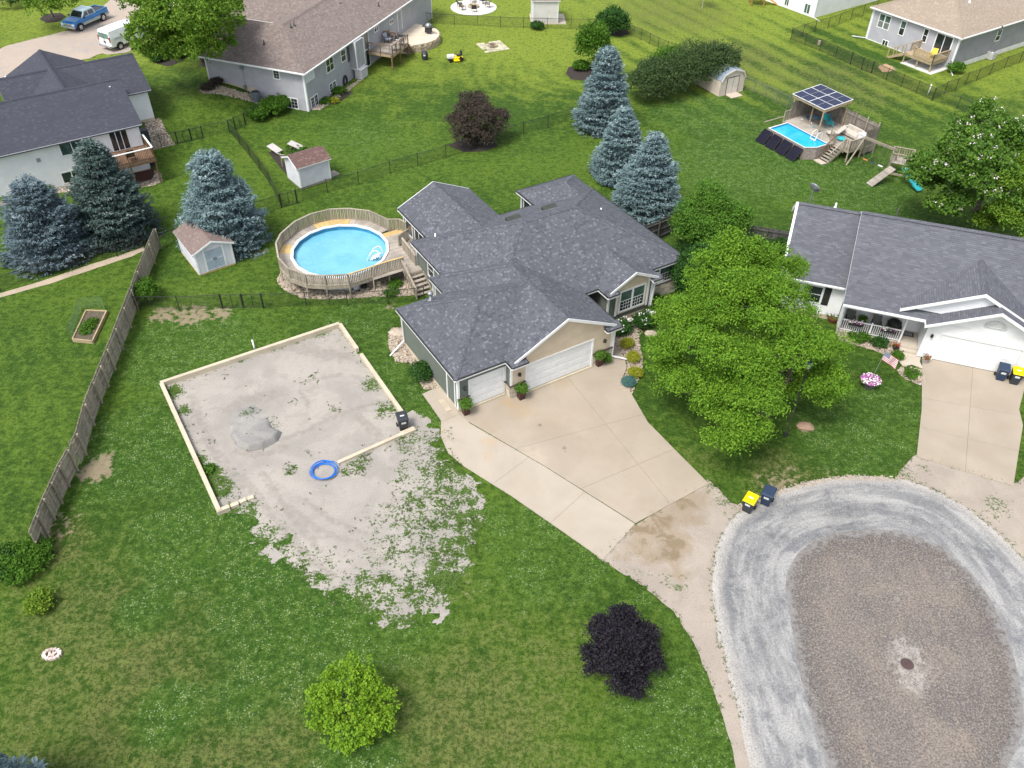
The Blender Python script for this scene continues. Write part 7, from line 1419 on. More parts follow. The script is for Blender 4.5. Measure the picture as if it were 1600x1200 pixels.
# pot with red flowers at right garage, porch chairs
def flower_pot(label, base, col, r=.24, h=.35, potm=None):
    q = G(*base); t = thing('flower_pot', label, 'flower pot', q); mb = MB(); mb.lathe((0,0,0), [(r*.7,0),(r,h),(r*.9,h),(r*.8,h-.06),(0,h-.06)], 12); mb.build('pot', potm or mat('stone_pot', (.35,.33,.31), None, 4), t); n = 60; a = rg.uniform(0, 6.28, n); rr = r*1.2*np.sqrt(rg.uniform(0, 1, n)); c = np.stack([rr*np.cos(a), rr*np.sin(a), h+.15+rg.normal(size=n)*.07], 1)
    for nm, mt_, sl in (('leaves', LF_MID, slice(0, 34)), ('flowers', col, slice(34, 60))): cc = c[sl]; v = quads(cc, unit(rg.normal(size=cc.shape)), unit(rg.normal(size=cc.shape)+np.array([0,0,1])), np.full(len(cc), .13), np.full(len(cc), .1), rg); link(bpy.data.objects.new(nm, np_mesh(nm, v, np.arange(len(cc)*4).reshape(-1, 4), 4, [mt_], {'rnd': ('FACE', rg.uniform(0, .8, len(cc)))})), t)
REDF = mat('red_petals', (.50,.03,.05), None, 20, .6)
flower_pot('grey pot of red flowers at the left corner of the wide right garage', (1444,566), REDF); flower_pot('red flowers beside the yellow lidded bin at the right edge', (1597,594), REDF, .2, .2); flower_pot('dark pot of small red flowers at the porch steps', (1398,546), REDF, .2, .25, DKGR)
TERR = mat('rust_pot', (.16,.06,.03), None, 3); flower_pot('rusty bowl planter in the shade left of the white porch', (1300,502), LF_DARK, .4, .35, TERR)
def chair(label, loc, yaw, m1, m2, group=None, h=.42, bh=.95, w=.58, dd=.55):
    r = thing('armchair', label, 'chair', loc, math.radians(yaw), group); mb = MB(); mb.box(-w/2, w/2, -dd/2, dd/2, h-.03, h); mb.build('seat', m1, r); mb = MB(); mb.beam((0, dd/2, h), (0, dd/2+.2, bh+.05), w, .03, up=(1,0,0)) if False else mb.poly([(-w/2, dd/2-.03, h), (w/2, dd/2-.03, h), (w/2, dd/2+.17, bh), (-w/2, dd/2+.17, bh)]); mb.poly([(-w/2, dd/2+.0, h), (-w/2, dd/2+.2, bh), (w/2, dd/2+.2, bh), (w/2, dd/2+.0, h)]); mb.build('backrest', m1, r)
    for sx in (-1, 1):
        piece('armrest', m2, r, (sx*w/2, -dd/2, h+.22), (sx*w/2, dd/2+.05, h+.24), .06, .03)
        for sy in (-1, 1): piece('leg', m2, r, (sx*w/2, sy*dd/2, 0), (sx*w/2, sy*dd/2, h+.22), .035, .035)
    return r
CHF = mat('olive_chair_fabric', (.14,.145,.13), None, 5, .8)
def Rw(u, v, z=.325): return FR.w(u, v, z)
gR = math.degrees(FR.yaw)
chair('olive sling chair at the left end of the white porch', Rw(-4.75, 1.15), gR, CHF, BLACK, 'porch chairs'); chair('olive sling chair in the middle of the white porch beside the plant table', Rw(-3.05, 1.15), gR, CHF, BLACK, 'porch chairs')
sb = thing('side_table', 'small dark table with a fern between the porch chairs', 'side table', Rw(-3.95, 1.2), FR.yaw); mb = MB(); mb.box(-.25,.25,-.25,.25,.4,.44); mb.build('table_top', BLACK, sb)
for x in (-.2, .2):
    for y in (-.2, .2): piece('leg', BLACK, sb, (x, y, 0), (x, y, .4), .04, .04)
me = crown_mesh('fern', [(0,0,.68,.28,.28,.22)], 90, 7, .18, .05, FERN, tuft_r=.14, seed=8, gap=-.9, shell=(.2,1)); o = bpy.data.objects.new('potted_fern', me); link(o); o.location = Rw(-3.95, 1.2); tag(o, 'green fern standing on the small porch table', 'fern')
gg = thing('grill', 'black covered barbecue grill at the right end of the white porch', 'grill', Rw(-1.95, 1.2), FR.yaw); mb = MB(); mb.box(-.45,.45,-.28,.28,.1,.82); mb.build('cart', BLACK, gg); mb = MB(); mb.lathe((0,0,.82), [(.45,0),(.42,.15),(.25,.27),(0,.3)], 12); mb.build('lid', BLACK, gg)
PF = thing('rail_planter', 'white and pink flower box hanging on the left half of the porch rail', 'flower box', FR.w(-4.4, .40, 1.05), FR.yaw, 'porch rail flower boxes')
def fill_planter(r):
    mb = MB(); mb.box(-.45,.45,-.1,.1,-.1,.08); mb.build('box', BLACK, r)
    for nm, mt_ in (('leaves', LF_DARK), ('pink_petals', PUR), ('white_petals', HYD)): n = 50; cc = np.stack([rg.uniform(-.5,.5,n), rg.normal(size=n)*.09, .14+rg.normal(size=n)*.05], 1); v = quads(cc, unit(rg.normal(size=cc.shape)), unit(rg.normal(size=cc.shape)+np.array([0,0,1])), np.full(n, .1), np.full(n, .09), rg); link(bpy.data.objects.new(nm, np_mesh(nm, v, np.arange(n*4).reshape(-1,4), 4, [mt_], {'rnd': ('FACE', rg.uniform(0,.8,n))})), r)
fill_planter(PF); PF2 = thing('rail_planter', 'white and pink flower box hanging on the right half of the porch rail', 'flower box', FR.w(-2.3, .40, 1.05), FR.yaw, 'porch rail flower boxes'); fill_planter(PF2)
# left balcony furniture
chair('dark chair with black back at the middle of the brown balcony', FW.w(-2.0, -5.6, 2.3), math.degrees(FW.yaw)+180, BLACK, BLACK, 'balcony chairs', bh=1.05); chair('dark chair at the left end of the brown balcony', FW.w(-3.4, -5.5, 2.3), math.degrees(FW.yaw)+160, DKGR, DKGR, 'balcony chairs')
ac = thing('storage_box', 'dark covered box against the corner of the left white house', 'storage box', FW.w(.05, -2.6, 0), FW.yaw); mb = MB(); mb.box(-.3,.3,-.3,.4,2.2,3.3); mb.build('cover', DKGR, ac); mb = MB(); mb.box(-.25,.25,-.2,.3,0,2.2); mb.build('chase', DKGR, ac)
# AC unit, storage box, hose reel and pots of the grey walkout house
q = G(401, 157); a_ = thing('air_conditioner', 'round grey blue air conditioner beside the long grey wall', 'air conditioner', q); mb = MB(); mb.lathe((0,0,0), [(.42,0),(.42,.85),(.38,.9)], 18); mb.build('casing', mat('blue_grey_metal', (.12,.15,.18), (.10,.125,.15), 6, .5), a_)
for i in range(14): t = i*math.pi/7; piece('louvre', GREYMET, a_, (.43*math.cos(t), .43*math.sin(t), .05), (.43*math.cos(t), .43*math.sin(t), .82), .02, .03)
mb = MB(); mb.lathe((0,0,.88), [(.39,0),(.3,.05),(.08,.06),(0,.06)], 18); mb.build('fan_guard', BLACK, a_)
q = G(566, 120); a_ = thing('storage_box', 'pale plastic storage box beside the deck of the grey walkout house', 'storage box', q, FN.yaw+math.radians(90)); mb = MB(); mb.box(-.75,.6,-.4,.4,0,.95); mb.build('box', mat('pale_plastic', (.52,.51,.53), (.46,.45,.47), 3, .5), a_, bevel=.03); mb = MB(); mb.box(-.79,.64,-.44,.44,.955,1.06); mb.build('lid', MATS['pale_plastic'], a_, bevel=.03)
q = C2.px(538, 123); p_ = FN.w(*C2.p(q[0], q[1]-.2, .1)); mb = MB()
for k_ in range(4): mb.tube([(.0, (.42-.06*k_)*math.cos(t*.3927), (.55-.06*k_)*math.sin(t*.3927)) for t in range(17)], .05, 6)
o = mb.build('hose_reel', BLACK, None, True); o.location = p_; o.rotation_euler = (0, 0, FN.yaw); tag(o, 'oval coil of dark hose hung on the grey walkout wall', 'hose')
q = G(664, 93); a_ = thing('barrel_smoker', 'small black barrel standing on the lawn near the stone terrace', 'barrel', q); mb = MB(); mb.lathe((0,0,0), [(.3,0),(.38,.5),(.34,.85),(0,.88)], 12); mb.build('body', DKGR, a_, True); mb = MB(); mb.box(-.12,.12,-.4,-.35,.5,.65); mb.build('label_plate', LBL, a_)
# rear deck of the walkout house
dn = thing('deck', 'raised deck with brown rails and white furniture behind the grey walkout house', 'deck', (*FN.o[:2], 0), FN.yaw); s0 = C2.px(558, 80)[0]+.45
u0, u1 = -.35, 2.6; v0 = FN.px(561, 78, 1.6).y; v1 = FN.px(640, 68, 1.6).y; dz = 1.55
n = int((v1-v0)/.15)
for i in range(n): piece('plank', WOOD_P, dn, (u0, v0+(i+.5)*(v1-v0)/n, dz), (u1, v0+(i+.5)*(v1-v0)/n, dz), .135, .035)
for a, b in (((u0, v0), (u1, v0)), ((u1, v0), (u1, v1)), ((u0, v1), (u1, v1))): piece('rim_joist', WOOD_B if False else WOOD_T, dn, (*a, dz-.13), (*b, dz-.13), .05, .22)
for t in (0, .5, 1): piece('deck_post', WOOD_B, dn, (u1-.1, v0+t*(v1-v0), 0), (u1-.1, v0+t*(v1-v0), dz), .14, .14)
def open_rail(parent, a, b, z, m, h=1.0, n=3, m2=None):
    a = Vector((*a, 0)); b = Vector((*b, 0)); piece('top_rail', m, parent, (a.x, a.y, z+h), (b.x, b.y, z+h), .12, .05); piece('bottom_rail', m, parent, (a.x, a.y, z+.12), (b.x, b.y, z+.12), .04, .06)
    for i in range(n+1): p = a.lerp(b, i/n); piece('rail_post', m, parent, (p.x, p.y, z-.3), (p.x, p.y, z+h), .09, .09)
    for i in range(1, int((b-a).length/.14)): p = a.lerp(b, i*.14/(b-a).length); piece('baluster', BLACK, parent, (p.x, p.y, z+.12), (p.x, p.y, z+h), .014, .014)
open_rail(dn, (u0+.1, v0), (u1, v0), dz, WOOD_B, n=2); open_rail(dn, (u1, v0), (u1, v1), dz, WOOD_B, n=4); open_rail(dn, (u0+.1, v1), (u1-1.2, v1), dz, WOOD_B, n=2)
for i in range(4): piece('tread', WOOD_B, dn, (u1-1.1, v1+.15+i*.28, dz-.25-i*.3), (u1, v1+.15+i*.28, dz-.25-i*.3), .26, .04)
for u in (u1-1.1, u1): piece('stringer', WOOD_B, dn, (u, v1, dz-.1), (u, v1+1.3, .05), .05, .25)
WP = mat('white_plastic', (.75,.74,.74), None, 3, .4); FUR = mat('grey_blue_fabric', (.30,.33,.40), None, 5, .8)
gN = math.degrees(FN.yaw)
chair('grey blue chair against the wall on the raised walkout deck', FN.w(.5, v0+3.2, dz+.03), gN+80, FUR, BLACK, 'deck chairs'); chair('brown chair against the wall on the raised walkout deck', FN.w(.5, v0+4.1, dz+.03), gN+85, mat('brown_fabric', (.2,.14,.1), None, 4), BLACK, 'deck chairs'); chair('pale chair at the front corner of the raised walkout deck', FN.w(2.0, v0+1.2, dz+.03), gN-60, mat('sage_fabric', (.42,.44,.36), None, 4), GREYMET, 'deck chairs'); chair('white chair in the middle of the raised walkout deck rail', FN.w(2.0, v0+3.0, dz+.03), gN-100, WP, WP, 'deck chairs')
tb = thing('patio_table', 'dark low table on the raised walkout deck', 'table', FN.w(1.5, v0+4.2, dz+.03), FN.yaw); mb = MB(); mb.box(-.45,.45,-.6,.6,.4,.46); mb.build('table_top', BLACK, tb)
for x in (-.4, .4):
    for y in (-.5, .5): piece('leg', BLACK, tb, (x, y, 0), (x, y, .4), .05, .05)
# stone terrace and grill
tr = thing('stone_terrace', 'half round raised stone terrace at the end of the grey walkout house', 'terrace', (*FN.o[:2], 0), FN.yaw); TST = instance_tint(mat('terrace_block', (.42,.34,.25), (.32,.26,.19), 3, .9), .25); cu, cv = FN.px(660, 62, .8).x-1.7, FN.px(650, 62, .8).y+1.2; tz = .85
pts = [(u0, v1+.9), (u0, v1+8)]+[(cu+2.9*math.cos(a)*1.05, cv+3.3*math.sin(a)) for a in np.linspace(1.35, -1.0, 12)]+[(cu+1.2, v1+.9)]
mb = MB(); mb.prism(pts[::-1], 0, tz); mb.build('paving', mat('pale_terrace', (.62,.54,.42), (.54,.47,.37), 1.5, .9), tr)
edge_ = pts[2:]
for c0 in range(4):
    for a, b in zip(edge_[:-1], edge_[1:]):
        a = Vector((*a, 0)); b = Vector((*b, 0)); L = (b-a).length; n = max(1, int(L/.4))
        for i in range(n): t0 = (i+(.5 if c0 % 2 else 0))/n; p = a.lerp(b, t0); q = a.lerp(b, min(1, t0+.94/n)); piece('stone_block', TST, tr, (p.x, p.y, .1+c0*.21), (q.x, q.y, .1+c0*.21), .22, .19)
q = FN.w(cu+1.6, cv+1.0, tz); gr_ = thing('grill', 'grey lidded barbecue on the pale stone terrace', 'grill', q, FN.yaw); mb = MB(); mb.box(-.35,.35,-.25,.25,.15,.8); mb.box(-.75,-.35,-.2,.2,.74,.8); mb.box(.35,.75,-.2,.2,.74,.8); mb.build('cart', DKGR, gr_); mb = MB(); mb.lathe((0,0,.8), [(.4,0),(.38,.2),(.2,.35),(0,.38)], 12); mb.build('lid', GREYMET, gr_)
# mower
q = G(712, 95); mw = thing('riding_mower', 'yellow and white riding mower parked on the mown lawn', 'mower', q, math.radians(200)); mb = MB(); mb.box(.15,.95,-.28,.28,.35,.72); mb.build('hood', WP, mw, bevel=.08); mb = MB(); mb.box(-.75,.2,-.45,.45,.28,.5); mb.box(-.35,.3,-.6,.6,.12,.28); mb.build('deck', YEL, mw, bevel=.04); mb = MB(); mb.box(-.6,-.1,-.25,.25,.55,.68); mb.box(-.72,-.58,-.25,.25,.6,1.1); mb.build('seat', BLACK, mw, bevel=.04)
for x, y, r in ((.65,-.38,.2),(.65,.38,.2),(-.5,-.42,.27),(-.5,.42,.27)): mb = MB(); mb.cyl((x, y-.08, r), (x, y+.08, r), r, n=14); mb.build('wheel', RUBBER, mw)
mb = MB(); mb.cyl((.1,0,.6), (-.05,0,.95), .02, n=5); mb.lathe((-.05,0,.95), [(.16,0),(.18,.015),(.16,.03)], 12); mb.build('steering_wheel', BLACK, mw)
# fire pit squares and the round patio with chairs
PAV = instance_tint(mat('paver', (.50,.46,.33), (.40,.37,.27), 3, .9), .2); q = G(770, 73); fp_ = thing('fire_pit', 'square of pale pavers around a small round stone fire pit', 'fire pit', q, math.radians(24))
for i in range(6):
    for j in range(6):
        if random.random() < .06: continue
        piece('paver', PAV, fp_, (-1.5+i*.5+.02, -1.5+j*.5+.24, .02), (-1.5+i*.5+.47, -1.5+j*.5+.24, .02), .45, .06)
for i in range(12): a = i*math.pi/6; piece('ring_block', TST, fp_, (.48*math.cos(a-.22), .48*math.sin(a-.22), .18), (.48*math.cos(a+.22), .48*math.sin(a+.22), .18), .16, .24)
mb = MB(); mb.lathe((0,0,.08), [(.42,0),(0,0)], 14); mb.build('ash', BLACK, fp_)
q = G(740, 12); rp = thing('round_patio', None, None, q); rp['kind'] = 'structure'; mb = MB(); mb.lathe((0,0,0), [(2.9,0),(2.9,.07),(0,.07)], 40); mb.build('patio_slab', mat('pale_round_concrete', (.66,.63,.58), (.58,.55,.50), 1), rp)
f3 = thing('fire_pit', 'low round stone fire pit in the middle of the pale circular patio', 'fire pit', (q.x, q.y, q.z+.07))
for i in range(14): a = i*math.pi/7; piece('ring_block', TST, f3, (.62*math.cos(a-.2), .62*math.sin(a-.2), .14), (.62*math.cos(a+.2), .62*math.sin(a+.2), .14), .18, .26)
ADI = mat('brown_seat', (.22,.15,.10), None, 4, .7); lbs = ('left side of the circular patio', 'back of the circular patio', 'right back of the circular patio', 'right side of the circular patio', 'front of the circular patio', 'left front of the circular patio')
for i, t in enumerate((180, 95, 50, 0, -85, -140)): a = math.radians(t); chair(('brown' if i % 2 else 'dark')+' fire pit chair at the '+lbs[i], (q.x+1.75*math.cos(a), q.y+1.75*math.sin(a), q.z+.07), t-90, ADI if i % 2 else DKGR, DKGR, 'chairs around the circular patio')
# garden bed with panels behind the grey shed
bed([(419,239),(427,233),(441,249),(450,262),(470,268),(470,280),(452,276),(446,272)], MULCH, .02)
bed([(446,235),(460,229),(478,232),(480,240),(460,246),(450,243)], MULCH, .02)
for lb, (x0, y0, x1, y1), z0, z1 in (('pale cold frame lid tilted over the dark garden plot, left of two', (421,226,437,237), .7, .35), ('pale cold frame lid tilted over the dark garden plot, right of two', (452,222,474,232), .7, .3), ('pale square board leaning beside the grey shed roof', (438,241,448,247), 1.2, .5)):
    a = P(x0, y0, z0); b = P(x1, y1, z1); t = thing('cold_frame', lb, 'cold frame', (a.x, a.y, 0)); mb = MB(); d = b-a; mb.beam((0,0,z0), (d.x, d.y, z1), .75, .04); mb.build('lid', mat('grey_board', (.50,.47,.45), None, 2, .6), t)
    for s_ in (0, 1): mb = MB(); mb.beam((d.x*s_, d.y*s_, 0), (d.x*s_, d.y*s_, z0+(z1-z0)*s_-.02), .06, .06); mb.build('leg', WOOD_W, t)
q = G(460, 240); me = crown_mesh('plants', [(0,0,.3,1.6,.6,.3)], 220, 7, .18, .1, LF_MID, tuft_r=.25, seed=9, gap=-.2, shell=(.1,1)); o = bpy.data.objects.new('vegetable_plants', me); link(o); o.location = q; tag(o, 'leafy vegetables growing behind the grey shed roof', 'vegetables')
# far play structure and young tree
q = G(1181, 6); pt_ = thing('play_structure', 'orange brown play frame cut by the top edge', 'play frame', q); mb = MB(); ORW = mat('cedar', (.40,.17,.06), None, 3)
for x in (-.8, .8):
    for y in (-.8, .8): piece('post', ORW, pt_, (x, y, 0), (x, y, 2.2), .12, .12)
piece('platform', ORW, pt_, (-.85, 0, 1.1), (.85, 0, 1.1), 1.7, .08); piece('slide', mat('orange_slide', (.6,.25,.05), None, 3), pt_, (.9, 0, 1.1), (2.6, -.3, .1), .6, .06)
q = G(1097, 13); r_ = thing('sapling', 'thin young tree with protective stake at the top edge', 'tree', q); mb = MB(); mb.cyl((0,0,0), (0,0,2.6), .05, .02, 6); mb.build('trunk', mat('pale_bark', (.42,.38,.32), None, 4), r_); me = crown_mesh('crown', [(0,0,3.0,1.0,1.0,1.0)], 110, 8, .22, .13, LF_TL, tuft_r=.3, seed=10); link(bpy.data.objects.new('crown', me), r_)
# things on the slope
q = G(1279, 70); mb = MB(); mb.box(-.12,.12,-.12,.12,0,.5); o = mb.build('utility_marker', mat('pink_marker', (.55,.42,.38), None, 3)); o.location = q; tag(o, 'small pale utility box at the black fence on the slope', 'utility box')
q = G(1449, 149); mb = MB(); mb.cyl((0,0,0), (.15,.2,1.1), .06, n=8); o = mb.build('white_pipe', WHITE, None, True); o.location = q; tag(o, 'slanted white pipe at the fence corner on the slope', 'pipe')
q = G(1547, 92); a_ = thing('air_conditioner', 'pale square air conditioner beside the white foundation at top right', 'air conditioner', q, FG.yaw); mb = MB(); mb.box(-.4,.4,-.4,.4,.05,.8); mb.build('casing', mat('pale_metal', (.5,.5,.49), None, 3, .5), a_); mb = MB(); mb.lathe((0,0,.8), [(.33,0),(.3,.04),(0,.05)], 14); mb.build('fan_guard', GREYMET, a_)
chair('yellow chair on the small pine deck of the tan roofed house', FG.w(-1.9, -1.2, 1.13), math.degrees(FG.yaw)+20, mat('yellow_fabric', (.6,.5,.08), None, 3), YEL, None)
# ================================================================ SECOND POOL, DECK, SWING SET
FP = Frame(G(1291, 235)[:2], -58.5)
gyw = FP.yaw; og = (*FP.o[:2], 0)
p2 = thing('swimming_pool', 'small rectangular blue pool at the deck with the solar roof', 'pool', og, gyw)
u0, u1, v0, v1, ht_ = -4.45, .75, -3.35, -.85, 1.15
c = .45; oc = [(u0+c, v0), (u1-c, v0), (u1, v0+c), (u1, v1-c), (u1-c, v1), (u0+c, v1), (u0, v1-c), (u0, v0+c)]
oc = [(u0, v0), (u1-.55, v0), (u1, v0+1.0), (u1, v1), (u0, v1)]
cen = (sum(p[0] for p in oc)/5, sum(p[1] for p in oc)/5); inn = [(p[0]+(cen[0]-p[0])*.05, p[1]+(cen[1]-p[1])*.10) for p in oc]
STW = mat('stone_print_liner', (.34,.29,.27), (.24,.20,.19), 6, .8); mb = MB()
for i in range(5): j = (i+1) % 5; mb.poly([(*oc[i], 0), (*oc[j], 0), (*oc[j], ht_), (*oc[i], ht_)])
mb.build('pool_wall', STW, p2); mb = MB()
for i in range(5): j = (i+1) % 5; mb.poly([(*oc[i], ht_+.02), (*oc[j], ht_+.02), (*inn[j], ht_+.02), (*inn[i], ht_+.02)]); mb.poly([(*oc[i], ht_-.1), (*oc[j], ht_-.1), (*oc[j], ht_+.02), (*oc[i], ht_+.02)])
mb.build('rim', mat('pale_rim', (.62,.62,.60), None, 3, .5), p2); mb = MB()
for i in range(5): j = (i+1) % 5; mb.poly([(*inn[i], ht_+.02), (*inn[j], ht_+.02), (*inn[j], ht_-.3), (*inn[i], ht_-.3)])
mb.build('liner', LINER, p2); mb = MB(); mb.poly([(*p, ht_-.12) for p in inn]); mb.build('water', WATER2, p2)
for i in range(12): piece('stone', STW, p2, (u1-.5-i*.4, v0-.015, .3+.3*(i % 2)), (u1-.85-i*.4, v0-.015, .3+.3*(i % 2)), .03, .26)
SOL = mat('solar_mat_black', (.008,.008,.018), (.012,.012,.024), 2, .7, .12)
for i in range(4):
    lb = ('first', 'second', 'third', 'fourth')[i]; a = -4.75+i*1.28; t = thing('solar_heater', lb+' from left of the black solar mats leaning on the small pool', 'solar panel', FP.w(a+.55, -4.35, 0), gyw, 'solar mats leaning on the small pool')
    mb = MB(); mb.beam((0, -.05, .04), (0, .92, 1.0), 1.08, .05, up=(0,-.7,.7)); mb.build('panel', SOL, t); mb = MB()
    for x in (-.53, .53): mb.beam((x, -.05, .06), (x, .92, 1.02), .03, .07)
    mb.build('frame', BLACK, t)
    for x in (-.45, .45): piece('prop', WOOD_W, t, (x, .9, 0), (x, .9, .95), .05, .05)
# ladder arches
l2 = thing('pool_ladder', 'white arched handrail ladder between the small pool and its deck', 'ladder', FP.w(-.1, -.95, ht_), gyw)
for x in (-.9, -.3): mb = MB(); mb.tube([(x, .35, -.05), (x, .3, .55), (x, .1, .7), (x, -.25, .6), (x, -.5, .0)], .03, 6); mb.build('handrail', WHITE, l2, True)
for i in range(3): piece('step', WHITE, l2, (-.9, -.4-.05*i, -.05-.15*i), (-.3, -.4-.05*i, -.05-.15*i), .16, .04)
# deck
d2 = thing('deck', 'weathered raised deck with privacy boards beside the small rectangular pool', 'deck', og, gyw); z2 = 1.05; a0, a1, b0, b1 = -5.0, 2.5, -.82, 3.3
n = int((b1-b0)/.15)
for i in range(n): y = b0+(i+.5)*(b1-b0)/n; piece('plank', WOOD_P, d2, (a0, y, z2), (a1 if y > -.2 else .8, y, z2), .135, .035)
for a, b in (((a0,b0),(.8,b0)), ((a1,-.2),(a1,b1)), ((a0,b1),(a1,b1)), ((a0,b0),(a0,b1)), ((.8,-.2),(a1,-.2))): piece('rim_joist', WOOD_W, d2, (*a, z2-.12), (*b, z2-.12), .05, .2)
for x, y in ((a0,b0),(a0,b1),(-2,b1),(.8,b1),(a1,b1),(a1,-.2),(.8,-.2),(a1,1.5)): piece('deck_post', WOOD_W, d2, (x, y, 0), (x, y, z2), .1, .1)
def priv(a, b, z0, h, m):
    a = Vector((*a, 0)); b = Vector((*b, 0)); L = (b-a).length; t = (b-a).normalized(); n = int(L/.15)
    for i in range(n): p = a.lerp(b, (i+.5)/n); slat(d2, m, p, t, z0, z0+h+random.uniform(-.03,.03), .135)
    for z in (z0+.3, z0+h-.25): piece('fence_rail', m, d2, (a.x-t.y*.04*0, a.y-.05, z), (b.x, b.y-.05, z), .04, .09)
WD2 = instance_tint(mat('grey_brown_boards', (.26,.225,.19), (.17,.15,.13), 2, .9), .2)
priv((a0, b1), (a1, b1), .2, 2.5, WD2); priv((a0, -.1), (a0, b1), z2-.2, 1.9, WD2); priv((a1, 1.6), (a1, b1), .3, 2.3, WD2)
def open_slat(a, b, z, h=.95, sp=.18, w=.09):
    a = Vector((*a, 0)); b = Vector((*b, 0)); t = (b-a).normalized(); n = max(1, int((b-a).length/sp)); piece('top_rail', WOOD_W, d2, (a.x, a.y, z+h), (b.x, b.y, z+h), .1, .04); piece('bottom_rail', WOOD_W, d2, (a.x, a.y, z+.1), (b.x, b.y, z+.1), .04, .08)
    for i in range(n): slat(d2, WOOD_W, a.lerp(b, (i+.5)/n), t, z-.1, z+h, w)
    for p in (a, b): piece('rail_post', WOOD_W, d2, (p.x, p.y, z-.4), (p.x, p.y, z+h+.05), .09, .09)
open_slat((.0, .05), (.85, -.25), z2); open_slat((1.95, -.2), (a1, -.2), z2); open_slat((a1, -.2), (a1, 1.6), z2, sp=.13); open_slat((a0, b0), (a0, -.2), z2); 
piece('hand_rail', WOOD_W, d2, (a0-.05, v0, ht_+.35), (a0-.05, b0, ht_+.35), .1, .04)
for i in range(6): piece('tread', WOOD_P, d2, (.9, -.35-i*.27, z2-.1-i*.165), (1.85, -.35-i*.27, z2-.1-i*.165), .25, .04)
for u in (.87, 1.9):
    piece('stringer', WOOD_B if u < 1 else WOOD_W, d2, (u, -.2, z2-.05), (u, -1.9, -.02), .05, .26); piece('stair_rail', WOOD_B if u < 1 else WOOD_W, d2, (u, -.2, z2+.95), (u, -1.85, .9), .08, .05)
    for k_ in range(8): t = (k_+.5)/8; slat(d2, WOOD_W, Vector((u, -.2-1.65*t, 0)), Vector((0,1,0)), z2*(1-t), z2*(1-t)+.9, .07)
m_ = MB(); m_.prism([(.8,-2.5),(1.8,-2.5),(1.9,-1.9),(.9,-1.9)], 0, .05); o = m_.build('stepping_slab', SLAB3); o.location = og; o.rotation_euler = (0,0,gyw); tag(o, 'flat concrete slab at the foot of the weathered deck stairs', 'slab')
# solar pergola
pg = thing('solar_pergola', 'timber pergola roofed with twelve dark solar panels over the deck', 'pergola', og, gyw); PV = mat('photovoltaic', (.010,.014,.042), (.016,.022,.06), 1.2, .25, .35); A0, A1, B0_, B1_ = -5.35, -1.35, 0.0, 3.6; zf, zb = 3.35, 3.55
for i in range(4):
    for j in range(3): x0 = A0+(A1-A0)*i/4; x1 = A0+(A1-A0)*(i+1)/4; y0 = B0_+(B1_-B0_)*j/3; y1 = B0_+(B1_-B0_)*(j+1)/3; zz = lambda y: zf+(zb-zf)*(y-B0_)/(B1_-B0_); mb = MB(); mb.poly([(x0+.03,y0+.03,zz(y0)+.05),(x1-.03,y0+.03,zz(y0)+.05),(x1-.03,y1-.03,zz(y1)+.05),(x0+.03,y1-.03,zz(y1)+.05)]); pn = mb.build('solar_panel', PV, pg); mb = MB()
    
for i in range(5): x = A0+(A1-A0)*i/4; piece('panel_frame', WHITE if i in (0,2,4) else GREYMET, pg, (x, B0_, zf+.04), (x, B1_, zb+.04), .06, .04)
for j in range(4): y = B0_+(B1_-B0_)*j/3; z = zf+(zb-zf)*j/3; piece('panel_frame', WHITE, pg, (A0, y, z+.035), (A1, y, z+.035), .05, .04)
for y, z in ((.1, zf), (3.3, zb)): piece('beam', WOOD_T, pg, (A0, y, z-.15), (A1+.1, y, z-.15), .09, .2)
for i in range(6): x = A0+.1+i*(A1-A0-.2)/5; piece('rafter', WOOD_T, pg, (x, 0, zf-.03), (x, 3.6, zb-.03), .05, .12)
piece('beam', WOOD_T, pg, (A1, 0, zf-.15), (A1, 3.5, zb-.15), .06, .2)
for x, y in ((A0+.3, .1), (A0+2.0, .9), (A1-.1, .1), (A0+.3, 3.2), (A1-.1, 3.2)): piece('pergola_post', WOOD_T, pg, (x, y, z2), (x, y, 3.25), .1, .1)
for x, y in ((1.1, 3.2), (-.2, 3.2), (2.4, 3.2)): piece('pergola_post', WOOD_W, pg, (x, y, z2), (x, y, 2.95), .09, .09)
# clutter on the deck
TEAL = mat('teal_plastic', (.03,.38,.40), (.03,.30,.34), 3, .5); BEI = mat('beige_cushion', (.50,.46,.40), None, 3, .8); gP = math.degrees(gyw)
chair('teal folding chair under the solar pergola', FP.w(-1.9, 1.9, z2+.03), gP+150, TEAL, TEAL, 'deck chairs under the pergola', bh=1.1); chair('second teal chair under the solar pergola, nearer the fence', FP.w(-2.6, 2.3, z2+.03), gP+200, TEAL, TEAL, 'deck chairs under the pergola', bh=1.1)
def lounger(label, q, yaw, m):
    r = thing('lounge_chair', label, 'lounge chair', q, math.radians(yaw)); mb = MB(); mb.beam((0,-.7,.3), (0,.25,.32), .62, .05); mb.build('seat', m, r); mb = MB(); mb.beam((0,.25,.32), (0,.85,.9), .62, .05); mb.build('backrest', m, r)
    for x in (-.28, .28):
        for y in (-.6, .3): piece('leg', GREYMET, r, (x, y, 0), (x, y, .3), .04, .04)
lounger('pale reclining lounge chair on the pool deck beyond the pergola', FP.w(-.35, 1.0, z2+.03), gP-30, BEI)
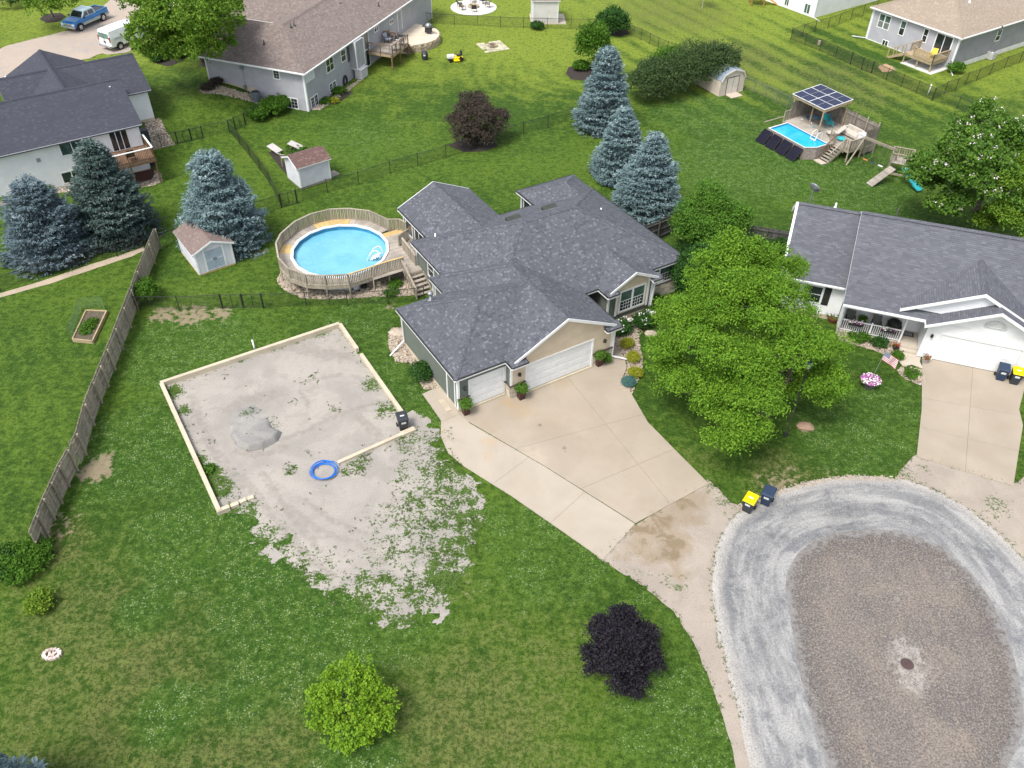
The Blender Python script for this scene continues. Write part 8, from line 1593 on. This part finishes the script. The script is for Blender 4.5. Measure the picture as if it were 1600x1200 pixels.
so = thing('sofa', 'beige outdoor sofa against the privacy boards of the pool deck', 'sofa', FP.w(.55, 2.2, z2+.03), gyw); mb = MB(); mb.box(-.9,.9,-.4,.4,.1,.42); mb.build('seat', BEI, so, bevel=.05); mb = MB(); mb.box(-.9,.9,.36,.56,.1,.8); mb.build('backrest', BEI, so, bevel=.05); mb = MB(); mb.box(-1.05,-.89,-.4,.55,.1,.6); mb.build('armrest', BEI, so); mb = MB(); mb.box(.89,1.05,-.4,.55,.1,.6); mb.build('armrest', BEI, so)
t = thing('deck_box', 'white plastic deck cabinet at the right end of the pool deck', 'cabinet', FP.w(2.0, 2.0, z2+.03), gyw); mb = MB(); mb.box(-.35,.35,-.3,.3,0,.85); mb.build('body', WP, t, bevel=.03); mb = MB(); mb.box(-.38,.38,-.33,.33,.855,.93); mb.build('lid', WP, t, bevel=.02)
mb = MB(); mb.lathe((0,0,0), [(.25,.0),(.38,.12),(.40,.2),(.32,.18),(.2,.06),(0,.05)], 16); o = mb.build('inflatable_ring', TEAL, None, True); o.location = FP.w(.6, .85, z2+.03); tag(o, 'teal float ring on the deck in front of the beige sofa', 'float ring')
mb = MB()
for k_ in range(4): mb.tube([((.5+.05*k_)*math.cos(i*.35), (.3+.05*k_)*math.sin(i*.35), .03+.02*k_) for i in range(19)], .025, 5)
o = mb.build('pool_hose', mat('pool_hose_blue', (.08,.25,.38), None, 3), None, True); o.location = FP.w(-4.0, 2.0, z2+.03); tag(o, 'coiled blue pool hose on the deck below the pergola', 'hose')
for i, (x, y, r, h, m, lb) in enumerate(((-3.2,1.0,.08,.12,WP,'small white cup lying near the pool edge under the pergola'), (-2.6,.6,.1,.1,TEAL,'small teal toy on the pool deck boards'), (-1.5,.4,.12,.1,NAVY,'dark bag lying on the pool deck at the water side'), (-4.3,.9,.1,.08,WP,'white towel bundle at the left end of the pool deck'))):
    mb = MB(); mb.lathe((0,0,0), [(r*.8,0),(r,h*.5),(r*.7,h),(0,h)], 9); o = mb.build('deck_toy', m); o.location = FP.w(x, y, z2+.03); tag(o, lb, 'toy')
# swing set
q0 = P(1352, 215, 2.35); q1 = P(1402, 235, 2.35); ss = thing('swing_set', 'weathered swing frame joining the pool deck to the climbing tower', 'swing set', (q0.x, q0.y, 0)); d = Vector((q1.x-q0.x, q1.y-q0.y, 0)); piece('beam', WOOD_W, ss, (0,0,2.35), (d.x, d.y, 2.35), .12, .22); pn_ = Vector((-d.y, d.x, 0)).normalized()
for sg in (-1, 1): piece('leg', WOOD_W, ss, (0,0,2.35), tuple(pn_*sg*1.35-d.normalized()*.3), .1, .1)
piece('leg', WOOD_W, ss, (d.x,d.y,2.35), tuple(d+pn_*.8), .1, .1)
for i, (t, m, lb) in enumerate(((.2, mat('orange_seat', (.5,.2,.06), None, 3), 'orange swing seat'), (.42, NAVY, 'blue swing seat'), (.68, WP, 'white swing seat'))):
    p = d*t; sw = thing('swing', lb+' hanging from the weathered swing frame', 'swing', (q0.x+p.x, q0.y+p.y, 0), 0, 'swings on the frame'); dd = d.normalized()*.22
    for s_ in (-1, 1): piece('chain', GREYMET, sw, tuple(dd*s_+Vector((0,0,2.3))), tuple(dd*s_+Vector((0,0,.5))), .02, .02)
    piece('seat', m, sw, tuple(dd*-1+Vector((0,0,.48))), tuple(dd+Vector((0,0,.48))), .18, .04)
q = P(1408, 251, 1.3); tw = thing('play_tower', 'weathered climbing tower with ramp beside the teal slide', 'play tower', (q.x, q.y, 0), math.radians(-22))
for x in (-.85, .85):
    for y in (-.7, .7): piece('post', WOOD_W, tw, (x, y, 0), (x, y, 2.2), .1, .1)
for i in range(9): piece('plank', WOOD_P, tw, (-.9+.1+i*.2, -.75, 1.3), (-.9+.1+i*.2, .75, 1.3), .18, .035)
for y in (-.7, .7):
    piece('top_rail', WOOD_W, tw, (-.85, y, 2.15), (.85, y, 2.15), .1, .05)
    if y > 0:
        for i in range(8): slat(tw, WOOD_W, Vector((-.75+i*.21, y, 0)), Vector((1,0,0)), 1.3, 2.15, .1)
piece('top_rail', WOOD_W, tw, (-.85, -.7, 2.15), (-.85, .7, 2.15), .1, .05); piece('top_rail', WOOD_W, tw, (.85, -.7, 2.15), (.85, .7, 2.15), .1, .05); piece('floor_beam', WOOD_W, tw, (-.85,-.7,.3), (.85,-.7,.3), .1, .15)
for i in range(6): slat(tw, WOOD_W, Vector((.85, -.6+i*.22, 0)), Vector((0,1,0)), 1.3, 2.1, .1)
a = P(1395, 262, 1.3); b = P(1358, 289, .05); L0 = Matrix.Rotation(math.radians(22), 3, 'Z'); la = L0 @ (a-Vector((q.x, q.y, 0))); lb_ = L0 @ (b-Vector((q.x, q.y, 0))); piece('ramp', WOOD_P, tw, tuple(la), tuple(lb_), .75, .05)
for i in range(5): p = la.lerp(lb_, (i+.5)/5)+Vector((0,0,.04)); dr = Vector(((lb_-la).y, -(lb_-la).x, 0)).normalized()*.36; piece('cleat', WOOD_W, tw, tuple(p-dr), tuple(p+dr), .06, .04)
a = P(1413, 263, 1.25); sl = thing('slide', 'teal plastic slide leading down from the climbing tower', 'slide', (a.x, a.y, 0)); pts = [P(1413,263,1.25), P(1420,275,.95), P(1427,287,.45), P(1437,298,.2)]; pts = [p-Vector((a.x, a.y, 0)) for p in pts]
for p, r in zip(pts[:-1], pts[1:]): piece('slide_bed', TEAL, sl, tuple(p), tuple(r), .5, .04); dr = Vector(((r-p).y, -(r-p).x, 0)).normalized()*.26; piece('slide_lip', TEAL, sl, tuple(p+dr+Vector((0,0,.06))), tuple(r+dr+Vector((0,0,.06))), .05, .12); piece('slide_lip', TEAL, sl, tuple(p-dr+Vector((0,0,.06))), tuple(r-dr+Vector((0,0,.06))), .05, .12)
# ================================================================ VEHICLES
CHROME = mat('chrome', (.55,.56,.58), None, 3, .25, .5, .9); CARBL = mat('blue_car_paint', (.018,.16,.42), None, 2, .2, .6); CARSI = mat('silver_green_paint', (.36,.42,.39), None, 2, .3, .6); VANW = mat('white_car_paint', (.76,.78,.79), None, 2, .25, .5); LAMP = mat('lamp_plastic', (.6,.62,.62), None, 2, .15); TAIL = mat('tail_lamp', (.35,.02,.03), None, 2, .2)
def loft(mb, secs, m=None, cap=True):
    """secs: list of closed outlines with the same number of points"""
    b = len(mb.v); n = len(secs[0])
    for s_ in secs: mb.v += [tuple(p) for p in s_]
    for k_ in range(len(secs)-1):
        for i in range(n): j = (i+1) % n; mb.f.append((b+k_*n+i, b+k_*n+j, b+(k_+1)*n+j, b+(k_+1)*n+i)); mb.m.append(mb.mi(m))
    if cap: mb.f.append(tuple(b+i for i in reversed(range(n)))); mb.f.append(tuple(b+(len(secs)-1)*n+i for i in range(n))); mb.m += [mb.mi(m)]*2
def wheel(parent, x, y, r=.38, w=.24):
    s_ = 1 if y > 0 else -1; o = MB(); o.cyl((x, y-w/2*s_, r), (x, y+w/2*s_, r), r, n=20); wh = o.build('wheel', RUBBER, parent); o = MB(); o.lathe((0,0,0), [(0,.02),(r*.25,.03),(r*.55,.0),(r*.62,.02)], 12); ri = o.build('rim', CHROME, wh); ri.location = (x, y+(w/2+.005)*s_, r); ri.rotation_euler = (math.radians(-90*s_), 0, 0); return wh
def frame_from(pa, pb, x):                                # near-side wheels seen at pa (front) and pb (rear)
    a = G(*pa); b = G(*pb); d = (a-b); return a, b, math.atan2(d.y, d.x)
def body_sec(x, w, z0, z1, r=.08, tw=None): tw = tw if tw is not None else w*.93; return [(x,-w,z0+r),(x,-w*.97,z0),(x,w*.97,z0),(x,w,z0+r),(x,w,(z0+z1)/2+.1),(x,tw,z1-.03),(x,tw*.93,z1),(x,-tw*.93,z1),(x,-tw,z1-.03),(x,-w,(z0+z1)/2+.1)]
a, b, yw = frame_from((130,47), (160,33.5), 0)
c = (a+b)/2; wb = 3.5; cx = c.x-math.sin(yw)*(-.85)*1; cy = c.y+math.cos(yw)*(-.85)*-1
ctr = Vector((c.x, c.y, c.z))+Vector((math.sin(yw), -math.cos(yw), 0))*(.82 if math.sin(yw)*0-math.cos(yw)*1 > 0 else -.82)
def away(c, yw, d): n = Vector((-math.sin(yw), math.cos(yw), 0)); n = n if n.y > 0 else -n; return c+n*d
ctr = away(c, yw, .85)
pk = thing('pickup_truck', 'blue and silver pickup truck parked on the street at top left', 'pickup', (ctr.x, ctr.y, ctr.z+.03), yw); mb = MB()
loft(mb, [body_sec(x, w, z0, z1) for x, w, z0, z1 in ((-2.75,.93,.55,1.12),(-2.6,.97,.45,1.16),(-1.0,.98,.42,1.18),(.0,.98,.42,1.20),(1.1,.98,.42,1.18),(1.5,.97,.42,1.14),(2.35,.93,.45,1.06),(2.65,.86,.5,.95))]); bd = mb.build('body', CARBL, pk, bevel=.03)
mb = MB()
for s_ in (-1, 1): mb.box(-1.35, 1.3, s_*.985-.01, s_*.985+.01, .45, .74); mb.box(-2.7, -2.15, s_*.985-.01, s_*.985+.01, .5, .74)
mb.build('lower_panel', CARSI, pk); mb = MB(); loft(mb, [[(x0,-w,z),(x0,w,z),(x1,w,z),(x1,-w,z)] for x0, x1, w, z in ((-.95,1.25,.90,1.17),(-.8,.65,.74,1.74),(-.72,.5,.68,1.80))]); mb.build('cab', mat('pale_blue_roof', (.42,.55,.60), None, 2, .25, .6), pk, bevel=.04)
mb = MB()
for s_ in (-1, 1):
    f = lambda x, z: (x, s_*(.90-(z-1.17)*.281+.008), z)
    for xa, xb, xc, xd in ((.20,1.0,.55,.20),(-.72,.10,.10,-.66)): q = [f(xa,1.24), f(xb,1.24), f(xc,1.66), f(xd,1.66)]; mb.poly(q if s_ < 0 else q[::-1])
mb.poly([(1.24,-.78,1.21),(1.24,.78,1.21),(.70,.66,1.70),(.70,-.66,1.70)]); mb.poly([(-.955,.7,1.25),(-.955,-.7,1.25),(-.83,-.62,1.68),(-.83,.62,1.68)]); mb.build('window', DARKGL, pk)
mb = MB(); mb.box(-2.62,-1.05,-.80,.80,1.165,1.19); mb.build('truck_bed', BLACK, pk); mb = MB()
for s_ in (-1, 1): mb.box(-2.68,-1.0,s_*.86-.06,s_*.86+.06,1.15,1.26)
mb.box(-2.74,-2.64,-.9,.9,1.0,1.25); mb.build('bed_rail', CARBL, pk); mb = MB(); mb.box(2.58,2.78,-.93,.93,.42,.62); mb.box(2.6,2.7,-.55,.55,.68,.9); mb.box(-2.92,-2.74,-.9,.9,.5,.66); mb.build('bumper', CHROME, pk, bevel=.02)
for s_ in (-1, 1): mb = MB(); mb.box(2.55,2.68,s_*.74-.15,s_*.74+.15,.70,.9); mb.build('headlight', LAMP, pk)
for s_ in (-1, 1): mb = MB(); mb.box(1.0,1.12,s_*1.08-.09,s_*1.08+.09,1.15,1.33); mb.build('mirror', BLACK, pk)
for x in (1.85, -1.7):
    for y in (-.9, .9): wheel(pk, x, y, .40, .25)
mb = MB()
for x in (1.85, -1.7):
    for s_ in (-1, 1): n = 12; pts = [(x+.5*math.cos(math.pi*i/n), s_*.992, .42+.46*math.sin(math.pi*i/n)) for i in range(n+1)]; mb.poly(pts if s_ < 0 else pts[::-1])
mb.build('wheel_arch', BLACK, pk)
# van
a = G(189, 77.5); b = G(222, 65); d = b-a; yw = math.atan2(d.y, d.x); ctr = away(a, yw, .9)+Vector((math.cos(yw), math.sin(yw), 0))*1.75
vn = thing('van', 'white cargo van parked behind the big shade tree', 'van', (ctr.x, ctr.y, ctr.z+.03), yw); mb = MB()
loft(mb, [body_sec(x, w, z0, z1, .1, w*.84) for x, w, z0, z1 in ((-2.75,.95,.55,1.95),(-2.6,.99,.42,2.08),(-1.0,1.0,.40,2.12),(.9,1.0,.40,2.10),(1.35,1.0,.40,1.95))]); loft(mb, [body_sec(x, w, .42, z1, .1) for x, w, z1 in ((1.3,1.0,1.30),(2.2,.97,1.15),(2.7,.9,.95))]); mb.poly([(1.34,-.80,1.93),(1.34,.80,1.93),(1.9,.88,1.25),(1.9,-.88,1.25)]); mb.build('body', VANW, vn, bevel=.05)
GW_ = mat('tinted_green_window', (.12,.22,.19), (.08,.16,.14), 3, .15, .8); mb = MB()
for s_ in (-1, 1):
    f = lambda x, z: (x, s_*(1.0-max(0, z-1.36)*.21+.012), z)
    for x0, x1 in ((-.55,.05),(.15,.72),(.95,1.3)): q = [f(x0,1.38), f(x1,1.38), f(x1,1.85), f(x0,1.85)]; mb.poly(q if s_ < 0 else q[::-1])
for y0, y1 in ((-.82,-.06),(.06,.82)): mb.poly([(-2.77,y1,1.30),(-2.77,y0,1.30),(-2.76,y0*.93,1.82),(-2.76,y1*.93,1.82)])
mb.build('window', GW_, vn); mb = MB(); mb.box(-2.92,-2.72,-.92,.92,.42,.6); mb.build('bumper', CHROME, vn, bevel=.02)
for s_ in (-1, 1): mb = MB(); mb.box(-2.80,-2.70,s_*.9-.05,s_*.9+.05,1.0,1.5); mb.build('tail_lamp', TAIL, vn)
mb = MB(); mb.box(-2.785,-2.76,-.012,.012,.65,1.95); mb.box(-2.79,-2.76,-.16,.16,.85,1.0); mb.build('door_seam', BLACK, vn)
mb = MB()
for i, (x0, x1, z) in enumerate(((-2.1,-1.2,1.28),(-2.2,-.85,1.12))):
    x = x0
    while x < x1: w_ = random.uniform(.05,.16); mb.box(x, min(x1, x+w_), -1.012, -1.0, z, z+.07); x += w_+.04
mb.build('side_lettering', mat('grey_lettering', (.35,.42,.5), None, 3), vn)
for x in (1.75, -1.75):
    for y in (-.92, .92): wheel(vn, x, y, .37, .24)
mb = MB()
for x in (1.75, -1.75):
    for s_ in (-1, 1): n = 12; pts = [(x+.45*math.cos(math.pi*i/n), s_*1.006, .42+.40*math.sin(math.pi*i/n)) for i in range(n+1)]; mb.poly(pts if s_ < 0 else pts[::-1])
mb.build('wheel_arch', BLACK, vn)
